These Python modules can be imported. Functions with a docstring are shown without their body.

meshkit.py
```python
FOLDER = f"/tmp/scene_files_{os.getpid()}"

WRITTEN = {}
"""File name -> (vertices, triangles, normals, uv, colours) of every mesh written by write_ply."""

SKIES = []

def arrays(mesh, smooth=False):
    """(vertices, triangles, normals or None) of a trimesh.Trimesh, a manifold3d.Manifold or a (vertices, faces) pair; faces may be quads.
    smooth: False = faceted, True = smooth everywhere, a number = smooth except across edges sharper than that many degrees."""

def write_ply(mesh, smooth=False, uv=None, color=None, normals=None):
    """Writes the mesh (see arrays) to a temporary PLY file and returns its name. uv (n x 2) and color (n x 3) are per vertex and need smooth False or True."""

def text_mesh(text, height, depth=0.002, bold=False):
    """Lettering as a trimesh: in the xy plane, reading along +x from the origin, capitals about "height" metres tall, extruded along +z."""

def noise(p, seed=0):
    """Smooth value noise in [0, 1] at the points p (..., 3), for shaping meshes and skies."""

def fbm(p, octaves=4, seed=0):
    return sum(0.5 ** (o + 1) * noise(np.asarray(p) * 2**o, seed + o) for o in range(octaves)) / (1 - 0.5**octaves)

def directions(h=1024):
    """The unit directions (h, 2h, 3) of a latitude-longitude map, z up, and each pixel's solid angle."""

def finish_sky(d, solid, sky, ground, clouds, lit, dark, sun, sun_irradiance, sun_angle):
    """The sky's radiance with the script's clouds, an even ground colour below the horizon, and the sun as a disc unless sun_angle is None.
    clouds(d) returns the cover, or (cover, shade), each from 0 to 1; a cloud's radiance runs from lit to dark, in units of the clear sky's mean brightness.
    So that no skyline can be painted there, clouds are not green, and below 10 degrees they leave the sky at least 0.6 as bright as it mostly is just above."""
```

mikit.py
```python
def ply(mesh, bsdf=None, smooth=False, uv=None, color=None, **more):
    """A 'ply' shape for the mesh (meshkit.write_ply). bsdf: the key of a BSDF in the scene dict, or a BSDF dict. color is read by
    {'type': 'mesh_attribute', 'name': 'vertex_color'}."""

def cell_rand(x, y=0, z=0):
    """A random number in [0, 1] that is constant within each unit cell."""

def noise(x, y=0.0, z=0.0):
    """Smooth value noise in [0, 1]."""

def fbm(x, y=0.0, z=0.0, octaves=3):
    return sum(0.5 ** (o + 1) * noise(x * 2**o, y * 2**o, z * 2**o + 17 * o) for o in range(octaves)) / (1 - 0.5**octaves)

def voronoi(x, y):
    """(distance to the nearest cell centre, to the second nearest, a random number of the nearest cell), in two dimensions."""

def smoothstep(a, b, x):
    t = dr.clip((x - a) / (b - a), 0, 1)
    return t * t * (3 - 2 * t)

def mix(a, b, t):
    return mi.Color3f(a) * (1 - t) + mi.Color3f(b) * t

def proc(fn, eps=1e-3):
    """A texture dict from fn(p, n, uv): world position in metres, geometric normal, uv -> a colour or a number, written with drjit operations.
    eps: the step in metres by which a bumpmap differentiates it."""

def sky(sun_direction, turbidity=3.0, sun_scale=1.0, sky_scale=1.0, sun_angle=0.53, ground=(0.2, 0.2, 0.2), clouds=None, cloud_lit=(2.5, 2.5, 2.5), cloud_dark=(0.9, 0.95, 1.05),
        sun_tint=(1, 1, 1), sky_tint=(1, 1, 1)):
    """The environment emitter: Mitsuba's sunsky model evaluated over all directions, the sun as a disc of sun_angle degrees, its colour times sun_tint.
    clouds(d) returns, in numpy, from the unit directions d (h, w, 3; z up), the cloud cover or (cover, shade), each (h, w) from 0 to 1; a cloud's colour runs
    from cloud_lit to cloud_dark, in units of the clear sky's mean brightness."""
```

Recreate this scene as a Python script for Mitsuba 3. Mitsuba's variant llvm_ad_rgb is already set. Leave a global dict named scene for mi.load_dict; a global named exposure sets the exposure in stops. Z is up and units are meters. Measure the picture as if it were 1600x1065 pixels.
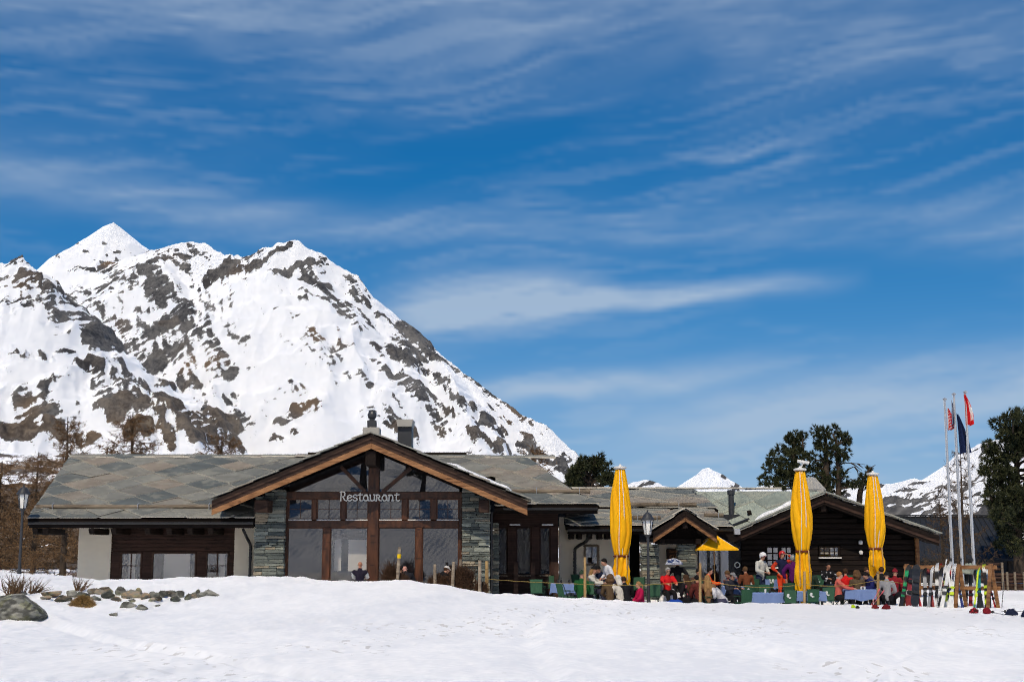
import math, random
import numpy as np
import trimesh
import drjit as dr
import mitsuba as mi
import manifold3d as m3
import shapely
from shapely import affinity
from shapely.geometry import Polygon, LineString, box as sbox
import mikit, meshkit

T = mi.ScalarTransform4f
scene, labels = {}, {}

# ---------------------------------------------------------------- camera, sky, exposure
EYE, FPX, PITCH = 1.7, 2150.0, math.atan(328.0 / 2150.0)
CP, SP = math.cos(PITCH), math.sin(PITCH)
scene['camera'] = {'type': 'perspective', 'fov': math.degrees(2 * math.atan(800 / FPX)), 'fov_axis': 'x',
                   'near_clip': 0.5, 'far_clip': 60000.0,
                   'to_world': T().look_at(origin=[0, 0, EYE], target=[0, CP, EYE + SP], up=[0, 0, 1])}
SUN_EL, SUN_AZ = math.radians(49), math.radians(-14)
SUN = (math.sin(SUN_AZ) * math.cos(SUN_EL), -math.cos(SUN_AZ) * math.cos(SUN_EL), math.sin(SUN_EL))
exposure = 1.0


def sstep(a, b, x):
    t = np.clip((np.asarray(x, float) - a) / (b - a), 0, 1)
    return t * t * (3 - 2 * t)


def streak(az, el, a0, e0, a1, e1, width, soft=1.0):
    """a soft band of cirrus between two directions (degrees), widened by soft at its far end"""
    L = math.hypot(a1 - a0, e1 - e0)
    ux, uy = (a1 - a0) / L, (e1 - e0) / L
    t = ((az - a0) * ux + (el - e0) * uy) / L
    q = -(az - a0) * uy + (el - e0) * ux
    w = width * (1 + (soft - 1) * np.clip(t, 0, 1))
    end = np.clip((t + 0.12) / 0.3, 0, 1) * np.clip((1.15 - t) / 0.4, 0, 1)
    return np.exp(-(q / w) ** 2) * end


def clouds(d):
    az = np.degrees(np.arctan2(d[..., 0], d[..., 1]))
    el = np.degrees(np.arcsin(np.clip(d[..., 2], -1, 1)))
    # cirrus lies in thin layers: noise drawn out along the wind, a little up to the right
    wind = math.radians(7)
    u = az * math.cos(wind) + el * math.sin(wind)
    v = -az * math.sin(wind) + el * math.cos(wind)
    z = np.zeros_like(u)
    warp = meshkit.fbm(np.stack([u / 9, v / 4, z], -1), 3, 3) - 0.5
    fine = meshkit.fbm(np.stack([u / 2.6 + 2 * warp, v / 0.42 + 5 * warp, z + 1], -1), 5, 11)
    wide = meshkit.fbm(np.stack([u / 16, v / 3.4 + 2 * warp, z + 2], -1), 4, 29)
    c = (0.045 + 0.13 * sstep(14, 24, el)) * np.clip((wide - 0.36) / 0.34, 0, 1) * (0.35 + 0.95 * fine)
    e2 = el + 1.6 * warp
    wisp = meshkit.fbm(np.stack([u / 4.2 + 3 * warp, v / 0.30 + 7 * warp, z + 5], -1), 5, 47)
    c += 0.115 * np.clip((wisp - 0.46) / 0.22, 0, 1) * np.clip((wide - 0.34) / 0.25, 0, 1)
    # the streaks the photograph shows
    c += 0.66 * streak(az, e2, -4.5, 9.2, 12.5, 11.0, 0.70, 0.6) * (0.25 + 1.2 * fine)
    c += 0.55 * streak(az, e2, -5.0, 9.6, 3.5, 10.6, 1.20, 0.8) * (0.3 + 1.1 * fine)
    c += 0.44 * streak(az, e2, -2.5, 5.8, 10.5, 7.6, 0.55, 0.8) * (0.4 + 0.9 * fine)
    c += 0.30 * streak(az, e2, -26, 14.9, 3.0, 13.0, 0.9, 0.9) * (0.35 + 0.9 * fine)
    c += 0.42 * streak(az, e2, 5.0, 5.4, 30.0, 7.4, 1.1, 1.5) * (0.5 + 0.8 * fine)
    c += 0.22 * streak(az, e2, -30, 23.0, 30.0, 21.5, 2.4, 1.2) * (0.35 + 0.9 * fine)
    c += 0.20 * streak(az, e2, 1.5, 14.0, 30, 12.4, 0.8, 1.6) * (0.2 + 1.2 * fine)
    c += 0.20 * streak(az, e2, 7.0, 16.4, 13.0, 16.2, 0.4, 1.4) * np.clip((fine - 0.40) / 0.25, 0, 1.3)
    c += 0.85 * np.exp(-(np.clip(el, 0, 90) / 5.6) ** 1.4)
    return np.clip(c, 0, 0.75), 0.0 * c


scene['sky'] = mikit.sky(SUN, turbidity=2.2, sun_scale=1.0, sky_scale=0.65, sky_tint=(0.05, 0.76, 1.26), ground=(0.75, 0.77, 0.8),
                         clouds=clouds, cloud_lit=(3.35, 4.1, 5.0), cloud_dark=(1.0, 1.05, 1.15), sun_tint=(0.93, 0.985, 1.06))

# ---------------------------------------------------------------- helpers
rng = np.random.default_rng(7)
rnd = random.Random(5)


def at(px, py, Y):
    """where in the world the ray through a photograph pixel meets the upright plane y = Y (used to survey the site)"""
    u, v = (px - 800) / FPX, (532.5 - py) / FPX
    k = Y / (CP - SP * v)
    return np.array([u * k, Y, EYE + (SP + CP * v) * k])


def X(px, Y, py=860):
    return at(px, py, Y)[0]


def Z(py, Y):
    return at(800, py, Y)[2]


taken = {}


def numbered(base):
    n = taken.get(base, -1) + 1
    taken[base] = n
    return base if n == 0 else f'{base}_{n:03d}'


def thing(name, label=None, cat=None, group=None, kind=None):
    key = numbered(name)
    d = labels.setdefault(key, {})
    if label: d['label'] = label
    if cat: d['category'] = cat
    if group: d['group'] = group
    if kind: d['kind'] = kind
    return key


class MB:
    """collects pieces of one mesh"""
    def __init__(self):
        self.v, self.f, self.c, self.n = [], [], [], 0

    def add(self, v, f, col=None):
        v = np.asarray(v, float); f = np.asarray(f, int)
        if f.shape[1] == 4:
            f = np.vstack([f[:, [0, 1, 2]], f[:, [0, 2, 3]]])
        self.v.append(v); self.f.append(f + self.n); self.n += len(v)
        self.c.append(np.broadcast_to((0.5, 0.5, 0.5) if col is None else col, (len(v), 3)))
        return self

    def tm(self, m, col=None):
        return self.add(m.vertices, m.faces, col)

    def mesh(self):
        return np.vstack(self.v), np.vstack(self.f)

    def cols(self):
        return np.vstack(self.c)

    def box(self, x0, x1, y0, y1, z0, z1, col=None, b=0.0):
        return self.add(*rbox(x0, x1, y0, y1, z0, z1, b), col)

    def beam(self, p, q, w, h, col=None, up=(0, 0, 1), b=0.0):
        p, q = np.asarray(p, float), np.asarray(q, float)
        d = q - p; L = np.linalg.norm(d); d /= L
        s = np.cross(d, up); s /= np.linalg.norm(s)
        t = np.cross(s, d)
        v, f = rbox(-w / 2, w / 2, 0, L, -h / 2, h / 2, b)
        return self.add(p + v[:, :1] * s + v[:, 1:2] * d + v[:, 2:] * t, f, col)

    def tube(self, pts, rad, n=6, col=None, caps=True):
        p = np.asarray(pts, float)
        r = np.broadcast_to(rad, (len(p),))
        t = np.gradient(p, axis=0); t /= np.linalg.norm(t, axis=1, keepdims=True) + 1e-12
        a0 = np.array([1.0, 0, 0]) if abs(t[0][0]) < 0.8 else np.array([0, 1.0, 0])
        vs = []
        a = a0
        for i in range(len(p)):
            a = a - t[i] * np.dot(a, t[i]); a /= np.linalg.norm(a) + 1e-12
            bb = np.cross(t[i], a)
            ang = np.arange(n) * 2 * np.pi / n
            vs.append(p[i] + r[i] * (np.cos(ang)[:, None] * a + np.sin(ang)[:, None] * bb))
        v = np.vstack(vs); f = []
        for i in range(len(p) - 1):
            for j in range(n):
                k = (j + 1) % n
                f.append((i * n + j, i * n + k, (i + 1) * n + k)); f.append((i * n + j, (i + 1) * n + k, (i + 1) * n + j))
        if caps:
            m = len(v); e = (len(p) - 1) * n
            v = np.vstack([v, p[:1], p[-1:]])
            for j in range(n):
                k = (j + 1) % n
                f.append((m, k, j)); f.append((m + 1, e + j, e + k))
        return self.add(v, f, col)

    def lathe(self, prof, n=16, at=(0, 0, 0), col=None, fold=None):
        """profile of (radius, z) turned about z; fold(angle, z) scales the radius"""
        ang = np.arange(n) * 2 * np.pi / n
        vs = []
        for r, z in prof:
            k = r if fold is None else r * fold(ang, z)
            vs.append(np.stack([np.cos(ang) * k, np.sin(ang) * k, np.full(n, z)], 1))
        v = np.vstack(vs) + np.asarray(at, float); f = []
        for i in range(len(prof) - 1):
            for j in range(n):
                k = (j + 1) % n
                f.append((i * n + j, i * n + k, (i + 1) * n + k)); f.append((i * n + j, (i + 1) * n + k, (i + 1) * n + j))
        m = len(v)
        v = np.vstack([v, v[:n].mean(0)[None], v[-n:].mean(0)[None]])
        e = (len(prof) - 1) * n
        for j in range(n):
            k = (j + 1) % n
            f.append((m, k, j)); f.append((m + 1, e + j, e + k))
        return self.add(v, f, col)

    def prism(self, poly, o, ex, ey, thick, col=None):
        """a shapely polygon in the plane (o, ex, ey), thickened towards -ex x ey"""
        m = trimesh.creation.extrude_polygon(poly, thick, engine='earcut')
        ez = np.cross(ex, ey)
        v = np.asarray(o) + m.vertices[:, :1] * np.asarray(ex) + m.vertices[:, 1:2] * np.asarray(ey) + (m.vertices[:, 2:] - thick) * ez
        return self.add(v, m.faces, col)


def rbox(x0, x1, y0, y1, z0, z1, b=0.0):
    if b <= 0:
        v = np.array([[x, y, z] for x in (x0, x1) for y in (y0, y1) for z in (z0, z1)], float)
        f = np.array([[0, 1, 3], [0, 3, 2], [4, 6, 7], [4, 7, 5], [0, 4, 5], [0, 5, 1], [2, 3, 7], [2, 7, 6], [0, 2, 6], [0, 6, 4], [1, 5, 7], [1, 7, 3]])
        return v, f
    b = min(b, (x1 - x0) * .45, (y1 - y0) * .45, (z1 - z0) * .45)
    pts = []
    for sx, xa in ((1, x0), (-1, x1)):
        for sy, ya in ((1, y0), (-1, y1)):
            for sz, za in ((1, z0), (-1, z1)):
                pts += [(xa + sx * b, ya + sy * b, za), (xa + sx * b, ya, za + sz * b), (xa, ya + sy * b, za + sz * b)]
    m = trimesh.convex.convex_hull(np.array(pts))
    return np.array(m.vertices), np.array(m.faces)


def add(name, mb, bsdf, parent=None, label=None, cat=None, group=None, kind=None, smooth=False, tone=None, color=False, **more):
    """one entry of the scene. tone: one (u, v) pair for the whole piece (its shade of its material); color: use the builder's vertex colours"""
    key = numbered((parent + '__' if parent else '') + name)
    mesh = mb.mesh() if isinstance(mb, MB) else mb
    uv = col = None
    if tone is not None:
        mesh = mesh if smooth is not False else mesh
        nv = len(mesh[0]) if isinstance(mesh, tuple) else len(mesh.vertices)
        uv = np.tile(np.asarray(tone, float), (nv, 1))
    if color is True:
        col = mb.cols()
    elif color is not False:
        nv = len(mesh[0]) if isinstance(mesh, tuple) else len(mesh.vertices)
        col = np.tile(np.asarray(color, float), (nv, 1))
    if (uv is not None or col is not None) and smooth not in (False, True):
        # split across sharp edges first so that tone and colour can ride along
        t = trimesh.Trimesh(*mesh, process=False) if isinstance(mesh, tuple) else mesh
        if col is not None and len(np.unique(col, axis=0)) > 1:
            smooth = True
        else:
            t2 = trimesh.graph.smooth_shade(trimesh.Trimesh(t.vertices, t.faces, process=True), angle=np.radians(smooth), facet_minarea=None)
            mesh = (np.array(t2.vertices), np.array(t2.faces)); smooth = True
            if uv is not None: uv = np.tile(np.asarray(tone, float), (len(mesh[0]), 1))
            if col is not None: col = np.tile(col[:1], (len(mesh[0]), 1))
    scene[key] = mikit.ply(mesh, bsdf, smooth=smooth, uv=uv, color=col, **more)
    if label or cat or group or kind:
        d = labels.setdefault(key, {})
        if label: d['label'] = label
        if cat: d['category'] = cat
        if group: d['group'] = group
        if kind: d['kind'] = kind
    return key


def again(src_key, parent, name, to_world):
    """a further copy of a finished part under another thing"""
    key = numbered(parent + '__' + name) if parent else numbered(name)
    scene[key] = {**scene[src_key], 'to_world': to_world}
    return key


def rot(a, axis=2):
    c, s = math.cos(a), math.sin(a)
    return np.array([[[1, 0, 0], [0, c, -s], [0, s, c]], [[c, 0, s], [0, 1, 0], [-s, 0, c]], [[c, -s, 0], [s, c, 0], [0, 0, 1]]][axis], float)


def nz(x, y, z=0.0, octv=4, seed=0):
    x, y = np.broadcast_arrays(np.asarray(x, float), np.asarray(y, float))
    return meshkit.fbm(np.stack([x, y, np.full_like(x, z)], -1), octv, seed)


# ---------------------------------------------------------------- materials
def rgb(*c):
    return {'type': 'rgb', 'value': list(c)}


def two(d):
    return {'type': 'twosided', 'bsdf': d}


def plain(name, c, rough=0.7, spec=0.3, metal=0.0, **k):
    scene[name] = two({'type': 'principled', 'base_color': rgb(*c), 'roughness': rough, 'specular': spec, 'metallic': metal, **k})


def procm(name, fn, rough=0.8, spec=0.2, bump=None, **k):
    b = {'type': 'principled', 'base_color': mikit.proc(fn), 'roughness': rough, 'specular': spec, **k}
    if bump:
        b = {'type': 'bumpmap', 'arbitrary': mikit.proc(bump[0], eps=bump[1]), 'scale': bump[2], 'bsdf': b}
    scene[name] = two(b)


N, FB, SS, MIX = mikit.noise, mikit.fbm, mikit.smoothstep, mikit.mix


def f_snow(p, n, uv):
    a = FB(p.x * 0.35, p.y * 0.16, p.z, 3)
    b = FB(p.x * 3.1, p.y * 1.3, p.z, 3)
    fine = FB(p.x * 11, p.y * 5, p.z, 2)
    g = SS(0.50, 0.72, FB(p.x * 0.10 + 7, p.y * 0.045, 0, 3))
    c = MIX((0.80, 0.82, 0.855), (0.945, 0.95, 0.955), dr.clip(0.5 + 1.3 * (a - 0.5) + 0.9 * (b - 0.5) + 0.8 * (fine - 0.5), 0, 1))
    # melting patches gone grey and a few dirty specks
    c = MIX(c, (0.70, 0.705, 0.72), g * 0.55)
    c = MIX(c, (0.42, 0.39, 0.35), SS(0.80, 0.86, N(p.x * 9, p.y * 5, 4)) * SS(0.55, 0.7, FB(p.x * 0.4 + 3, p.y * 0.2, 2, 2)) * 0.5)
    # the forest that stands on the slope above the piste, behind the photographer
    wood = SS(-165, -172, p.y + 26 * FB(p.x * 0.02, p.y * 0.02, 0, 3))
    gap = SS(0.40, 0.70, FB(p.x * 0.014, p.y * 0.008, 3, 2))
    return MIX(c, (0.035, 0.04, 0.032), wood * (1 - 0.8 * gap))


def f_snow_bump(p, n, uv):
    near = SS(75, 45, dr.abs(p.y))
    return (FB(p.x * 5.5, p.y * 3.2, p.z, 3) + 0.35 * N(p.x * 23, p.y * 13, 0) + 0.35 * dr.sin(p.x * 13 + 2.5 * N(p.x * 0.2, p.y * 0.1, 0) + 2.0 * p.y) * SS(27, 18, p.y)) * near


procm('snow_mat', f_snow, rough=0.55, spec=0.25, bump=(f_snow_bump, 0.02, 0.045))


def mountain_fn(k):
  def f_mountain(p, n, uv):
      """uv.x: how bare of snow the ground is here, uv.y: rock (0) to brown alpine turf (1)"""
      p = mi.Point3f(p.x * k, p.y * k, p.z * k)
      d = FB(p.x * 0.07, p.z * 0.08 + p.y * 0.02, p.y * 0.035, 3)
      st = FB((p.x + 0.55 * p.z) * 0.022, (p.z - 0.65 * p.x) * 0.13, p.y * 0.01, 3)
      fi = FB(p.x * 0.26, p.z * 0.30, p.y * 0.15, 3)
      bare = SS(0.46, 0.53, uv.x + 0.25 * (d - 0.5) + 1.15 * (st - 0.5) + 0.50 * (fi - 0.5))
      tone = FB(p.x * 0.02, p.z * 0.03, p.y * 0.02, 3)
      rock = MIX((0.042, 0.043, 0.048), (0.175, 0.168, 0.16), SS(0.3, 0.75, tone * 0.55 + fi * 0.5))
      rock = MIX(rock, (0.17, 0.12, 0.08), SS(0.6, 0.85, FB(p.x * 0.008, p.z * 0.011, 5, 2)))
      turf = MIX((0.085, 0.062, 0.045), (0.19, 0.145, 0.10), SS(0.3, 0.7, 0.5 * d + 0.5 * fi))
      rock = MIX(rock, turf, uv.y)
      snow = MIX((0.83, 0.85, 0.89), (0.93, 0.93, 0.93), tone)
      return MIX(snow, rock, bare)
  return f_mountain


def f_mountain_bump(p, n, uv):
    return FB(p.x * 0.05, p.z * 0.05, p.y * 0.05, 4) + 0.5 * FB((p.x + 0.5 * p.z) * 0.02, p.z * 0.16, p.y * 0.02, 3)


procm('far_range_mat', mountain_fn(0.34), rough=0.9, spec=0.1)
procm('mountain_mat', mountain_fn(1.0), rough=0.9, spec=0.1, bump=(f_mountain_bump, 3.0, 6.0))


def f_hill(p, n, uv):
    a = FB(p.x * 0.25, p.y * 0.09, p.z * 0.3, 4)
    b = FB(p.x * 1.3, p.y * 0.6, p.z * 1.4, 4)
    c = MIX((0.065, 0.046, 0.034), (0.235, 0.17, 0.115), SS(0.25, 0.8, 0.5 * a + 0.6 * b - 0.05))
    c = MIX(c, (0.10, 0.09, 0.085), SS(0.52, 0.66, FB(p.x * 0.06 + 3, p.y * 0.03, p.z * 0.1, 4)))
    sn = SS(0.57, 0.60, FB(p.x * 0.035 + 1.7, p.y * 0.018, p.z * 0.09 + 4, 4) + 0.34 * (b - 0.5) + uv.x)
    return MIX(c, (0.86, 0.87, 0.9), sn)


procm('hill_mat', f_hill, rough=0.95, spec=0.05)


def f_slab(p, n, uv):
    """split stone roof slabs; uv.x picks the slab's own grey, uv.y its drift towards pale green"""
    worn = SS(1.4, 1.6, uv.x)     # pieces whose edges have weathered as dark as their faces
    r = uv.x - 2.0 * worn
    streaky = FB(p.x * 1.4 + 31 * r, p.y * 2.2 + p.z * 3, 11 * r, 4)
    blot = FB(p.x * 5, p.y * 5, p.z * 5, 3)
    grey = MIX((0.105, 0.118, 0.116), (0.215, 0.212, 0.185), SS(0.1, 0.95, r))
    warm = MIX(grey, (0.24, 0.205, 0.165), SS(0.66, 0.92, mikit.cell_rand(r * 977)))
    c = warm * (0.70 + 0.6 * streaky) * (0.86 + 0.28 * blot)
    lich = SS(0.56, 0.70, FB(p.x * 2.6, p.y * 2.6, p.z * 2.6 + 9, 3))
    c = MIX(c, (0.30, 0.29, 0.24), lich * 0.45)
    green = MIX((0.26, 0.31, 0.26), (0.42, 0.45, 0.38), 0.55 * r + 0.45 * streaky) * (0.8 + 0.4 * blot)
    c = MIX(c, green, uv.y)
    # the broken edges of the slabs are paler than their weathered faces
    return MIX(c, (0.70, 0.65, 0.55), SS(0.68, 0.50, n.z) * (0.55 + 0.45 * blot) * (1 - 0.8 * worn))


procm('slab_mat', f_slab, rough=0.75, spec=0.3)


def f_masonry(p, n, uv):
    r = uv.x
    b = FB(p.x * 7 + 13 * r, p.y * 7, p.z * 18, 3)
    c = MIX((0.085, 0.10, 0.095), (0.31, 0.33, 0.28), r * dr.sqrt(r))
    c = MIX(c, (0.40, 0.33, 0.235), SS(0.78, 0.95, mikit.cell_rand(r * 733 + 2)) * 0.7)
    return c * (0.45 + 1.0 * b)


procm('masonry_mat', f_masonry, rough=0.85, spec=0.25)


def woodfn(dark, light, sx, sy, sz, amt=1.0):
    def f(p, n, uv):
        g = FB(p.x * sx + 19 * uv.x, p.y * sy + 7 * uv.x, p.z * sz, 4)
        k = N(p.x * 2.3 + 5 * uv.x, p.y * 1.7, p.z * 2.9)
        c = MIX(dark, light, dr.clip((g - 0.5) * 1.8 * amt + 0.35 + 0.35 * k, 0, 1))
        knot = SS(0.80, 0.88, N(p.x * 3.7 + 50 * uv.x, p.y * 3, p.z * 9))
        return MIX(c, mi.Color3f(dark) * 0.6, knot * 0.7) * (0.78 + 0.44 * uv.x)
    return f


procm('wood_dark_mat', woodfn((0.0035, 0.0022, 0.0018), (0.017, 0.0095, 0.0068), 1.6, 1.6, 26), rough=0.75, spec=0.2)
procm('wood_umber_mat', woodfn((0.012, 0.006, 0.0045), (0.052, 0.025, 0.018), 1.6, 1.6, 26), rough=0.7, spec=0.25)
procm('wood_brown_mat', woodfn((0.022, 0.011, 0.008), (0.085, 0.045, 0.030), 3, 3, 16), rough=0.7, spec=0.25)
procm('wood_honey_mat', woodfn((0.13, 0.055, 0.022), (0.40, 0.20, 0.088), 3, 3, 16), rough=0.65, spec=0.25)
procm('wood_red_mat', woodfn((0.026, 0.008, 0.004), (0.115, 0.040, 0.015), 14, 14, 2), rough=0.45, spec=0.4)
procm('wood_grey_mat', woodfn((0.13, 0.10, 0.075), (0.33, 0.27, 0.20), 3, 3, 14), rough=0.9, spec=0.1)
procm('wood_stake_mat', woodfn((0.28, 0.17, 0.07), (0.55, 0.37, 0.17), 18, 18, 3), rough=0.8, spec=0.15)


def f_plaster(p, n, uv):
    a = FB(p.x * 0.9, p.y * 0.9, p.z * 0.7, 3)
    b = FB(p.x * 9, p.y * 9, p.z * 9, 3)
    return MIX((0.66, 0.60, 0.49), (0.78, 0.72, 0.60), 0.6 * a + 0.4 * b)


procm('plaster_mat', f_plaster, rough=0.95, spec=0.1, bump=(lambda p, n, uv: FB(p.x * 24, p.y * 24, p.z * 24, 3), 0.005, 0.006))


def f_rock(p, n, uv):
    r = uv.x
    a = FB(p.x * 3 + 9 * r, p.y * 3, p.z * 5, 4)
    b = FB(p.x * 13, p.y * 13, p.z * 19 + r, 3)
    c = MIX((0.085, 0.095, 0.085), (0.30, 0.295, 0.26), SS(0.25, 0.75, a * 0.7 + 0.3 * r))
    c = MIX(c, (0.30, 0.205, 0.12), SS(0.5, 0.95, uv.y) * SS(0.35, 0.65, b))
    li = SS(0.57, 0.68, FB(p.x * 6 + 4, p.y * 6, p.z * 6, 3))
    return MIX(c, (0.27, 0.27, 0.15), li * 0.55) * (0.35 + 1.3 * b) * (1 - 0.6 * SS(0.10, 0.03, dr.abs(FB(p.x * 2.5 + 7 * r, p.y * 2.5, p.z * 3.5, 3) - 0.5)))


procm('rock_mat', f_rock, rough=0.9, spec=0.2, bump=(lambda p, n, uv: FB(p.x * 9, p.y * 9, p.z * 14, 4), 0.01, 0.05))


def f_needles(p, n, uv):
    return MIX((0.020, 0.028, 0.012), (0.115, 0.115, 0.042), uv.x * uv.x) * (0.7 + 0.6 * FB(p.x * 0.9, p.y * 0.9, p.z * 0.9, 3))


scene['needle_mat'] = two({'type': 'principled', 'base_color': mikit.proc(f_needles), 'roughness': 0.6, 'specular': 0.25})


def f_bark(p, n, uv):
    g = FB(p.x * 9, p.y * 9, p.z * 2.2, 4)
    return MIX(MIX((0.030, 0.022, 0.017), (0.10, 0.076, 0.056), g), MIX((0.095, 0.054, 0.028), (0.20, 0.122, 0.062), g), uv.x)


procm('bark_mat', f_bark, rough=0.95, spec=0.1)
scene['tint_mat'] = two({'type': 'principled', 'base_color': {'type': 'mesh_attribute', 'name': 'vertex_color'}, 'roughness': 0.85, 'specular': 0.2})
scene['tint_gloss_mat'] = two({'type': 'principled', 'base_color': {'type': 'mesh_attribute', 'name': 'vertex_color'}, 'roughness': 0.28, 'specular': 0.5, 'clearcoat': 0.4})


def f_canvas(p, n, uv):
    a = FB(p.x * 3, p.y * 3, p.z * 0.8, 3)
    b = FB(p.x * 60, p.y * 60, p.z * 60, 2)
    return MIX((0.86, 0.395, 0.003), (0.93, 0.50, 0.008), a) * (0.92 + 0.16 * b)


scene['canvas_mat'] = two({'type': 'principled', 'base_color': mikit.proc(f_canvas), 'roughness': 0.75, 'specular': 0.2, 'sheen': 0.3})
plain('gutter_mat', (0.018, 0.019, 0.021), 0.38, 0.5)
plain('iron_mat', (0.035, 0.037, 0.042), 0.45, 0.5)
plain('alu_mat', (0.62, 0.63, 0.65), 0.38, 0.5, 0.6)
plain('concrete_mat', (0.42, 0.40, 0.36), 0.9, 0.1)
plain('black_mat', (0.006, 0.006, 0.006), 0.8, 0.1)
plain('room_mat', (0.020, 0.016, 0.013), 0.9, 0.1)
plain('white_paint_mat', (0.74, 0.73, 0.70), 0.5, 0.4)
plain('blind_mat', (0.52, 0.50, 0.46), 0.9, 0.1)
plain('lamp_glass_mat', (0.82, 0.80, 0.74), 0.25, 0.5)
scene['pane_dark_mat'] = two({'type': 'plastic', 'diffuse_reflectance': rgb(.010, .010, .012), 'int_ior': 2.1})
scene['pane_thin_mat'] = {'type': 'thindielectric', 'int_ior': 1.28}
scene['pane_mat'] = {'type': 'thindielectric', 'int_ior': 1.88}
# ---------------------------------------------------------------- the snowfield
CREST = np.array([(-800, 1.05), (-200, .98), (0, .94), (100, .88), (300, .86), (420, .86), (560, .85), (620, .78), (690, .62), (730, .48), (770, .37), (830, .31),
                  (900, .23), (960, .15), (1010, .09), (1100, .05), (1300, .01), (1420, -.02), (2400, 0.0)])
CREST_X = (CREST[:, 0] - 800) / FPX * 44.0


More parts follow.
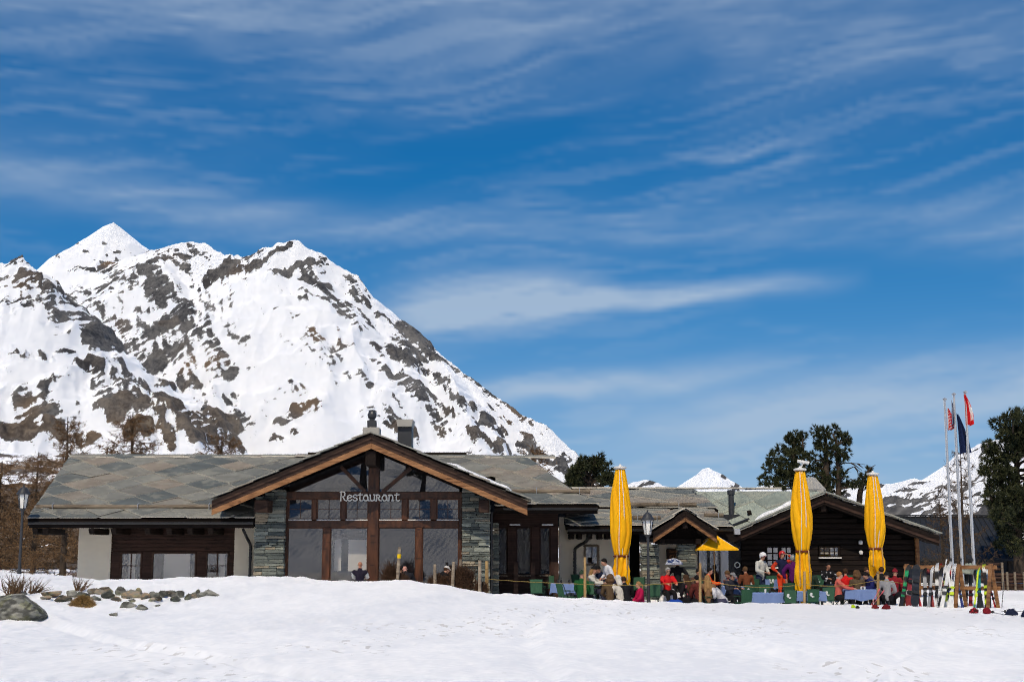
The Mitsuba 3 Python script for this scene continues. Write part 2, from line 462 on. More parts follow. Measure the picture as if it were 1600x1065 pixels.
def ground_z(x, y, detail=True):
    x, y = np.broadcast_arrays(np.asarray(x, float), np.asarray(y, float))
    crest = np.interp(x, CREST_X, CREST[:, 1])
    left = sstep(-4.5, -7.5, x)
    up = sstep(27.5, 43.6, y)
    down = sstep(44.2, 46.2, y)
    z = crest * up * (1 - (0.94 - 0.55 * left) * down)
    # the terrace lies lower than the piste and rises towards the houses
    z = z - sstep(44.9, 45.9, y) * sstep(75, 60, y) * (0.06 + 0.40 * sstep(-1, 4, x) * sstep(16, 13, x) * (1 - sstep(46.2, 50.8, y)))
    # the hollow in front of the row of stones, and the hump that the boulder leans on
    z = z - 0.34 * np.exp(-((x + 10.6) / 3.4) ** 2 - ((y - 36.2) / 3.2) ** 2) * 1.0
    z = z + 0.30 * np.exp(-((x + 14.0) / 3.2) ** 2 - ((y - 33.5) / 2.5) ** 2)
    # behind the photographer the piste climbs; far ahead the ground drops into the valley
    z = z + 0.20 * np.clip(-12 - y, 0, 400) + 0.35 * np.clip(-170 - y, 0, 900) * 0.9
    z = z - 0.11 * np.clip(y - 95, 0, 2200)
    back = sstep(-4, -14, y) * sstep(-120, -80, y)
    z = z + back * ((nz(x / 5.5, y / 7.5, 2, 3, 33) - 0.5) * 2.6 + (nz(x / 1.9, y / 2.6, 4, 2, 35) - 0.5) * .5)
    if detail:
        near = np.clip((90 - np.abs(y)) / 40, 0, 1) * sstep(9, 14, y)
        lump = (nz(x * 0.42, y * 0.30, 0, 3, 5) - 0.5) * 0.26 + (nz(x * 1.5, y * 1.1, 0, 3, 9) - 0.5) * 0.17
        foot = (nz(x * 4.2, y * 3.0, 0, 2, 13) - 0.5)
        rough = 0.25 + 0.75 * sstep(2.0, -6.0, x) * sstep(22, 34, y)
        z = z + near * (lump * rough + 0.085 * foot * rough)
        # ski and sledge tracks that cross the flat part
        for x0_, k_, w_, dp in ((-9, .42, .20, .08), (-3, .36, .18, .08), (4, -.22, .16, .07), (9, -.30, .22, .08), (16, -.45, .2, .08), (-15, .30, .16, .07), (1, .10, .18, .07), (7, .55, .16, .07), (-6, -.5, .2, .08)):
            c_ = x0_ + k_ * (y - 24) + 1.4 * np.sin(y * .11 + x0_)
            z = z - near * dp * np.exp(-((x - c_) / w_) ** 2) * sstep(42, 38, y) + near * dp * .6 * np.exp(-((x - c_ - 2.2 * w_) / (w_ * .8)) ** 2) * sstep(42, 38, y)
        edge = np.exp(-((y - 44.6) / 1.3) ** 2) * sstep(-5, 1, x)
        z = z + edge * 0.10 * np.clip(nz(x * 2.1, y * 1.4, 0, 3, 21) - 0.45, 0, 1) * near * 2
    return z


def g0(x, y):
    return float(ground_z(np.array([x]), np.array([y]))[0])


def grid_mesh(xs, ys, fn):
    gx, gy = np.meshgrid(xs, ys)
    v = np.stack([gx, gy, fn(gx, gy)], -1).reshape(-1, 3)
    nx, ny = len(xs), len(ys)
    i = (np.arange(ny - 1)[:, None] * nx + np.arange(nx - 1)[None]).reshape(-1)
    f = np.stack([i, i + 1, i + nx + 1, i + nx], 1)
    return v, np.vstack([f[:, [0, 1, 2]], f[:, [0, 2, 3]]])


xs = np.unique(np.concatenate([-np.geomspace(27, 9000, 22), np.arange(-27, 27, 0.13), np.geomspace(27, 9000, 22)]))
ys = np.unique(np.concatenate([-np.geomspace(75, 6000, 24), np.arange(-75, 0, 1.0), np.arange(0, 14, 1.0), np.arange(14, 26, 0.2), np.arange(26, 47, 0.10), np.arange(47, 70, 0.4), np.geomspace(70, 12000, 40)]))
add('snow_ground', grid_mesh(xs, ys, ground_z), 'snow_mat', smooth=True, kind='structure', label='trampled white snowfield in front of the restaurant', cat='snow')


# ---------------------------------------------------------------- mountains
def ridge_points(pts, n):
    p = np.asarray(pts, float)
    s = np.concatenate([[0], np.cumsum(np.linalg.norm(np.diff(p[:, :2], axis=0), axis=1))])
    t = np.linspace(0, s[-1], n)
    return np.stack([np.interp(t, s, p[:, k]) for k in range(3)], 1)


def sky_ridge(pix, Y, dy=0.0):
    """a crest surveyed from the photograph: every point at its own distance"""
    return [at(px, py, Y if np.isscalar(Y) else Y[i]) for i, (px, py) in enumerate(pix)]


def tent(x, y, ridges):
    """height of a range whose faces fall away from its ridges; ridges: (points n x 3, slope towards the viewer, slope away)"""
    z = np.full(x.shape, -1e9)
    for pts, s in ridges:
        for i in range(0, len(pts)):
            q = pts[i]
            d = np.sqrt((x - q[0]) ** 2 + (y - q[1]) ** 2)
            np.maximum(z, q[2] - s * d, out=z)
    return z


def ridged(x, y, seed, octv=4):
    out = 0; a = 0.5; tot = 0
    for o in range(octv):
        n = meshkit.noise(np.stack([x * 2 ** o, y * 2 ** o, np.full_like(x, o * 7.3)], -1), seed + o)
        out = out + a * (1 - np.abs(2 * n - 1)); tot += a; a *= 0.5
    return out / tot
def rank01(a):
    """the noise a, spread evenly over 0..1"""
    q = np.quantile(a[::3, ::3], np.linspace(0, 1, 65))
    return np.interp(a, q, np.linspace(0, 1, 65))


def streaks(x, w, deg, sx, sw, seed, octv=5):
    """fractal noise drawn out along a direction (degrees, anticlockwise seen from the front)"""
    c, s = math.cos(math.radians(deg)), math.sin(math.radians(deg))
    return nz((x * c + w * s) / sx, (-x * s + w * c) / sw, 0.5, octv, seed)


def range_mesh(x0, x1, y0, y1, step, ridges, amp, seed, crags=(), zones=(), grain=((0, 0, 1e9),), base_density=0.06, bench=0.0, turf_top=-1e9, ystep=None, rim=0.50, grainsize=1.0, gain=1.25, sc=1.0):
    """a mountain range. crags: (x, z, half width, half height, how bare, tilt, turf); zones: (x, z, half width, half height, density);
    grain: (tilt of the rock beds, x where it holds, reach)"""
    xs_, ys_ = np.arange(x0, x1, step), np.arange(y0, y1, ystep or step)
    gx, gy = np.meshgrid(xs_, ys_)
    z = tent(gx, gy, ridges)
    z0 = z
    sky = ridges[0][0]
    d = np.full(gx.shape, 1e9)
    for q in sky[::4]:
        np.minimum(d, np.hypot(gx - q[0], gy - q[1]), out=d)
    near = rim + (1 - rim) * sstep(10, 200, d)
    dens = np.full(z.shape, base_density); turf = np.zeros_like(z); bare = np.zeros_like(z)
    jag = nz(gx / 75, z / 60, 3, 4, seed + 31) - 0.5
    for (cx, cz, rx, rz, k) in zones:
        g = np.exp(-((gx - cx) / rx) ** 2 - ((z - cz) / rz) ** 2)
        dens = dens * (1 - g) + k * g
    # snow and rock gather in whole tracts, not evenly
    tract = nz(gx / 210, z / 150, 6, 3, seed + 22) - 0.5
    dens = dens * np.clip(1 + 5.0 * tract, 0.05, 2.2)
    calm = sstep(0.015, 0.12, dens)
    for (cx, cz, rx, rz, k, ang, t) in crags:
        c, s = math.cos(math.radians(ang)), math.sin(math.radians(ang))
        u, w = (gx - cx) * c + (z - cz) * s, -(gx - cx) * s + (z - cz) * c
        g = sstep(1.5, 0.45, (u / rx) ** 2 + (w / rz) ** 2 + 3.4 * jag + 1.2 * (nz(gx / 26, z / 20, 4, 2, seed + 33) - 0.5))
        bare = np.maximum(bare, k * g)
        turf = np.maximum(turf, t * g)
    wx = gx + 60 * (nz(gx / 170, gy / 170, 0, 3, seed + 50) - 0.5)
    wy = gy + 60 * (nz(gx / 170, gy / 170, 5, 3, seed + 60) - 0.5)
    big = ridged(wx / (330 * sc), wy / (420 * sc), seed, 3) - 0.55
    mid = ridged(wx / (95 * sc), wy / (150 * sc), seed + 10, 3) - 0.55
    fin = ridged(wx / (30 * sc), wy / (40 * sc), seed + 20, 4 if sc == 1 else 2) - 0.55
    gul = ridged((wx + 0.30 * gy) / (66 * sc) + 0.6 * big, gy / (520 * sc), seed + 80, 4 if sc == 1 else 3) - 0.55
    z = z + amp * near * (0.22 + 0.78 * calm) * (1.4 * big + 0.9 * mid + 0.45 * fin + 1.0 * gul)
    # beds of rock, each part of the range with its own tilt
    tot = 0; n = 0
    for i, (deg, cx, reach) in enumerate(grain):
        wgt = np.exp(-((gx - cx) / reach) ** 2) + 1e-6
        n = n + wgt * rank01(0.56 * streaks(wx, z0, deg, 135 * grainsize, 21 * grainsize, seed + 90 + 7 * i) + 0.36 * streaks(wx, z0, deg - 14, 62 * grainsize, 9 * grainsize, seed + 130 + 7 * i, 4) + 0.16 * streaks(gx, z0, deg + 10, 16 * grainsize, 5.5 * grainsize, seed + 170, 3)); tot = tot + wgt
    u = rank01(n / tot + 0.25 * (fin * -1) + 0.20 * (-mid))
    dens = np.maximum(dens, 0.84 * bare)
    low = sstep(turf_top + 50, turf_top - 40, z + 260 * jag)
    dens = np.maximum(dens, 0.74 * low)
    turf = np.clip(turf + 0.85 * low, 0, 1)
    m = dens - u
    rock = sstep(-0.05, 0.14, m)
    z = z + near * (2.0 + 5.0 * bare) * rock * (0.6 + 1.2 * (fin + 0.4))
    if bench:
        bed = (z + 0.25 * gx + 14 * jag) / 17.0
        fr = bed - np.floor(bed)
        z = z + bench * bare * (sstep(0.3, 0.7, fr) - fr) * 17.0
    uvx = np.clip(0.5 + gain * m - 0.30 * (1 - calm), 0, 1)
    v = np.stack([gx, gy, z], -1).reshape(-1, 3)
    nx, ny = len(xs_), len(ys_)
    i = (np.arange(ny - 1)[:, None] * nx + np.arange(nx - 1)[None])
    keep = (np.minimum.reduce([z[:-1, :-1], z[1:, :-1], z[:-1, 1:], z[1:, 1:]]) > -60)
    # the far side below the crest is never seen: leave it coarse by dropping what lies deep behind the ridge
    i = i[keep]
    f = np.stack([i, i + 1, i + nx + 1, i + nx], 1)
    f = np.vstack([f[:, [0, 1, 2]], f[:, [0, 2, 3]]])
    used, inv = np.unique(f, return_inverse=True)
    return (v[used], inv.reshape(-1, 3)), np.stack([uvx, turf], -1).reshape(-1, 2)[used]


def add_range(name, label, made, mat='mountain_mat'):
    mesh, uv = made
    scene[name] = mikit.ply(mesh, mat, smooth=True, uv=uv)
    labels[name] = {'kind': 'structure', 'label': label, 'category': 'mountain'}


P_ = lambda pix, Ys: [at(a, b, Y) for (a, b), Y in zip(pix, Ys)]
main_sky = ridge_points(P_([(215, 402), (232, 394), (250, 386), (264, 381), (285, 378), (300, 378), (318, 384), (333, 399), (350, 406), (372, 405), (400, 398), (428, 385), (448, 376), (457, 372),
                            (466, 373), (476, 384), (500, 395), (530, 414), (560, 438), (580, 462), (600, 488), (640, 520), (670, 556), (700, 580), (740, 604), (800, 640), (850, 674), (880, 700), (902, 722), (930, 752), (960, 800)],
                           [3330, 3320, 3310, 3300, 3300, 3300, 3290, 3260, 3220, 3170, 3100, 3040, 3010, 3000, 3000, 2990, 2980, 2970, 2950, 2930, 2910, 2880, 2850, 2820, 2790, 2740, 2700, 2680, 2660, 2640, 2600]), 420)
spur1 = ridge_points(P_([(240, 396), (285, 470), (318, 520), (350, 575), (385, 640), (415, 700), (430, 740)], [3310, 3000, 2870, 2740, 2600, 2480, 2400]), 120)
spur3 = ridge_points(P_([(-220, 402), (-60, 418), (0, 426), (20, 426), (38, 436), (58, 494), (96, 540), (145, 572), (205, 612), (260, 650), (310, 695), (335, 735)],
                        [2560, 2520, 2500, 2490, 2470, 2430, 2370, 2310, 2230, 2150, 2080, 2040]), 200)
spur2 = ridge_points(P_([(476, 384), (505, 450), (530, 530), (520, 585), (505, 640)], [2995, 2850, 2715, 2610, 2500]), 80)
spur4 = ridge_points(P_([(680, 565), (720, 640), (740, 690), (750, 730)], [2830, 2640, 2510, 2420]), 80)
saddle = ridge_points(P_([(40, 440), (90, 425), (150, 415), (215, 402)], [3450, 3420, 3380, 3330]), 60)
CRAGS = [
    (-502, 667, 25, 9, 1.25, 35.0, 0.0),
    (-523, 649, 35, 13, 1.25, 32.0, 0.1),
    (-574, 634, 39, 19, 1.25, 25.0, 0.1),
    (-660, 631, 43, 23, 1.25, 30.0, 0.1),
    (-694, 611, 23, 23, 1.25, 50.0, 0.1),
    (-473, 616, 38, 11, 0.9, 20.0, 0.0),
    (-497, 592, 22, 9, 1.25, 20.0, 0.0),
    (-432, 605, 22, 11, 0.6, 30.0, 0.0),
    (-442, 578, 16, 8, 0.6, 30.0, 0.0),
    (-864, 451, 35, 23, 1.0, -10.0, 0.1),
    (-823, 420, 12, 18, 0.72, -60.0, 0.1),
    (-874, 423, 22, 11, 0.6, -5.0, 0.0),
    (-806, 434, 16, 7, 0.576, -30.0, 0.0),
    (-835, 390, 43, 6, 0.4, -5.0, 0.0),
    (-869, 626, 29, 40, 0.9, 70.0, 0.0),
    (-857, 680, 39, 13, 0.8, 20.0, 0.0),
    (-809, 690, 60, 14, 0.8, 10.0, 0.1),
    (-768, 648, 30, 19, 0.8, -40.0, 0.0),
    (-864, 557, 23, 24, 0.5, 60.0, 0.0),
    (-773, 422, 20, 12, 0.504, -40.0, 0.0),
    (-739, 403, 24, 13, 0.648, -40.0, 0.1),
    (-715, 371, 24, 15, 0.648, -45.0, 0.0),
    (-730, 355, 18, 12, 0.7, -40.0, 0.0),
    (-818, 527, 31, 12, 0.7, 25.0, 0.0),
    (-758, 457, 35, 14, 0.7, 30.0, 0.0),
    (-737, 474, 30, 17, 0.9, -30.0, 0.3),
    (-720, 385, 23, 12, 0.6, 40.0, 0.0),
    (-662, 382, 13, 37, 0.9, 65.0, 0.3),
    (-612, 290, 16, 27, 1.0, -40.0, 0.3),
    (-698, 522, 8, 29, 0.5, -60.0, 0.0),
    (-612, 394, 10, 29, 0.5, -65.0, 0.0),
    (-557, 324, 12, 33, 0.7, -60.0, 0.0),
    (-523, 271, 28, 22, 0.8, 25.0, 0.0),
    (-504, 225, 22, 16, 0.6, 25.0, 0.0),
    (-490, 221, 16, 14, 0.7, 0.0, 0.0),
    (-341, 403, 14, 45, 0.9, 55.0, 0.0),
    (-343, 327, 11, 28, 0.8, 50.0, 0.0),
    (-350, 283, 9, 17, 0.5, 40.0, 0.0),
    (-427, 306, 31, 6, 0.6, 30.0, 0.0),
    (-425, 335, 22, 5, 0.5, 30.0, 0.0),
    (-312, 325, 22, 11, 0.45, -40.0, 0.0),
    (-319, 523, 27, 13, 0.7, -35.0, 0.0),
    (-276, 483, 24, 11, 0.7, -40.0, 0.0),
    (-295, 465, 13, 11, 0.5, -40.0, 0.0),
    (-221, 404, 31, 12, 0.8, -45.0, 0.0),
    (-187, 352, 33, 19, 0.9, -45.0, 0.0),
    (-204, 335, 20, 21, 0.7, -45.0, 0.0),
    (-137, 313, 32, 21, 0.9, -40.0, 0.0),
    (-103, 286, 27, 15, 0.7, -35.0, 0.0),
    (-84, 267, 36, 18, 0.9, -30.0, 0.1),
    (-118, 236, 31, 11, 0.8, -30.0, 0.3),
    (-24, 221, 43, 22, 1.0, -30.0, 0.0),
    (19, 219, 27, 16, 0.8, -30.0, 0.0),
    (34, 188, 47, 18, 0.9, -30.0, 0.0),
    (84, 167, 37, 15, 0.9, -30.0, 0.0),
    (-48, 179, 45, 17, 1.0, -25.0, 0.4),
    (-130, 196, 42, 15, 0.9, -30.0, 0.5),
    (-187, 185, 46, 17, 0.9, 0.0, 0.6),
    (-398, 236, 46, 12, 0.8, 22.0, 0.2),
    (-348, 250, 18, 17, 0.7, -30.0, 0.2),
    (-422, 191, 34, 14, 0.7, 10.0, 0.3),
    (-458, 253, 11, 32, 0.4, -60.0, 0.0),
    (-809, 307, 42, 9, 1.0, 5.0, 0.2),
    (-778, 322, 32, 4, 0.6, 3.0, 0.0),
    (-842, 331, 21, 6, 0.6, 0.0, 0.0),
    (-701, 271, 37, 9, 0.9, 18.0, 0.2),
    (-768, 260, 25, 4, 0.5, 0.0, 0.0),
    (-730, 232, 24, 6, 0.8, 0.0, 0.2),
    (-634, 250, 34, 15, 0.72, -20.0, 0.3),
    (-586, 228, 38, 21, 0.72, -25.0, 0.4),
    (-605, 205, 40, 17, 0.72, -20.0, 0.5),
    (-540, 198, 29, 22, 0.72, -40.0, 0.5),
    (-506, 197, 25, 19, 1.0, -35.0, 0.4),
    (-487, 168, 25, 14, 1.0, -20.0, 0.5),
    (-634, 187, 39, 10, 0.9, -10.0, 0.5),
    (-684, 165, 58, 14, 1.0, 0.0, 0.7),
    (-739, 162, 48, 14, 1.0, 0.0, 0.5),
    (-773, 213, 24, 5, 0.6, 0.0, 0.1),
    (-718, 187, 29, 6, 0.8, 10.0, 0.4),
    (-533, 149, 57, 14, 1.0, 0.0, 0.8),
    (-494, 171, 43, 13, 0.8, 0.0, 0.6),
    (-550, 640, 36, 13, 1.25, 28.0, 0.0),
    (-610, 627, 31, 15, 1.25, 25.0, 0.0),
    (-514, 654, 28, 12, 1.25, 33.0, 0.1),
    (-684, 625, 26, 15, 1.25, 40.0, 0.1)]
ZONES = [(at(430, 480, 2850)[0], 500, 150, 110, 0.012), (at(400, 540, 2760)[0], 400, 110, 90, 0.012), (at(600, 620, 2650)[0], 270, 110, 80, 0.05),
         (at(225, 470, 3050)[0], 520, 140, 120, 0.30), (at(300, 590, 2700)[0], 330, 90, 110, 0.26), (at(350, 620, 2600)[0], 260, 60, 90, 0.24),
         (at(640, 560, 2800)[0], 380, 150, 90, 0.36), (at(780, 660, 2700)[0], 240, 150, 80, 0.46), (at(540, 450, 2920)[0], 520, 90, 60, 0.30),
         (at(60, 590, 2250)[0], 270, 150, 70, 0.13), (at(60, 480, 2400)[0], 400, 110, 50, 0.26), (at(150, 640, 2200)[0], 200, 150, 45, 0.36),
         (at(470, 660, 2450)[0], 190, 90, 40, 0.30), (at(140, 570, 2380)[0], 320, 60, 50, 0.05), (at(120, 430, 3450)[0], 640, 120, 60, 0.10)]
add_range('mountain', 'big snowy mountain with bands of bare rock behind the restaurant', range_mesh(
    -1560, 420, 1750, 3400, 2.4, [(main_sky, 1.02), (spur1, 0.92), (spur3, 0.78), (spur2, 0.92), (spur4, 0.92), (saddle, 0.9)], 40, 100, CRAGS, ZONES,
    ((-4, -1050, 260), (-48, -700, 230), (-38, -150, 420)), 0.10, 0.6, 95.0, ystep=3.2))
pyr = ridge_points(P_([(-60, 470), (40, 436), (70, 424), (95, 409), (130, 384), (150, 362), (163, 353), (177, 349), (190, 357), (212, 378), (232, 396), (262, 420), (300, 440)],
                      [4700, 4650, 4620, 4600, 4560, 4520, 4505, 4500, 4510, 4540, 4580, 4640, 4700]), 200)
pyr_arete = ridge_points(P_([(177, 349), (160, 395), (135, 440)], [4500, 4330, 4150]), 60)
add_range('mountain_peak', 'white pyramid peak behind the left shoulder of the big mountain', range_mesh(
    -1720, -900, 3900, 4800, 4.0, [(pyr, 0.85), (pyr_arete, 1.0)], 22, 300, [], [], ((-35, -1300, 1e9),), 0.13, gain=2.2, grainsize=1.6, sc=1.8), 'far_range_mat')

hump = ridge_points(P_([(960, 790), (985, 760), (1010, 753), (1030, 758), (1060, 764), (1078, 752), (1096, 737), (1107, 733), (1118, 740), (1140, 757), (1165, 766), (1190, 762), (1220, 757), (1260, 772), (1300, 764),
                       (1330, 757), (1365, 754), (1395, 756), (1430, 750), (1480, 765), (1600, 760)], [9000] * 21), 420)
hump_arete = ridge_points(P_([(1107, 733), (1118, 752), (1112, 775)], [9000, 8700, 8300]), 40)
add_range('mountain_range', 'far white peaks on the horizon right of the restaurant', range_mesh(
    600, 4600, 7900, 9400, 10.0, [(hump, 0.62), (hump_arete, 0.8)], 60, 500, [], [], ((35, 0, 1e9),), 0.13, grainsize=4.0, gain=2.0, sc=3.2), 'far_range_mat')
east = ridge_points(P_([(1345, 830), (1365, 806), (1385, 787), (1400, 775), (1420, 765), (1440, 752), (1470, 733), (1500, 716), (1530, 702), (1560, 692), (1620, 680), (1760, 670)],
                       [2500, 2460, 2420, 2400, 2380, 2360, 2330, 2300, 2280, 2260, 2220, 2150]), 150)
add_range('mountain_slope', 'snow dusted rocky slope behind the flagpoles', range_mesh(
    480, 1500, 1750, 2560, 4.0, [(east, 0.62)], 26, 700, [], [(760, 160, 260, 110, .34)], ((28, 0, 1e9),), 0.28, grainsize=.42), 'far_range_mat')
# ---------------------------------------------------------------- the brown hillside behind the restaurant
def hill_z(x, y):
    x, y = np.broadcast_arrays(np.asarray(x, float), np.asarray(y, float))
    t = np.clip((y - 66) / 560, 0, 1.2)
    west = sstep(14, -60, x + 0.05 * (y - 66))
    top = 30 + 0.085 * np.clip(-x - 60, 0, 400)
    z = -5 + (top + 5) * (0.55 * t + 0.45 * sstep(0, 1, t)) * west - 22 * (1 - west) * t
    z = z + (nz(x / 60, y / 60, 0, 4, 61) - 0.5) * 16 * np.clip(t * 4, 0, 1) + (nz(x / 11, y / 11, 0, 3, 63) - 0.5) * 2.6 * np.clip(t * 12, 0.15, 1)
    return z - 160 * np.clip(t - 1, 0, 1)


hx = np.unique(np.concatenate([np.arange(-330, 130, 2.2)]))
hy = np.concatenate([np.arange(66, 130, 1.1), np.arange(130, 330, 2.2), np.arange(330, 720, 4.0)])
hm = grid_mesh(hx, hy, hill_z)
add('hillside', hm, 'hill_mat', smooth=True, tone=(0, 0), kind='structure', label='brown winter hillside with snow patches', cat='hillside')
# ---------------------------------------------------------------- building helpers
def ray_plane(px, py, o, n):
    u, v = (px - 800) / FPX, (532.5 - py) / FPX
    d = np.array([u, CP - SP * v, SP + CP * v]); e = np.array([0, 0, EYE])
    return e + d * (np.dot(np.asarray(o) - e, n) / np.dot(d, n))


class Face:
    """a sloping roof plane: level direction ex, up-slope direction ey"""
    def __init__(self, a, b, c):
        a, b, c = map(lambda t: np.asarray(t, float), (a, b, c))
        n = np.cross(b - a, c - a); n /= np.linalg.norm(n)
        self.n = n if n[2] > 0 else -n
        self.o = a
        ex = np.cross([0, 0, 1.0], self.n)
        self.ex = ex / np.linalg.norm(ex)
        if self.ex[0] < 0 and abs(self.ex[0]) > 0.3: self.ex = -self.ex
        self.ey = np.cross(self.n, self.ex)
        if self.ey[2] < 0: self.ex, self.ey = -self.ex, -self.ey

    def px(self, x, y):
        return ray_plane(x, y, self.o, self.n)

    def uv(self, p):
        q = np.asarray(p, float) - self.o
        return np.array([q @ self.ex, q @ self.ey])

    def xyz(self, u, v, h=0.0):
        return self.o + u * self.ex + v * self.ey + h * self.n

    def poly(self, pts):
        return Polygon([self.uv(p) for p in pts]).buffer(0)


def lozenge_roof(parent, face, poly, W=1.75, H=1.35, green=0.0, tone=(0.05, 0.95), thick=0.05, lift=0.075, seed=1, u0=0.0, v0=0.0, sag=0.0):
    """irregular split-stone slabs laid as lozenges, every slab a piece of its own, its lower tip lying on the two below"""
    r = np.random.default_rng(seed)
    umin, vmin, umax, vmax = poly.bounds
    jit = {}

    def node(i, j):
        if (i, j) not in jit:
            jit[(i, j)] = np.array([u0 + i * W / 2 + r.normal(0, .045 * W), v0 + j * H / 2 + r.normal(0, .04 * H)])
        return jit[(i, j)]
    n = 0
    for j in range(int((vmin - v0) / (H / 2)) - 3, int((vmax - v0) / (H / 2)) + 4):
        for i in range(int((umin - u0) / (W / 2)) - 3, int((umax - u0) / (W / 2)) + 4):
            if (i + j) % 2: continue
            c = [node(i, j - 1), node(i + 1, j), node(i, j + 1), node(i - 1, j)]
            pts = []
            for k in range(4):
                a, b = c[k], c[(k + 1) % 4]
                pts += [a + (b - a) * 0.02, (a + b) / 2 + r.normal(0, 0.018, 2)]
            q = Polygon(pts).buffer(0.028, join_style='mitre').intersection(poly)
            if q.is_empty or q.area < 0.07: continue
            if q.geom_type != 'Polygon':
                q = max(q.geoms, key=lambda g: g.area)
            if q.geom_type != 'Polygon' or q.area < 0.07: continue
            q = q.simplify(0.004)
            th = thick * r.uniform(.8, 1.3)
            if q.convex_hull.area < q.area * 1.03:
                # dressed edges: the upper arris is knocked off
                q = q.convex_hull
                outer = np.array(q.exterior.coords)[:-1]
                inner = q.buffer(-.075, join_style='mitre')
                if inner.is_empty or inner.geom_type != 'Polygon': continue
                inner = np.array(inner.exterior.coords)[:-1]
                m = trimesh.convex.convex_hull(np.vstack([np.c_[outer, np.zeros(len(outer))], np.c_[outer, np.full(len(outer), th * .6)], np.c_[inner, np.full(len(inner), th)]]))
            else:
                m = trimesh.creation.extrude_polygon(q, th, engine='earcut')
            v = m.vertices.copy()
            top, bot = c[2][1], c[0][1]
            rise = lift * (top - v[:, 1]) / (top - bot) + r.normal(0, .006)
            w = v[:, :1] * face.ex + v[:, 1:2] * face.ey + (v[:, 2] + rise + 0.012)[:, None] * face.n + face.o
            if np.linalg.det(np.stack([face.ex, face.ey, face.n])) < 0:
                m.faces = m.faces[:, ::-1]
            add('slab', (w, m.faces), 'slab_mat', parent, tone=(r.uniform(*tone), green * r.uniform(.6, 1.0)))
            n += 1
    return n


def deck(parent, name, pts, thick, bsdf, top=0.0):
    """the boarding under the slabs: a planar outline thickened downwards"""
    p = np.asarray(pts, float)
    n = np.cross(p, np.roll(p, -1, 0)).sum(0); n /= np.linalg.norm(n)
    if n[2] < 0: n = -n; p = p[::-1]
    k = len(p)
    v = np.vstack([p + n * top, p + n * (top - thick)])
    f = [(0, i, i + 1) for i in range(1, k - 1)] + [(k, k + i + 1, k + i) for i in range(1, k - 1)]
    for i in range(k):
        j = (i + 1) % k
        f += [(i, k + i, k + j), (i, k + j, j)]
    return add(name, (v, np.array(f)), bsdf, parent)


def stone_pier(parent, name, x0, x1, y0, y1, z0, z1, seed, top=None, hmin=.055, hmax=.16):
    """a pier of flat split stones round a dark core; top(x) may cut it off along a slope"""
    r = np.random.default_rng(seed)
    zt = z1 if top is None else max(top(x0), top(x1))
    core = MB().box(x0 + .05, x1 - .05, y0 + .05, y1 - .05, z0, (z1 if top is None else min(top(x0), top(x1))) - .05)
    key = add(name, core, 'black_mat', parent)
    z = z0
    while z < zt - .03:
        h = r.uniform(hmin, hmax) if r.random() > .12 else r.uniform(hmax, hmax * 1.5)
        h = min(h, zt - z)
        w = x1 - x0
        cuts = [x0]
        while cuts[-1] < x1 - .01:
            s = r.uniform(.24, .62)
            nx = cuts[-1] + s
            if x1 - nx < .2: nx = x1
            cuts.append(nx)
        for a, b in zip(cuts[:-1], cuts[1:]):
            split = [(z, z + h)] if h < .15 or r.random() < .45 else [(z, z + h * .45), (z + h * .45, z + h)]
            for c0, c1 in split:
                if top is not None:
                    c1 = min(c1, min(top(a), top(b)))
                    if c1 - c0 < .03: continue
                g = .0065
                o = r.uniform(-.045, .035)
                v, f = rbox(a + g - (r.uniform(0, .03) if a == x0 else 0), b - g + (r.uniform(0, .03) if b == x1 else 0), y0 + o, y1 - r.uniform(-.02, .02), c0 + g, c1 - g, .012)
                v = v + r.normal(0, .006, v.shape)
                add('stone', (v, f), 'masonry_mat', key, tone=(r.random(), 0))
        z += h
    return key


def glazed(parent, x0, x1, z0, z1, Y, frame=0.05, bars_x=(), bars_z=(), fmat='wood_red_mat', bar=0.025, depth=0.07, label=None, glass='pane_mat'):
    """a window: frame and glazing bars as one piece, with its pane behind"""
    m = MB()
    if frame > 0:
        m.box(x0, x0 + frame, Y - depth, Y, z0, z1).box(x1 - frame, x1, Y - depth, Y, z0, z1)
        m.box(x0 + frame, x1 - frame, Y - depth + .003, Y - .002, z1 - frame, z1).box(x0 + frame, x1 - frame, Y - depth + .003, Y - .002, z0, z0 + frame)
    for t in bars_x:
        xx = x0 + t * (x1 - x0); m.box(xx - bar / 2, xx + bar / 2, Y - depth * .8, Y - .004, z0 + frame, z1 - frame)
    for t in bars_z:
        zz = z0 + t * (z1 - z0); m.box(x0 + frame, x1 - frame, Y - depth * .75, Y - .006, zz - bar / 2, zz + bar / 2)
    key = add('window', m, fmat, parent, tone=(.5, 0), label=label)
    v = np.array([[x0 + frame * .5, Y - .02, z0 + frame * .5], [x1 - frame * .5, Y - .02, z0 + frame * .5], [x1 - frame * .5, Y - .02, z1 - frame * .5], [x0 + frame * .5, Y - .02, z1 - frame * .5]])
    add('pane', (v, np.array([[0, 1, 2], [0, 2, 3]])), glass, key)
    return key


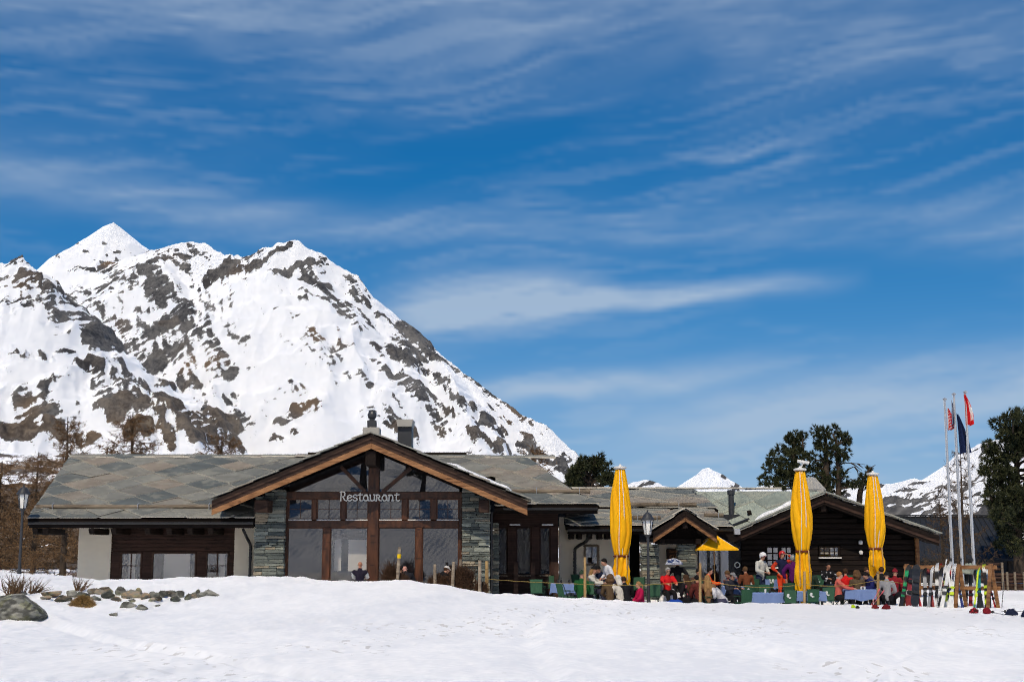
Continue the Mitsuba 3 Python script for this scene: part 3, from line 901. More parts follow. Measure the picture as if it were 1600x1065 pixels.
def gutter(m, p, q, r=.075, n=10):
    """a half-round gutter between two points"""
    p, q = np.asarray(p, float), np.asarray(q, float)
    d = (q - p) / np.linalg.norm(q - p)
    s = np.cross(d, [0, 0, 1.0]); s /= np.linalg.norm(s)
    a = np.linspace(np.pi, 2 * np.pi, n)
    ring = np.concatenate([np.stack([np.cos(a) * r, np.sin(a) * r], 1), np.stack([np.cos(a[::-1]) * (r - .008), np.sin(a[::-1]) * (r - .008)], 1)])
    k = len(ring)
    v = np.vstack([e + ring[:, :1] * s + ring[:, 1:] * np.array([0, 0, 1.0]) for e in (p, q)])
    f = []
    for i in range(k):
        j = (i + 1) % k
        f += [(i, j, k + j), (i, k + j, k + i)]
    for i in range(n - 1):
        j, l, o = i + 1, k - 1 - i, k - 2 - i
        f += [(i, l, j), (j, l, o), (k + i, k + j, k + l), (k + j, k + o, k + l)]
    m.add(v, f)
    return m


def downpipe(m, pts, r=.05):
    """a pipe with rounded bends"""
    p = np.asarray(pts, float)
    out = [p[0]]
    for i in range(1, len(p) - 1):
        a, b = p[i - 1] - p[i], p[i + 1] - p[i]
        c = min(.14, np.linalg.norm(a) * .45, np.linalg.norm(b) * .45)
        a, b = p[i] + a / np.linalg.norm(a) * c, p[i] + b / np.linalg.norm(b) * c
        for t in np.linspace(0, 1, 5):
            out.append((1 - t) ** 2 * a + 2 * t * (1 - t) * p[i] + t * t * b)
    out.append(p[-1])
    return m.tube(out, r, 8)


def letters(strokes, h, pen, depth):
    """lettering drawn with a broad pen: strokes in units of the x-height"""
    shapes = [LineString(s).buffer(pen / 2, cap_style='round', join_style='round') for s in strokes]
    g = affinity.scale(shapely.union_all(shapes), h, h, origin=(0, 0))
    return trimesh.util.concatenate([trimesh.creation.extrude_polygon(q, depth, engine='earcut') for q in getattr(g, 'geoms', [g])])


def arc(cx, cy, rx, ry, a0, a1, n=14):
    a = np.radians(np.linspace(a0, a1, n))
    return [(cx + rx * math.cos(t), cy + ry * math.sin(t)) for t in a]
# ---------------------------------------------------------------- the restaurant: long slab-roofed wing with a glazed front gable
RB = thing('restaurant_building', 'stone and timber restaurant with a glazed front gable and slab roof', 'building')
Y_EAVE, Y_WALL, Y_RIDGE, Y_GLASS, Y_VERGE, Y_PIER = 48.0, 49.9, 53.6, 48.5, 46.7, 48.05
Zr = Z(713, Y_RIDGE)
e0 = at(43, 811, Y_EAVE)
main = Face(e0, [e0[0] + 5, Y_EAVE, e0[2]], [0, Y_RIDGE, Zr])
outline = [main.px(43, 811), main.px(335, 811), main.px(560, 811), main.px(700, 800), main.px(822, 789), main.px(936, 789), main.px(893, 768), main.px(822, 714.5), main.px(112, 711.5)]
# the gable bay breaks through the eave, so the main slope stops behind its walls there
notch = Polygon([main.uv(main.o + [x - main.o[0], 0, 0]) + [0, dv] for x, dv in ((X(396, 48), -1), (X(396, 48), 3.9), (X(772, 48), 3.9), (X(772, 48), -1))])
roof_poly = main.poly(outline).difference(notch)
RROOF = add('roof', MB().prism(roof_poly, main.o - main.n * .004, main.ex, main.ey, .14), 'wood_dark_mat', RB)
lozenge_roof(RROOF, main, roof_poly, 1.5, 1.2, 0.0, (0.05, 0.95), seed=3, u0=.3, v0=.1)
# ridge capping stones, broken and lapped
r_ = np.random.default_rng(4)
xx = X(112, Y_RIDGE, 712)
while xx < X(822, Y_RIDGE, 712):
    L = r_.uniform(.7, 1.5)
    v, f = rbox(xx, xx + L - .015, Y_RIDGE - .34, Y_RIDGE + .3, Zr + .02, Zr + .085, .01)
    v[:, 2] += r_.normal(0, .012) - .30 * np.clip(Y_RIDGE - v[:, 1], 0, 1) + .02
    add('ridge_slab', (v + r_.normal(0, .008, v.shape), f), 'slab_mat', RROOF, tone=(r_.uniform(.2, .8), 0))
    xx += L
# back slope and the hip at the right end
bk = [[outline[-1][0], Y_RIDGE, Zr], [outline[-2][0], Y_RIDGE, Zr], [outline[-2][0] + 2.2, 58.5, Zr - 2.5], [outline[-1][0], 58.5, Zr - 2.5]]
deck(RROOF, 'back_slope', bk, .14, 'wood_dark_mat')
hp = [outline[-2], outline[-3], outline[5], [outline[5][0], 58.0, outline[5][2]]]
deck(RROOF, 'hip_slope', [np.asarray(p) - [0, 0, .02] for p in (hp[0], hp[2], hp[3])], .12, 'wood_dark_mat')
# eave trim, gutters, snow guards
def eave(px0, px1, py, drop=.27):
    a, b = main.px(px0, py), main.px(px1, py)
    m = MB().box(a[0], b[0], a[1] + .06, a[1] + .14, a[2] - drop, a[2] - .02)
    add('fascia', m, 'wood_dark_mat', RB, tone=(.2, 0))
    m = MB().box(a[0], b[0], a[1] + .14, Y_WALL + .1, a[2] - .20, a[2] - .15)
    add('soffit', m, 'wood_dark_mat', RB, tone=(.3, 0))
    m = gutter(MB(), (a[0], a[1] - .02, a[2] - .075), (b[0], b[1] - .02, b[2] - .075), .085)
    for t in np.arange(a[0] + .4, b[0], .8):
        m.box(t - .015, t + .015, a[1] - .11, a[1] + .05, a[2] - .085, a[2] - .06)
    add('gutter', m, 'gutter_mat', RB)
    return a, b


ea, eb = eave(45, 396, 812)
ec, ed = eave(774, 934, 790)
def snow_guard(px0, px1, py, brk):
    a, b = main.px(px0, py), main.px(px1, py)
    m = MB(); n = 9
    pts = [a + (b - a) * t + main.n * (.14 + .012 * math.sin(9 * t)) for t in np.linspace(0, 1, n)]
    m.tube(pts, [.075 + .008 * math.sin(5 * i) for i in range(n)], 8)
    k = add('snow_guard_log', m, 'wood_grey_mat', RROOF, smooth=40, tone=(.25, 0))
    for q in brk:
        c = main.px(q, py)
        m = MB().beam(c + main.n * .02 - main.ey * .13, c + main.n * .27 - main.ey * .10, .03, .02, up=(1, 0, 0)).beam(c + main.n * .26 - main.ey * .11, c + main.n * .24 + main.ey * .1, .03, .02, up=(1, 0, 0))
        add('snow_guard_bracket', m, 'alu_mat', RROOF)


snow_guard(57, 334, 797, (84, 217, 328))
snow_guard(800, 922, 773, (838, 905))
# rafter ends under the left eave
for q in (52, 68, 140, 175, 228, 262, 295, 327):
    p = main.px(q, 815)
    m = MB(); v, f = rbox(p[0] - .09, p[0] + .09, p[1] + .16, Y_WALL, p[2] - .42, p[2] - .21, .015)
    v[(v[:, 2] < p[2] - .35) & (v[:, 1] < p[1] + .3), 1] += .14
    add('rafter_end', (v, f), 'wood_dark_mat', RB, tone=(rnd.random(), 0))
# the roofline's left barge board
p0, p1 = outline[0], outline[-1]
add('barge_board', MB().beam(p0 + [.04, 0, -.12], p1 + [.04, 0, -.12], .05, .2), 'wood_dark_mat', RB, tone=(.5, 0))

# ---- left wing wall
gz = -0.3
xw = lambda px: X(px, Y_WALL, 860)
zt = Z(818, Y_WALL)
add('plaster_wall', MB().box(xw(122), xw(173), Y_WALL, 58.2, gz, zt), 'plaster_mat', RB)
add('plaster_wall', MB().box(xw(366), xw(400), Y_WALL, Y_WALL + .5, gz, zt), 'plaster_mat', RB)
yb = Y_WALL + .10
for i, (a, b) in enumerate(zip(np.linspace(Z(861, Y_WALL), zt, 8)[:-1], np.linspace(Z(861, Y_WALL), zt, 8)[1:])):
    add('wall_board', MB().box(xw(173), xw(366), yb - .03 - .004 * (i % 2), yb + .04, a + .004, b - .004, b=.006), 'wood_umber_mat', RB, tone=(rnd.uniform(.5, 1), 0))
z0w, z1w = gz + .9, Z(862, yb)
for a, b in ((173, 188), (222, 237), (307, 321.5), (357.5, 366)):
    add('wall_post', MB().box(xw(a), xw(b), yb - .05, yb + .1, gz, z1w + .02, b=.01), 'wood_umber_mat', RB, tone=(.8, 0))
add('wall_plinth', MB().box(xw(173), xw(366), yb, yb + .1, gz, z0w - .003), 'wood_umber_mat', RB)
glazed(RB, xw(188), xw(222), z0w, z1w, yb, .055, (.5,), (.55,), bar=.035, fmat='wood_brown_mat')
glazed(RB, xw(237), xw(307), z0w, z1w, yb, .055, fmat='wood_brown_mat')
glazed(RB, xw(321.5), xw(357.5), z0w, z1w, yb, .055, (.5,), (.55,), bar=.035, fmat='wood_brown_mat')
for a, b in ((252, 293), (196, 207), (339, 348)):
    add('blind', MB().box(xw(a), xw(b), yb + .35, yb + .37, z0w - .2, z1w - .06), 'blind_mat', RB)
rm = MB().box(xw(174), xw(365), yb + 3.2, yb + 3.3, gz, zt).box(xw(174), xw(365), yb + .12, yb + 3.2, zt - .35, zt - .3).box(xw(174), xw(365), yb + .12, yb + 3.2, gz, gz + .05)
add('room', rm.box(xw(173.5), xw(174), yb + .12, yb + 3.2, gz, zt).box(xw(365), xw(366), yb + .12, yb + 3.2, gz, zt), 'room_mat', RB)

# ---- the gable roof in front
ap = at(580, 676.5, Y_VERGE); lt = at(331, 780, Y_VERGE); rt = at(822, 780.5, Y_VERGE)
rt = np.array([2 * ap[0] - lt[0], Y_VERGE, lt[2]]) * .5 + rt * .5
YB = 54.0
for side, tip in ((-1, lt), (1, rt)):
    back = [0, YB - Y_VERGE, 0]
    deck(RROOF, 'gable_slope', [ap - [0, 0, .03], ap + back - [0, 0, .03], tip + back - [0, 0, .03], tip - [0, 0, .03]], .10, 'wood_dark_mat')
    n = np.cross(tip - ap, [0, 1, 0]) * -side; n /= np.linalg.norm(n)
    if n[2] < 0: n = -n
    d = (tip - ap); L = np.linalg.norm(d); d = d / L
    t = 0.0; row = 0
    while t < L - .1:
        s = min(r_.uniform(.55, .95), L - t)
        for yy0 in (0.0, .95, 1.95, 2.95):
            v, f = rbox(0, s + .12, -.05 - r_.uniform(0, .05) if yy0 == 0 else yy0, yy0 + .94, .0, .045, .008)
            w = ap + (t + v[:, :1]) * d + v[:, 1:2] * np.array([0, 1.0, 0]) + (v[:, 2:] + .018 + .035 * v[:, :1] / s) * n
            add('slab', (w + r_.normal(0, .006, w.shape), f), 'slab_mat', RROOF, tone=(r_.uniform(.1, .7) + 2, 0))
        t += s
    drop = np.array([0, 0, 1.0])
    for k, (lo, hi, yo, mat, tn) in enumerate(((.03, .20, .0, 'wood_brown_mat', .25), (.20, .335, .05, 'wood_brown_mat', .55), (.335, .52, .025, 'wood_honey_mat', .6))):
        a0, b0 = ap - drop * lo, ap - drop * hi
        a1, b1 = tip - drop * lo, tip - drop * hi
        y0, y1 = np.array([0, yo, 0]), np.array([0, yo + .07, 0])
        v = np.array([a0 + y0, b0 + y0, a1 + y0, b1 + y0, a0 + y1, b0 + y1, a1 + y1, b1 + y1])
        v[[0, 1, 4, 5], 0] += side * (.003 if k != 2 else .006)
        f = np.array([[0, 1, 3], [0, 3, 2], [4, 7, 5], [4, 6, 7], [0, 2, 6], [0, 6, 4], [1, 5, 7], [1, 7, 3], [2, 3, 7], [2, 7, 6], [0, 4, 5], [0, 5, 1]])
        add('barge_board', (v, f if side > 0 else f[:, ::-1]), mat, RB, tone=(tn, 0), label='honey coloured lower barge board of the gable' if k == 2 else None)
    # soffit boards under the overhang
    deck(RB, 'soffit', [ap + [0, .1, -.30], ap + [0, 1.9, -.30], tip + [0, 1.9, -.30], tip + [0, .1, -.30]], .04, 'wood_dark_mat')
# old snow left along the right edge of the gable roof
m = MB(); d = rt - ap; n = np.array([-d[2], 0, d[0]]) / math.hypot(d[0], d[2])
vs, fs = [], []
K = 60
for i in range(K):
    t = .42 + .49 * i / (K - 1)
    hgt = .10 * min(1, (i / 12)) * (1 if i < K - 5 else (K - 1 - i) / 5) * (.6 + .8 * float(nz(i * .19, 2.0, 0, 3, 3))) + .004
    for yy, hh in ((.22, 0), (.26, hgt * .8), (.42, hgt), (.8, hgt * 1.1), (1.2, 0)):
        vs.append(ap + d * t + np.array([0, yy + .1 * float(nz(i * .3, 1, 0, 2, 5)), 0]) + n * (.055 + hh))
for i in range(K - 1):
    for j in range(4):
        q = i * 5 + j; fs += [(q, q + 1, q + 6), (q, q + 6, q + 5)]
add('snow_strip', (np.array(vs), np.array(fs)[:, ::-1]), 'snow_mat', RROOF, smooth=True)
# ridge beam and purlin ends showing under the verge
for (q, w, py0, py1) in ((577, 17, 704, 735),):
    add('ridge_beam', MB().box(X(q - w / 2, Y_VERGE + .2), X(q + w / 2, Y_VERGE + .2), Y_VERGE + .15, Y_GLASS, Z(py1 - 8, Y_VERGE + .2), Z(py0, Y_VERGE + .2), b=.02), 'wood_dark_mat', RB)
for q0, q1 in ((398, 419), (748, 764)):
    add('purlin_end', MB().box(X(q0, 47.4), X(q1, 47.4), 47.1, Y_GLASS + .3, Z(800, 47.4), Z(781, 47.4), b=.02), 'wood_brown_mat', RB, tone=(.1, 0))

# ---- stone piers beside the glass
gable_under = lambda x: float(ap[2] - .36 - abs(x - ap[0]) * (ap[2] - lt[2]) / (ap[0] - lt[0]))
xp = lambda px: X(px, Y_PIER, 860)
stone_pier(RB, 'stone_pier', xp(397), xp(443), Y_PIER, 49.4, gz, 9, 11, top=gable_under)
stone_pier(RB, 'stone_pier', xp(722), xp(765), Y_PIER, 49.4, gz, 9, 12, top=gable_under)
stone_pier(RB, 'stone_pier', X(770, 49.6), X(779, 49.6), 49.55, 50.4, gz, 2.7, 13)

# ---- gable glazing
xg = lambda px: X(px, Y_GLASS, 840)
zg = lambda py: Z(py, Y_GLASS)
under = lambda x: gable_under(x) - .05
def post(px0, px1, z0, z1, yo=0.0, mat='wood_red_mat', tn=.5, nm='post', dp=.16):
    return add(nm, MB().box(xg(px0), xg(px1), Y_GLASS - .10 - yo, Y_GLASS + dp - .1, z0, z1, b=.012), mat, RB, tone=(tn, 0))


post(575, 592, gz, under(xg(577)) - .05, .08, 'wood_red_mat', .12, 'centre_post', .24)
post(443.5, 450, gz, zg(768), .02, tn=.35)
post(717, 722, gz, zg(768), .02, tn=.35)
for a, b in ((505.5, 516.5), (650, 660)):
    post(a, b, gz, zg(824), .03, tn=.7)
for a, b in ((487.5, 494.5), (532.5, 540), (628.5, 637), (673, 682)):
    post(a, b, zg(812), zg(779), .02, tn=.6)
add('tie_beam', MB().box(xg(443), xg(575), Y_GLASS - .16, Y_GLASS + .1, zg(779), zg(768), b=.015).box(xg(592), xg(722), Y_GLASS - .16, Y_GLASS + .1, zg(779), zg(768), b=.015), 'wood_red_mat', RB, tone=(.05, 0))
add('tie_beam', MB().box(xg(450), xg(575), Y_GLASS - .13, Y_GLASS + .1, zg(824), zg(812.6), b=.015).box(xg(592), xg(717), Y_GLASS - .13, Y_GLASS + .1, zg(824), zg(812.6), b=.015), 'wood_red_mat', RB, tone=(.15, 0))
for a, b in ((450, 487.5), (494.5, 532.5), (540, 575), (592, 628.5), (637, 673), (682, 717)):
    glazed(RB, xg(a), xg(b), zg(811), zg(779), Y_GLASS, .035, (.5,), (.5,), bar=.018, glass='pane_dark_mat')
    add('window_sill', MB().box(xg(a) + .01, xg(b) - .01, Y_GLASS - .15, Y_GLASS - .01, zg(812.6), zg(811.2)), 'white_paint_mat', RB)
for a, b in ((450, 505.5), (516.5, 575), (592, 650), (660, 717)):
    glazed(RB, xg(a), xg(b), gz + .25, zg(824), Y_GLASS, .03, glass='pane_mat' if a == 516.5 else 'pane_dark_mat')
# the triangle of glass under the roof, with its two braces
tri = [(xg(450), zg(768)), (xg(575), zg(768)), (xg(575), under(xg(575))), (xg(450), max(under(xg(450)), zg(768) + .02))]
tr2 = [(xg(592), zg(768)), (xg(717), zg(768)), (xg(717), max(under(xg(717)), zg(768) + .02)), (xg(592), under(xg(592)))]
for q in (tri, tr2):
    v = np.array([[a, Y_GLASS - .02, b] for a, b in q])
    add('gable_pane', (v, np.array([[0, 1, 2], [0, 2, 3]])), 'pane_dark_mat', RB)
for (xa, ya, xb, yb2) in ((531, 729, 570, 768), (641, 731, 597, 768)):
    a, b = np.array([xg(xa), Y_GLASS - .05, zg(ya)]), np.array([xg(xb), Y_GLASS - .05, zg(yb2)])
    add('brace', MB().beam(a, b, .12, .22, up=(0, 1, 0)), 'wood_red_mat', RB, tone=(.1, 0))
# the room behind: floor, back wall, ceiling that follows the roof, a few pale blinds
yi = Y_GLASS + .16
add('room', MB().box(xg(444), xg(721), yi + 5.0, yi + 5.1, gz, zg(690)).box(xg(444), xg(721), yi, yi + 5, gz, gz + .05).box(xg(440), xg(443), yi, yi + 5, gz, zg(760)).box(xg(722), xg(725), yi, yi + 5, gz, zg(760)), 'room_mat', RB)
for a, b, c, d in ((519, 530, 842, 892), (541, 571, 842, 892)):
    add('blind', MB().box(xg(a), xg(b), yi + .5, yi + .52, zg(d), zg(c)), 'blind_mat', RB)
for q in (667, 681):
    m = MB().tube([(xg(q), yi + .8, zg(824)), (xg(q + 1), yi + .8, zg(858))], .012, 5)
    add('hanging_lamp', m.lathe([(.02, 0), (.16, -.05), (.2, -.3), (.17, -.42)], 12, (xg(q + 1), yi + .8, zg(857))), 'iron_mat', RB)

# ---- the name over the entrance, in uncial letters
U = {'R': ([[(.0, 0), (.05, 1.36)], [(-.08, 1.40), (.15, 1.45)] + arc(.28, 1.06, .42, .40, 92, -80), [(.34, .68), (.62, .12), (.98, .0)]], 1.05),
     'e': ([arc(.42, .46, .40, .46, 30, 330), [(.05, .42), (.40, .50), (.76, .66)]], .95),
     's': ([arc(.36, .72, .30, .24, 20, 230) + arc(.36, .24, .32, .24, 70, -160)], .82),
     't': ([[(.02, .92), (.74, .98)], [(.36, 1.22), (.30, .5)] + arc(.58, .26, .28, .26, 180, 320)], .86),
     'a': ([arc(.40, .44, .38, .44, 60, 400), [(.62, .95), (.80, .10), (.98, .0)], [(.28, .96), (.62, .93)]], 1.04),
     'u': ([[(.0, .92), (.10, .94), (.12, .4)] + arc(.40, .32, .30, .32, 190, 330), [(.80, .96), (.78, .2), (.94, .0)], [(.62, .95), (.80, .95)]], 1.04),
     'r': ([[(.08, 0), (.12, .92)], [(.0, .95), (.2, .97)] + arc(.30, .72, .28, .24, 90, -70), [(.36, .48), (.54, .08), (.86, .0)]], .98),
     'n': ([[(.10, 0), (.12, .94)], [(.0, .92), (.12, .94)], arc(.40, .52, .30, .42, 160, 0) + [(.70, .3), (.56, .0), (.86, .0)]], .98)}
sx, zb, hh = xg(532.5), zg(782.2), (zg(768.3) - zg(782.2)) / 1.45
for ch in 'Restaurant':
    st, adv = U[ch]
    m = letters(st, hh, .20, .03)
    v = m.vertices
    v = np.stack([sx + v[:, 0], Y_GLASS - .235 + .03 - v[:, 2], zb + v[:, 1]], 1)
    add('sign_letter', (v, m.faces), 'sign_mat', RB, label=f'cream uncial letter {ch} of the word Restaurant')
    sx += adv * hh * 1.0
plain('sign_mat', (.78, .75, .68), .5, .3)

# ---- entrance bay right of the gable
YD = 50.6
xd = lambda px: X(px, YD, 860)
zd = lambda py: Z(py, YD)
add('entrance_wall', MB().box(xd(770), xd(872), YD + .06, YD + .2, zd(822), zd(800)), 'wood_umber_mat', RB, tone=(.6, 0))
add('entrance_wall', MB().box(xd(770), xd(872), YD + .06, YD + .2, gz, zd(898)), 'wood_umber_mat', RB, tone=(.6, 0))
for a, b in ((772, 778), (793, 806.5), (830, 843), (860, 872)):
    add('post', MB().box(xd(a), xd(b), YD - .04, YD + .2, zd(898), zd(822), b=.015), 'wood_umber_mat', RB, tone=(.9, 0))
for a, b in ((778, 793), (806.5, 830), (843, 860)):
    glazed(RB, xd(a), xd(b), zd(898), zd(823), YD + .12, .05, fmat='wood_umber_mat', glass='pane_thin_mat')
    add('window_sill', MB().box(xd(a), xd(b), YD - .05, YD + .1, zd(899.5), zd(898)), 'wood_grey_mat', RB)
for q in (806, 832, 868):
    add('railing_post', MB().box(xd(q) - .08, xd(q) + .08, YD - .9, YD - .76, gz, Z(879, YD - .9), b=.01), 'wood_brown_mat', RB, tone=(.2, 0))
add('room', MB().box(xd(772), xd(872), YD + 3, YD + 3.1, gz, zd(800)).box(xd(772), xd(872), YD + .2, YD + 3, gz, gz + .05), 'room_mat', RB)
for a, b in ((796, 813), (846, 864)):
    add('lamp_tube', MB().box(xd(a), xd(b), YD - .5, YD - .42, Z(820.5, YD - .5), Z(818, YD - .5), b=.015), 'alu_mat', RB)
# ---- chimneys
c0 = at(631, 698, 51.0)
add('chimney', MB().box(X(620.5, 51), X(642.5, 51), 50.6, 51.5, Z(712, 51), Z(668, 51), b=.01), 'iron_mat', RB, label='dark metal box chimney with a pale concrete cap')
v, f = rbox(X(618.5, 51), X(644.5, 51), 50.45, 51.6, Z(668, 51), Z(657, 51))
lo = v[:, 2] < Z(663, 51); cx = X(631.5, 51); v[lo, 0] = cx + (v[lo, 0] - cx) * .86
add('chimney_cap', (v, f), 'concrete_mat', RB)
cx, cy = X(581, 49.2, 680), 49.2
zz = lambda py: Z(py, 49.2)
add('flue', MB().box(cx - .16, cx + .16, cy - .16, cy + .16, zz(668), zz(656.5), b=.02).lathe([(.09, zz(656.5)), (.10, zz(654)), (.15, zz(652)), (.165, zz(647)), (.12, zz(643)), (.13, zz(641)), (.05, zz(640))], 14, (cx, cy, 0)), 'iron_mat', RB, label='black flue pot on the gable ridge')
add('flue_plinth', MB().box(cx - .3, cx + .3, cy - .3, cy + .3, zz(680), zz(668.2), b=.02), 'concrete_mat', RB)
# downpipes
pz = main.px(335, 817)
m = downpipe(MB(), [(X(380, 48.6), 48.5, Z(827, 48.6)), (X(384, 49.5), 49.6, Z(839, 49.5)), (X(391, 49.7), 49.75, Z(850, 49.7)), (X(391, 49.7), 49.75, gz)], .055)
add('downpipe', m, 'gutter_mat', RB, smooth=40)
m = downpipe(MB(), [(X(768, 48.6), 48.2, Z(800, 48.6)), (X(768, 48.6), 48.2, gz)], .05)
add('downpipe', m, 'gutter_mat', RB, smooth=40)
# ---------------------------------------------------------------- the low middle wing with its porch
LW = thing('low_wing_building', 'low cream walled wing with stone roof and porch left of the dark chalet', 'building')
YR2, YS2, YE2, YW2 = 57.0, 54.1, 51.3, 52.6
ra, sa, ea2 = Z(764.5, YR2), Z(794, YS2), Z(822, YE2)
up_face = Face([0, YR2, ra], [5, YR2, ra], [0, YS2, sa])
lo_face = Face([0, YS2, sa - .10], [5, YS2, sa - .10], [0, YE2, ea2])
cut_l = lambda f, pts: [f.px(*q) for q in pts]
up_out = cut_l(up_face, [(892, 762.5), (1085, 766), (1122, 796), (880, 793)])
LROOF = add('roof', MB().prism(up_face.poly(up_out), up_face.o - up_face.n * .004, up_face.ex, up_face.ey, .14), 'wood_dark_mat', LW)
lozenge_roof(LROOF, up_face, up_face.poly(up_out), 2.0, 1.4, 0.0, (.1, .8), seed=21)
lo_out = cut_l(lo_face, [(884, 822), (1146, 824), (1112, 796), (880, 795)])
LR2 = add('lower_roof', MB().prism(lo_face.poly(lo_out), lo_face.o - lo_face.n * .004, lo_face.ex, lo_face.ey, .13), 'wood_dark_mat', LW)
lozenge_roof(LR2, lo_face, lo_face.poly(lo_out), 1.8, 1.3, 0.0, (.15, .85), seed=22)
xx = X(894, YR2, 765)
while xx < X(1180, YR2, 765):
    L = r_.uniform(.7, 1.5)
    v, f = rbox(xx, xx + L - .015, YR2 - .3, YR2 + .3, ra + .03, ra + .085, .01)
    add('ridge_slab', (v + r_.normal(0, .01, v.shape), f), 'slab_mat', LROOF, tone=(r_.uniform(.15, .6), 0))
    xx += L
deck(LROOF, 'back_slope', [[X(892, YR2), YR2, ra - .02], [X(1078, YR2), YR2, ra - .02], [X(1078, YR2), 61, ra - 2], [X(892, YR2), 61, ra - 2]], .14, 'wood_dark_mat')
# logs that hold the snow
for f_, a, b, py, br in ((up_face, 985, 1088, 794, (1060,)), (lo_face, 988, 1032, 815, (996, 1026)), (lo_face, 1100, 1130, 811, (1122,))):
    p, q = f_.px(a, py), f_.px(b, py)
    m = MB().tube([p + f_.n * .16 + (q - p) * t for t in np.linspace(0, 1, 5)], .08, 8)
    add('snow_guard_log', m, 'wood_grey_mat', LROOF, smooth=40, tone=(.0, 0))
    for c in br:
        e = f_.px(c, py)
        add('snow_guard_bracket', MB().beam(e - f_.ey * .13, e + f_.n * .28 - f_.ey * .10, .03, .02, up=(1, 0, 0)), 'alu_mat', LROOF)
for a, b in ((888, 1023), (1118, 1146)):
    p, q = lo_face.px(a, 823), lo_face.px(b, 823)
    add('fascia', MB().box(p[0], q[0], p[1] + .05, p[1] + .12, p[2] - .26, p[2] - .03), 'wood_dark_mat', LW)
    m = gutter(MB(), (p[0], p[1] - .02, p[2] - .08), (q[0], q[1] - .02, q[2] - .08), .085)
    for t in np.arange(p[0] + .2, q[0], .55):
        m.box(t - .014, t + .014, p[1] - .115, p[1] + .05, p[2] - .09, p[2] - .06)
    add('gutter', m, 'gutter_mat', LW)
    add('soffit', MB().box(p[0], q[0], p[1] + .12, YW2 + .1, p[2] - .22, p[2] - .17), 'wood_dark_mat', LW)
for q in (893, 906, 922, 938, 950):
    v, f = rbox(X(q - 3, YE2), X(q + 4, YE2), YE2 + .13, YW2, Z(835, YE2) - .16, Z(835, YE2) + .03, .015)
    add('rafter_end', (v, f), 'wood_dark_mat', LW, tone=(.4, 0))
xl = lambda px: X(px, YW2, 870)
zl = lambda py: Z(py, YW2)
add('plaster_wall', MB().box(xl(874), xl(913), YW2, YW2 + .4, gz, zl(820)).box(xl(936), xl(984), YW2, YW2 + .4, gz, zl(820)).box(xl(913), xl(936), YW2, YW2 + .4, gz, zl(880)).box(xl(913), xl(936), YW2, YW2 + .4, zl(850), zl(820)), 'plaster_mat', LW)
add('corner_pilaster', MB().box(xl(873.5), xl(881), YW2 - .5, YW2 - .003, gz, zl(808)), 'plaster_mat', LW)
m = MB()
for a, b, c, d in ((912, 915.5, 851, 880), (933, 936.5, 851, 880), (915.5, 933, 851, 854), (912, 936.5, 880, 883)):
    m.box(xl(a), xl(b), YW2 - .04, YW2 + .12, zl(d), zl(c))
wk = add('window', m, 'wood_grey_mat', LW, tone=(.0, 0), label='small window with a weathered grey frame')
v = np.array([[xl(915), YW2 + .1, zl(880)], [xl(933.5), YW2 + .1, zl(880)], [xl(933.5), YW2 + .1, zl(853)], [xl(915), YW2 + .1, zl(853)]])
add('pane', (v, np.array([[0, 1, 2], [0, 2, 3]])), 'pane_mat', wk)
add('glazing_bar', MB().box(xl(924.4), xl(925.8), YW2 + .03, YW2 + .09, zl(880), zl(854)), 'wood_dark_mat', wk)
add('room', MB().box(xl(910), xl(940), YW2 + 1.5, YW2 + 1.6, 0, 2.4).box(xl(984), xl(1004), YW2 + 1.2, YW2 + 1.3, gz, 2.6), 'black_mat', LW)
m = downpipe(MB(), [(X(922, YE2), YE2 - .02, Z(833, YE2)), (X(917, 51.8), 51.9, Z(845, 51.8)), (X(898, 52.4), 52.42, Z(856, 52.4)), (X(898, 52.4), 52.42, gz)], .06)
add('downpipe', m, 'gutter_mat', LW, smooth=40, label='brown downpipe crossing the cream wall')
# porch
YPV, YPP = 49.9, 50.7
pa, pl, pr = at(1071, 795.5, YPV), at(1021, 829, YPV), at(1120, 829, YPV)
for side, tip in ((-1, pl), (1, pr)):
    back = np.array([0, 4.4, 0])
    deck(LROOF, 'porch_slope', [pa - [0, 0, .03], pa + back - [0, 0, .03], tip + back - [0, 0, .03], tip - [0, 0, .03]], .09, 'wood_dark_mat')
    fc = Face(pa, tip, pa + back)
    lozenge_roof(LROOF, fc, fc.poly([pa - [0, .08, 0], pa + back, tip + back, tip - [0, .08, 0]]), 1.3, 1.0, 0.0, (.2, .7), seed=30 + side, thick=.045, lift=.07)
    for k, (lo, hi, yo, mat, tn) in enumerate(((.03, .20, .0, 'wood_dark_mat', .9), (.20, .30, .04, 'wood_brown_mat', .1), (.30, .42, .02, 'wood_honey_mat', .15))):
        dr0 = np.array([0, 0, 1.0])
        y0, y1 = np.array([0, yo, 0]), np.array([0, yo + .06, 0])
        q0, q1 = pa, tip
        v = np.array([q0 - dr0 * lo + y0, q0 - dr0 * hi + y0, q1 - dr0 * lo + y0, q1 - dr0 * hi + y0, q0 - dr0 * lo + y1, q0 - dr0 * hi + y1, q1 - dr0 * lo + y1, q1 - dr0 * hi + y1])
        v[[0, 1, 4, 5], 0] += side * (.003 + .002 * k)
        f = np.array([[0, 1, 3], [0, 3, 2], [4, 7, 5], [4, 6, 7], [0, 2, 6], [0, 6, 4], [1, 5, 7], [1, 7, 3], [2, 3, 7], [2, 7, 6], [0, 4, 5], [0, 5, 1]])
        add('barge_board', (v, f if side > 0 else f[:, ::-1]), mat, LW, tone=(tn, 0))
    deck(LROOF, 'porch_soffit', [pa + [0, .1, -.26], pa + [0, 2.5, -.26], tip + [0, 2.5, -.26], tip + [0, .1, -.26]], .03, 'wood_dark_mat')
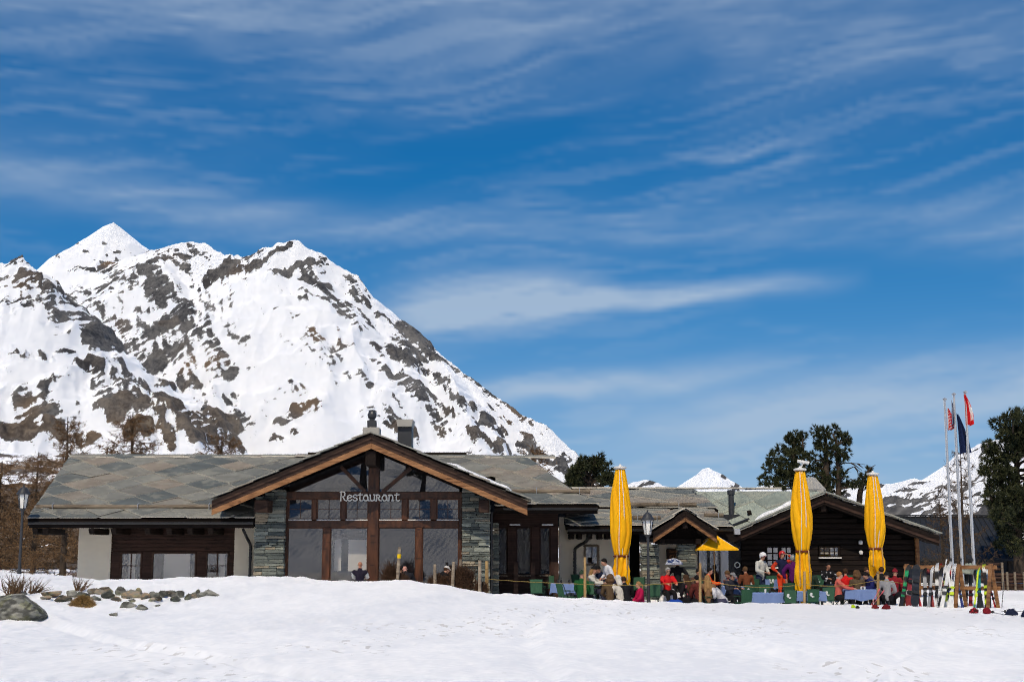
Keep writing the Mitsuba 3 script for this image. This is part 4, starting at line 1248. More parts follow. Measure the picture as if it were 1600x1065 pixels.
add('porch_gable', MB().add(np.array([pa + [0, 1.0, -.3], pl + [.3, 1.0, -.3], pr + [-.3, 1.0, -.3], pa + [0, 1.06, -.3], pl + [.3, 1.06, -.3], pr + [-.3, 1.06, -.3]]), [(0, 1, 2), (3, 5, 4), (0, 3, 4), (0, 4, 1), (1, 4, 5), (1, 5, 2), (2, 5, 3), (2, 3, 0)]), 'wood_dark_mat', LW)
add('ridge_beam', MB().box(pa[0] - .1, pa[0] + .1, YPV + .15, YPV + 1, pa[2] - .68, pa[2] - .42, b=.02), 'wood_dark_mat', LW, tone=(.9, 0))
for q in (1036, 1093):
    add('purlin_end', MB().box(X(q - 4, YPV), X(q + 4, YPV), YPV + .2, YPP + .3, Z(850, YPV), Z(841, YPV), b=.02), 'wood_dark_mat', LW, tone=(.8, 0))
add('porch_beam', MB().box(X(1024, YPP), X(1098, YPP), YPP - .1, YPP + .25, Z(849.5, YPP), Z(841, YPP), b=.01), 'wood_dark_mat', LW)
stone_pier(LW, 'stone_pier', X(1003, YPP), X(1030, YPP), YPP, YPP + .7, gz, Z(849.6, YPP), 41, hmin=.05, hmax=.12)
stone_pier(LW, 'stone_pier', X(1060, YPP), X(1088, YPP), YPP, YPP + .7, gz, Z(849.6, YPP), 42, hmin=.05, hmax=.12)
yq = YW2 + .3
xq = lambda px: X(px, yq, 870)
add('porch_wall', MB().box(xq(1029), xq(1090), yq, yq + .2, gz, Z(838, yq)), 'plaster_mat', LW)
sb = add('sign_board', MB().box(xq(1041), xq(1070), yq - .07, yq - .02, Z(872.5, yq), Z(856.5, yq), b=.012), 'wood_brown_mat', LW, tone=(.1, 0), label='brown wooden sign board in the porch with two lines of lettering')
scr = {'B': [[(0, 0), (0, 1.4)], arc(0, 1.05, .5, .35, 90, -90), arc(0, .35, .6, .35, 90, -90)], 'T': [[(-.1, 1.4), (.9, 1.4)], [(.4, 1.4), (.35, 0)]], '.': [[(.0, .0), (.1, .05)]], "'": [[(.1, 1.4), (.05, 1.1)]],
       'd': [arc(.35, .4, .35, .4, 20, 340), [(.7, 1.4), (.7, 0)]], 'i': [[(.1, 0), (.1, .9)]]}
x_ = xq(1049)
for txt, row in (("Restaurant", 861.5), ("d'Tenn", 869.5)):
    hh2, x_ = (.055, xq(1046.5)) if row < 865 else (.085, xq(1045.5))
    for ch in txt:
        g = scr.get(ch) or U.get(ch, U['e'])[0]
        m = letters(g, hh2, .22, .012)
        v = np.stack([x_ + m.vertices[:, 0], yq - .072 - m.vertices[:, 2] + .0, Z(row, yq) - hh2 * .5 + m.vertices[:, 1]], 1)
        add('sign_letter', (v, m.faces), 'wood_honey_mat', sb, tone=(.9, 0))
        x_ += hh2 * (1.05 if ch != "'" else .5)
# glazed door right of the porch, white post
yd2 = YW2 + .35
for a, b in ((1090, 1106), (1107, 1124)):
    glazed(LW, X(a, yd2), X(b, yd2), gz + .1, Z(846, yd2), yd2, .04, fmat='iron_mat')
add('curtain', MB().box(X(1092, yd2), X(1101, yd2), yd2 + .2, yd2 + .22, gz, Z(848, yd2)), 'blind_mat', LW)
add('lintel', MB().box(X(1088, yd2), X(1150, yd2), yd2 - .1, yd2 + .1, Z(845.5, yd2), Z(826, yd2)), 'wood_dark_mat', LW)
add('corner_post', MB().box(X(1125, yd2), X(1137, yd2), yd2 - .12, yd2 + .12, gz, Z(846, yd2), b=.01), 'white_paint_mat', LW, label='white painted corner post beside the glass door')
add('room', MB().box(X(1088, 55), X(1130, 55), 55.4, 55.5, gz, 3), 'room_mat', LW)

# ---------------------------------------------------------------- the dark timber chalet at the right
CH = thing('timber_chalet', 'dark timber chalet with a wide low gable and pale green stone roof', 'building')
YCV, YCW = 53.0, 54.3
ca, cl, cr = at(1288, 771.5, YCV), at(1147, 833, YCV), at(1468, 836, YCV)
cf = Face(ca, cl, up_face.px(1081, 772))
co = [cf.px(1080, 770.5), cf.px(1180, 769), cf.px(1278, 769.5), ca - [0, .06, 0], cl - [0, .06, 0]]
CROOF = add('roof', MB().prism(cf.poly(co), cf.o - cf.n * .004, cf.ex, cf.ey, .13), 'wood_dark_mat', CH)
lozenge_roof(CROOF, cf, cf.poly(co), 1.55, 1.25, 1.0, (.1, .9), seed=51, v0=.2, u0=.4)
cb = [0, 5.0, 0]
deck(CROOF, 'right_slope', [ca - [0, 0, .02], ca + cb - [0, 0, .02], cr + cb - [0, 0, .02], cr - [0, 0, .02]], .12, 'wood_dark_mat')
fr_ = Face(ca, cr, ca + cb)
lozenge_roof(CROOF, fr_, fr_.poly([ca - [0, .06, 0], ca + cb, cr + cb, cr - [0, .06, 0]]), 1.55, 1.25, .6, (.1, .9), seed=52)
for side, tip in ((-1, cl), (1, cr)):
    d = tip - ca; L = np.linalg.norm(d); d = d / L; t = 0
    n = np.array([-d[2], 0, d[0]]) * (1 if d[0] > 0 else -1)
    while t < L - .05:
        s = min(r_.uniform(.5, .9), L - t)
        v, f = rbox(0, s + .05, -.10 - r_.uniform(0, .05), .5, .02, .07, .008)
        add('verge_slab', (ca + (t + v[:, :1]) * d + v[:, 1:2] * np.array([0, 1.0, 0]) + (v[:, 2:] + .05 + .02 * v[:, :1]) * n, f), 'slab_mat', CROOF, tone=(r_.uniform(.2, .6) + 2, .4))
        t += s
    for k, (lo, hi, yo, mat, tn) in enumerate(((.02, .17, .0, 'wood_dark_mat', .9), (.17, .31, .05, 'wood_brown_mat', .3), (.31, .40, .09, 'wood_dark_mat', .6))):
        dz = np.array([0, 0, 1.0]); y0, y1 = np.array([0, yo, 0]), np.array([0, yo + .06, 0])
        v = np.array([ca - dz * lo + y0, ca - dz * hi + y0, tip - dz * lo + y0, tip - dz * hi + y0, ca - dz * lo + y1, ca - dz * hi + y1, tip - dz * lo + y1, tip - dz * hi + y1])
        v[[0, 1, 4, 5], 0] += side * (.003 + .002 * k)
        f = np.array([[0, 1, 3], [0, 3, 2], [4, 7, 5], [4, 6, 7], [0, 2, 6], [0, 6, 4], [1, 5, 7], [1, 7, 3], [2, 3, 7], [2, 7, 6], [0, 4, 5], [0, 5, 1]])
        add('barge_board', (v, f if side > 0 else f[:, ::-1]), mat, CH, tone=(tn, 0))
    deck(CROOF, 'verge_soffit', [ca + [0, .1, -.26], ca + [0, 1.6, -.26], tip + [0, 1.6, -.26], tip + [0, .1, -.26]], .03, 'wood_dark_mat')
# snow lying along the left verge
m = MB(); K = 44; d = cl - ca; n = cf.n; vs, fs = [], []
for i in range(K):
    t = .16 + .62 * i / (K - 1)
    hgt = .13 * min(1, i / 9) * min(1, (K - 1 - i) / 9) * (.6 + .8 * float(nz(i * .21, 5.0, 0, 3, 3))) + .003
    for yy, hh in ((.06, 0), (.10, hgt * .8), (.26, hgt), (.55, hgt * .8), (.8, 0)):
        vs.append(ca + d * t + np.array([0, yy, 0]) + n * (.16 + hh))
for i in range(K - 1):
    for j in range(4):
        q = i * 5 + j; fs += [(q, q + 1, q + 6), (q, q + 6, q + 5)]
add('snow_strip', (np.array(vs), np.array(fs)), 'snow_mat', CROOF, smooth=True)
# the dark metal valley where it meets the low wing
m = MB()
va, vb, vc = cf.px(1081, 773), cf.px(1143, 826), cf.px(1150, 830)
m.beam(va + cf.n * .13, vb + cf.n * .13, .2, .05, up=cf.n).beam(vb + cf.n * .13, cf.px(1172, 814) + cf.n * .12, .1, .05, up=cf.n)
add('valley_gutter', m, 'gutter_mat', CROOF)
add('gutter_outlet', MB().box(vc[0] - .12, vc[0] + .12, vc[1] - .3, vc[1] - .1, vc[2] - .12, vc[2] + .1, b=.02), 'alu_mat', CROOF)
pf = cf.px(1143, 806)
m = MB().lathe([(.11, -.1), (.11, .82), (.15, .84), (.15, 1.0), (.11, 1.02)], 14, pf)
add('stove_pipe', m, 'iron_mat', CROOF, smooth=40, label='black stove pipe standing on the pale green roof')
v, f = rbox(pf[0] - .38, pf[0] + .38, pf[1] - .3, pf[1] + .3, pf[2] - .2, pf[2] + .06, .02)
add('pipe_flashing', (v, f), 'gutter_mat', CROOF)
add('snow_stop', MB().tube([cf.px(1170, 808) + cf.n * .2, cf.px(1176, 806) + cf.n * .2], .09, 8), 'wood_dark_mat', CROOF)
cc = at(1268, 762, 57.5)
v, f = rbox(cc[0] - .45, cc[0] + .45, 57.2, 58.1, cc[2] - 1.2, cc[2] - .1, .02)
add('chimney', (v, f), 'concrete_mat', CROOF, label='grey chimney with a stone slab hood behind the ridge')
add('chimney_hood', MB().lathe([(.62, -.12), (.64, -.05), (.22, .42), (.16, .45)], 4, (cc[0], 57.65, cc[2])), 'concrete_mat', CROOF)
# walls of squared logs
xc = lambda px: X(px, YCW, 870)
zc_ = lambda py: Z(py, YCW)
zlog = gz
WL = []
holes = [(1197, 1218, 852, 886), (1219.5, 1238.5, 852, 886), (1279, 1313, 852, 871)]
lowx, highx = X(1158, YCW), X(1434, YCW)
while zlog < zc_(778):
    h = .205
    zt_ = zlog + h
    def roofx(z):
        k = (ca[2] - .32 - z)
        return max(lowx, ca[0] - k * (ca[0] - cl[0]) / (ca[2] - cl[2])), min(highx, ca[0] + k * (cr[0] - ca[0]) / (ca[2] - cr[2]))
    a, b = roofx(zt_)
    spans = [(a, b)]
    for q0, q1, r0, r1 in holes:
        if zt_ > zc_(r1) + .02 and zlog < zc_(r0) - .02:
            spans = [s for u0, u1 in spans for s in ((u0, min(u1, xc(q0))), (max(u0, xc(q1)), u1)) if s[1] - s[0] > .05]
    if b - a > .3:
        for u0, u1 in spans:
            add('log', MB().box(u0, u1, YCW + rnd.uniform(-.012, .012), YCW + .2, zlog + .006, zt_ - .006, b=.025), 'wood_dark_mat', CH, tone=(rnd.uniform(.0, .5), 0))
    zlog += h
bw = Polygon([(lowx, gz), (highx, gz), (highx, roofx(1.0)[0] * 0 + cr[2] - .1), (ca[0], ca[2] - .42), (lowx, cl[2] - .2)])
for q0, q1, r0, r1 in holes:
    bw = bw.difference(sbox(xc(q0), zc_(r1), xc(q1), zc_(r0)))
add('wall_core', MB().prism(bw, [0, YCW + .12, 0], np.array([1.0, 0, 0]), np.array([0, 0, 1.0]), .03), 'black_mat', CH)
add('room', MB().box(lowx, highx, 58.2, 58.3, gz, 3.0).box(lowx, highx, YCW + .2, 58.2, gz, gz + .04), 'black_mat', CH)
for q0, q1, r0, r1, bx, bz in ((1197, 1218, 853, 885.5, (.5,), (.333, .667)), (1219.5, 1238.5, 853, 885.5, (.5,), (.333, .667)), (1280, 1312, 853, 870, (.25, .5, .75), (.5,))):
    k = glazed(CH, xc(q0), xc(q1), zc_(r1), zc_(r0), YCW + .04, .05, bx, bz, 'wood_dark_mat', bar=.04)
    add('net_curtain', MB().box(xc(q0) + .05, xc(q1) - .05, YCW + .12, YCW + .13, zc_(r1) + .1, zc_(r0) - .05), 'blind_mat', k)
    add('window_sill', MB().box(xc(q0) - .03, xc(q1) + .05, YCW - .16, YCW, zc_(r1 + 2.2), zc_(r1), b=.01), 'white_paint_mat', CH)
for py in (847, 862.5):
    add('wall_lamp', MB().lathe([(.02, .09), (.075, .05), (.085, 0), (.07, -.06), (.02, -.08)], 12, (X(1344, YCW), YCW - .12, zc_(py))).box(X(1344, YCW) - .03, X(1344, YCW) + .03, YCW - .1, YCW, zc_(py) - .03, zc_(py) + .03), 'white_paint_mat', CH, smooth=40)
add('corner_post', MB().box(xc(1430), xc(1435.5), YCW - .14, YCW + .1, gz, zc_(840), b=.01), 'wood_honey_mat', CH, tone=(.1, 0))
add('side_wall', MB().box(xc(1428), xc(1429), YCW + .21, 60, gz, 1.9), 'wood_dark_mat', CH)
add('side_wall', MB().box(lowx, lowx + .1, YCW + .21, 59, gz, 2.2), 'wood_dark_mat', CH)
add('ridge_beam', MB().box(ca[0] - .1, ca[0] + .1, YCV + .2, YCW, ca[2] - .66, ca[2] - .40, b=.02), 'wood_dark_mat', CH, tone=(.8, 0))
rg = MB().tube([(X(1151, YCW), YCW - .06, zc_(882)) + .10 * np.array([math.cos(t), 0, math.sin(t)]) for t in np.linspace(0, 2 * np.pi, 17)], .022, 6)
add('round_plate', rg, 'white_paint_mat', CH, smooth=True, label='small white ring on the dark wall beside the glass door')

# ---------------------------------------------------------------- the dark shed behind the flagpoles
SH = thing('metal_roofed_shed', 'dark shed with a standing seam metal roof behind the flagpoles', 'building')
ys0, ys1 = 80.0, 75.6
s0, s1 = at(1382, 806, ys0), at(1566, 806, ys0)
s2, s3 = at(1372, 872, ys1), at(1618, 872, ys1)
s0[2] = s1[2]; s2[2] = s3[2]
deck(SH, 'roof', [s2, s3, s1, s0], .16, 'shed_mat')
plain('shed_mat', (.030, .033, .037), .5, .5, .3)
plain('shed_wall_mat', (.035, .037, .04), .7, .3)
for t in np.linspace(.0, 1, 24):
    add('roof_seam', MB().beam(s2 + (s3 - s2) * t + [0, 0, .02], s0 + (s1 - s0) * t + [0, 0, .02], .05, .09, up=(0, -.5, .8)), 'shed_mat', SH)
add('ridge_cap', MB().beam(s0 + [0, 0, .05], s1 + [0, 0, .05], .35, .06), 'shed_mat', SH)
deck(SH, 'back_slope', [s0, s1, s1 + [0, 4, -2.5], s0 + [0, 4, -2.5]], .1, 'shed_mat')
for a in np.arange(s2[0] + .3, s3[0] - .2, .55):
    add('wall_board', MB().box(a + .006, a + .544, ys1 + .35 + .006 * (int(a * 10) % 2), ys1 + .45, gz, s2[2] - .05), 'shed_wall_mat', SH)
v = np.array([s1 - [.15, 0, .12], [s1[0] - .15, ys1 + .5, s2[2]], [s1[0] - .15, ys1 + .5, gz], [s1[0] - .15, 84, gz], [s1[0] - .15, 84, s2[2]]])
add('end_wall', MB().add(np.vstack([v, v - [.1, 0, 0]]), [(0, 1, 2), (0, 2, 3), (0, 3, 4), (5, 7, 6), (5, 8, 7), (5, 9, 8), (0, 5, 6), (0, 6, 1), (0, 4, 9), (0, 9, 5)]), 'shed_wall_mat', SH)
# ---------------------------------------------------------------- parasols, lamps, flags, stakes
def fold_fn(n, depth, seed):
    ph = rnd.uniform(0, 6)
    def f(a, z):
        tw = .35 * math.sin(z * 1.7 + ph)
        w = np.abs(np.sin((a + tw) * n / 2 + .35 * np.sin(3 * a + ph + z * .8)))
        return 1 - depth * (1 - w ** .8) + .05 * np.sin(2 * a + ph + 2 * z)
    return f


def closed_parasol(px, Y, py_top, py_tie, py_skirt, widest, label, r_top=.17, tilt=0.0):
    """a big folded market parasol: cap, ribs, tied canvas with deep folds, loose skirt, mast"""
    P = thing('closed_parasol', label, 'parasol', 'closed yellow parasols on the terrace')
    bx, top, tie, low = X(px, Y), Z(py_top, Y), Z(py_tie, Y), Z(py_skirt, Y)
    g = g0(bx, Y)
    s = Y / FPX
    R = widest * s / 2
    H = top - tie
    prof = [(r_top, top - .05)]
    for t in np.linspace(.03, 1, 34):
        r = np.interp(t, [0, .08, .30, .55, .72, .86, .95, 1.0], [r_top * 1.02, r_top * 1.22, R * .80, R * .985, R * 1.0, R * .86, R * .68, R * .58])
        prof.append((r * 1.0, top - .05 - t * (H - .05)))
    m = MB().lathe(prof[::-1], 90, (bx, Y, 0), fold=fold_fn(9, .22, 1))
    add('canopy', m, 'canvas_mat', P, smooth=True)
    prof = []
    K = tie - low
    for t in np.linspace(0, 1, 18):
        r = np.interp(t, [0, .12, .25, .32, .45, .8, 1], [R * .60, R * .66, R * .64, R * .70, R * .82, R * .80, R * .62])
        prof.append((r * 1.0, tie - .012 - t * K))
    base = fold_fn(8, .34, 2)
    m = MB()
    ph = rnd.uniform(0, 6)
    def skirt(a, z):
        t = (tie - z) / K
        return base(a, z * 1.3) * (1 + .10 * t * np.sin(3 * a + ph))
    m.lathe(prof[::-1], 90, (bx, Y, 0), fold=skirt)
    v, f = m.mesh()
    a = np.arctan2(v[:, 1] - Y, v[:, 0] - bx)
    t = np.clip((tie - v[:, 2]) / K, 0, 1)
    v[:, 2] -= t ** 3 * K * .30 * (np.sin(2.0 * a + ph) * .7 + .5 * np.sin(5 * a + 2 * ph))
    add('skirt', (v, f), 'canvas_mat', P, smooth=True)
    m = MB().lathe([(R * .60, tie - .03), (R * .67, tie - .02), (R * .67, tie + .02), (R * .60, tie + .03)], 30, (bx, Y, 0))
    add('tie_strap', m, 'tint_mat', P, smooth=40, color=(.16, .035, .02))
    # the white ribs between the folds
    for k, an in enumerate(np.radians([255, 279])):
        pts = []
        for t in np.linspace(0.01, .985, 14):
            r = np.interp(t, [0, .08, .30, .55, .72, .86, .95, 1.0], [r_top * 1.02, r_top * 1.22, R * .80, R * .985, R * 1.0, R * .86, R * .68, R * .60]) * (.955 if k % 2 else .985)
            pts.append((bx + math.cos(an + .10 * math.sin(4 * t)) * r, Y + math.sin(an) * r, top - .05 - t * (H - .05)))
        add('rib', MB().tube(pts, .014, 5), 'white_paint_mat', P, smooth=True)
    for k in (-1, 1):
        add('strut', MB().tube([(bx + k * R * .40, Y - R * .66, tie + .05), (bx + k * R * .46, Y - R * .70, tie - K * .75)], .022, 6), 'wood_stake_mat', P, smooth=True, tone=(1, 0))
    add('mast', MB().tube([(bx, Y, g - .2), (bx, Y, top - .02)], .045, 10), 'alu_mat', P, smooth=True)
    m = MB().lathe([(r_top * 1.22, -.02), (r_top * 1.35, 0), (r_top * 1.3, .05), (.05, .08), (.03, .14)], 20, (bx, Y, top))
    add('cap', m, 'white_paint_mat', P, smooth=40)
    add('base_plate', MB().box(bx - .4, bx + .4, Y - .4, Y + .4, g - .02, g + .06, b=.02), 'concrete_mat', P)
    return P


closed_parasol(970.5, 48.6, 731, 868.5, 918, 36, 'tall closed yellow parasol nearest the cream wall and porch')
pk = closed_parasol(1254, 48.2, 734, 861, 934, 34, 'tall closed yellow parasol with a white lamp on its cap, middle of three')
bx, tp = X(1254, 48.2), Z(734, 48.2)
add('lamp_head', MB().tube([(bx + .02, 48.2, tp + .1), (bx + .12, 48.15, tp + .28)], .035, 6).tube([(bx - .1, 48.1, tp + .31), (bx + .3, 48.1, tp + .24)], .055, 8), 'white_paint_mat', pk, smooth=40)
closed_parasol(1368.5, 50.2, 741, 857, 894, 33, 'tall closed yellow parasol beside the ski rack, furthest right')

# the small open parasol beyond the porch
YO = 50.6
oc, oa = X(1117, YO), Z(832, YO)
OP = thing('open_parasol', 'small open yellow parasol beside the porch gable', 'parasol')
rim_z = Z(857, YO - .7)
rad = (X(1150, YO) - oc) * 1.38
vs = [np.array([oc, YO + .2, oa])]
K = 4
rim = []
for i in range(K):
    a, a2 = math.pi * (.25 + i / 2) + .05, math.pi * (.75 + i / 2) + .05
    c0, c1 = (np.array([oc + rad * math.cos(q), YO + .2 + rad * math.sin(q), rim_z]) for q in (a, a2))
    for t in np.linspace(0, 1, 7)[:-1]:
        p = c0 + (c1 - c0) * t
        cc_ = np.array([oc, YO + .2, p[2]])
        p = p + (cc_ - p) * .06 * math.sin(math.pi * t)
        p[2] -= .01 * math.sin(math.pi * t)
        rim.append(p)
apx = vs[0]; n = len(rim); V = [apx]; Fc = []
for s_ in np.linspace(.2, 1, 5):
    for p in rim:
        q = apx + (p - apx) * s_; q[2] -= .03 * math.sin(math.pi * s_); V.append(q)
for i in range(n):
    j = (i + 1) % n
    Fc.append((0, 1 + i, 1 + j))
    for k in range(4):
        a, b = 1 + k * n, 1 + (k + 1) * n
        Fc += [(a + i, b + i, b + j), (a + i, b + j, a + j)]
add('canopy', (np.array(V), np.array(Fc)), 'canvas_mat', OP, smooth=35)
Vv = []
for p in rim: Vv += [p, p - [0, 0, .05]]
Fv = []
for i in range(n):
    j = (i + 1) % n; Fv += [(2 * i, 2 * i + 1, 2 * j + 1), (2 * i, 2 * j + 1, 2 * j)]
add('valance', (np.array(Vv), np.array(Fv)), 'canvas_mat', OP, smooth=35)
for i in range(0, n, 6):
    add('rib', MB().tube([apx - [0, 0, .03], rim[i] - [0, 0, .03]], .012, 5), 'white_paint_mat', OP)
add('mast', MB().tube([(oc, YO + .2, -.2), (oc, YO + .2, oa)], .022, 8), 'wood_stake_mat', OP, smooth=True, tone=(.3, 0))


def street_lamp(px, Y, py_top, py_base, label):
    L = thing('street_lamp', label, 'street lamp')
    x = X(px, Y); top = Z(py_top, Y); g = min(Z(py_base, Y), g0(x, Y))
    zb_ = top - 1.02   # underside of the lantern
    add('base', MB().lathe([(.10, g - .3), (.10, g + .22), (.085, g + .26), (.07, g + .5), (.055, g + .55)], 12, (x, Y, 0)), 'iron_mat', L, smooth=40)
    add('pole', MB().tube([(x, Y, g + .5), (x, Y, zb_ + .02)], [.052, .04], 12), 'iron_mat', L, smooth=40)
    add('collar', MB().lathe([(.04, zb_), (.06, zb_ + .04), (.045, zb_ + .10), (.10, zb_ + .20), (.11, zb_ + .22)], 12, (x, Y, 0)), 'iron_mat', L, smooth=40)
    z0, z1, r0, r1 = zb_ + .22, zb_ + .70, .115, .19
    gl = add('lantern_glass', MB().lathe([(r0 * .93, z0), (r1 * .93, z1)], 6, (x, Y, 0)), 'lamp_glass_mat', L)
    for k in range(6):
        a = k * math.pi / 3
        add('lantern_bar', MB().tube([(x + r0 * math.cos(a), Y + r0 * math.sin(a), z0), (x + r1 * math.cos(a), Y + r1 * math.sin(a), z1)], .014, 5), 'iron_mat', L)
    add('lantern_roof', MB().lathe([(r1 * 1.22, z1 - .01), (r1 * 1.24, z1 + .02), (r1 * .98, z1 + .08), (r1 * .8, z1 + .15), (r1 * .45, z1 + .23), (.03, z1 + .25), (.02, z1 + .33)], 18, (x, Y, 0)), 'iron_mat', L, smooth=30)
    return L


street_lamp(1012.5, 46.6, 797, 934, 'dark lamp post in front of the terrace tables')
street_lamp(32, 47.4, 757, 905, 'dark lamp post at the left end of the restaurant')

# ---- flags
FLAGCLOTH = 'tint_mat'
def flagpole(px_t, px_b, Y, py_top, label):
    Fp = thing('flagpole', label, 'flagpole', None)
    a = at(px_t, py_top, Y); x = (X(px_b, Y) + a[0]) / 2
    g = 0.0
    add('pole', MB().tube([(x, Y, g - .3), (x, Y, (a[2] + g) / 2), (x, Y, a[2])], [.062, .052, .038], 12), 'alu_mat', Fp, smooth=True)
    add('finial', MB().lathe([(.03, -.04), (.09, .0), (.10, .03), (.05, .05), (.02, .08)], 12, (x, Y, a[2])), 'alu_mat', Fp, smooth=40)
    add('halyard', MB().tube([(x - .07, Y - .05, g + 1.2), (x - .085, Y - .05, a[2] * .5), (x - .06, Y - .05, a[2] - .05)], .007, 4), 'white_paint_mat', Fp)
    add('cleat', MB().box(x - .1, x - .04, Y - .1, Y - .03, g + 1.3, g + 1.42, b=.01), 'iron_mat', Fp)
    return x, a[2]


def hanging_flag(x, Y, z0, z1, wtop, wmid, drift, colour, label, folds=3.0, ph=0.0):
    """cloth drooping beside its pole in a few deep folds; colour(s, t) names the colour of each spot of the cloth, s across and t down"""
    nu, nv = 26, 40
    V, C = [], []
    for j in range(nv):
        t = j / (nv - 1)
        w = wtop + (wmid - wtop) * math.sin(math.pi * min(1, t * 1.15) * .62)
        for i in range(nu):
            s = i / (nu - 1)
            fold = math.sin(s * folds * 2 * math.pi + ph + 1.1 * t)
            xx_ = x + .05 + w * (s + .10 * fold * (1 - .3 * t)) + drift * t * (.15 + .85 * s)
            yy_ = Y - .05 - .16 * fold * (.35 + .65 * t) * (.4 + .6 * math.sin(math.pi * s))
            zz_ = z0 + (z1 - z0) * t - (.55 * s * (z0 - z1) * .18) * (1 - t) + .03 * fold
            V.append((xx_, yy_, zz_)); C.append(colour(s, t))
    Fv = []
    for j in range(nv - 1):
        for i in range(nu - 1):
            q = j * nu + i; Fv += [(q, q + 1, q + nu + 1), (q, q + nu + 1, q + nu)]
    key = numbered('flag')
    scene[key] = mikit.ply((np.array(V), np.array(Fv)), FLAGCLOTH, smooth=True, color=np.array(C))
    labels[key] = {'label': label, 'category': 'flag'}


YFp = 57.0
x1, t1 = flagpole(1474.5, 1489, YFp, 624, 'silver flagpole with the short red and white flag, leftmost of three')
x2, t2 = flagpole(1490, 1503, YFp - .3, 616, 'silver flagpole with the long dark blue flag, middle of three')
x3, t3 = flagpole(1509, 1520, YFp - .6, 613, 'silver flagpole with the red flag, rightmost of three')
RED, WHT, NVY = (.62, .015, .02), (.75, .74, .73), (.012, .022, .075)
def col_left(s, t):
    star = ((s * 4.0) % 1 - .5) ** 2 + ((t * 7.0 + .5 * (int(s * 4) % 2)) % 1 - .5) ** 2 < .11
    return (RED if not star else WHT) if s > .45 else (WHT if not star else RED)
def col_right(s, t):
    return WHT if (abs(s - .84) < .10 and abs(t - .5) < .34) or (abs(t - .5) < .10 and abs(s - .84) < .32) else RED
zf = lambda py: Z(py, YFp)
hanging_flag(x1, YFp, zf(637), zf(671), .10, .22, .02, col_left, 'narrow red and white flag drooping on the left pole', 2.0, .6)
hanging_flag(x2, YFp - .3, zf(646), zf(709), .10, .20, .36, lambda s, t: NVY, 'long dark blue flag hanging on the middle pole', 2.0, 2.0)
hanging_flag(x2 - .20, YFp - .3, zf(627), zf(664), .07, .08, -.02, lambda s, t: (.05, .075, .16) if s > .3 else (.35, .38, .45), 'folded grey blue edge of a flag left of the middle pole', 1.0, .4)
hanging_flag(x3 - .14, YFp - .6, zf(617), zf(666), 0.09, .27, .08, col_right, 'bright red flag with a white cross drooping on the right pole', 2.0, 1.0)

# ---- stakes with rope, and the bundles of brushwood
def stake(px, py0, py1, Y, r, label, lean=0.0, mat='wood_stake_mat', tone=.4, tape=None):
    S = thing('wooden_stake', label, 'stake')
    a, b = at(px, py0, Y), at(px - lean, py1, Y)
    g = g0(b[0], Y); b = a + (b - a) * max(1.0, (a[2] - g + .25) / max(a[2] - b[2], .1))
    pts = [a + (b - a) * t for t in np.linspace(0, 1, 5)]
    add('shaft', MB().tube(pts, [r * .92, r, r * 1.02, r, r], 9), mat, S, smooth=50, tone=(tone, 0))
    if tape:
        c0, c1 = a + (b - a) * .02, a + (b - a) * .16
        add('painted_band', MB().tube([a + (b - a) * .17, a + (b - a) * .27], r * 1.12, 9), 'tint_mat', S, smooth=50, color=(.75, .50, .01))
    return a, b


rope_tops = []
for px, p0, p1, Y, lb in ((760.5, 876, 924, 45.6, 'yellow painted stake beside the stone pier, tied with rope'), (914, 870, 929, 45.2, 'slim yellow stake in front of the cream wall and grey window'),
                          (1094, 879, 934, 45.0, 'slim yellow stake in front of the orange jacket'), (1257, 892, 942, 44.8, 'slim yellow stake in front of the middle parasol'),
                          (1372, 892, 932, 45.0, 'slim yellow stake beside the grey sweater')):
    a, b = stake(px, p0, p1, Y, .045 if px > 800 else .06, lb, lean=0, tone=.2)
    rope_tops.append((px, Y))
rope_px = [(760.5, 904), (914, 912), (1094, 905), (1257, 912), (1372, 905), (1500, 910)]
rope_Y = [45.6, 45.2, 45.0, 44.8, 45.0, 46.0]
pts = []
for (a, b), (Ya, Yb), sag in zip(zip(rope_px[:-1], rope_px[1:]), zip(rope_Y[:-1], rope_Y[1:]), (.02, .10, .16, .12, .10)):
    p, q = at(a[0], a[1], Ya - .05), at(b[0], b[1], Yb - .05)
    for t in np.linspace(0, 1, 13)[:-1]:
        e = p + (q - p) * t; e[2] -= sag * 4 * t * (1 - t); pts.append(e)
add('rope', MB().tube(pts, .009, 6), 'tint_mat', smooth=True, color=(.36, .25, .08), label='thin yellow rope strung along the terrace stakes', cat='rope')
for px, p0, p1, Y, lean, lb, tp in ((624.5, 854, 914, 44.2, 4, 'tall grey stake with a yellow painted top', True), (679.5, 881, 912, 44.4, 0, 'short grey stake left among the brushwood bundles', False),
                                (709, 877, 917, 44.0, 2, 'pale stake left of the largest brushwood bundle', False), (719.5, 873, 912, 44.9, 0, 'pale stake behind the largest brushwood bundle', False),
                                (749.5, 875, 923, 43.6, 0, 'pale stake in front of the small brushwood bundle', False)):
    stake(px, p0, p1, Y, .055, lb, lean, 'wood_grey_mat', .95, tp)


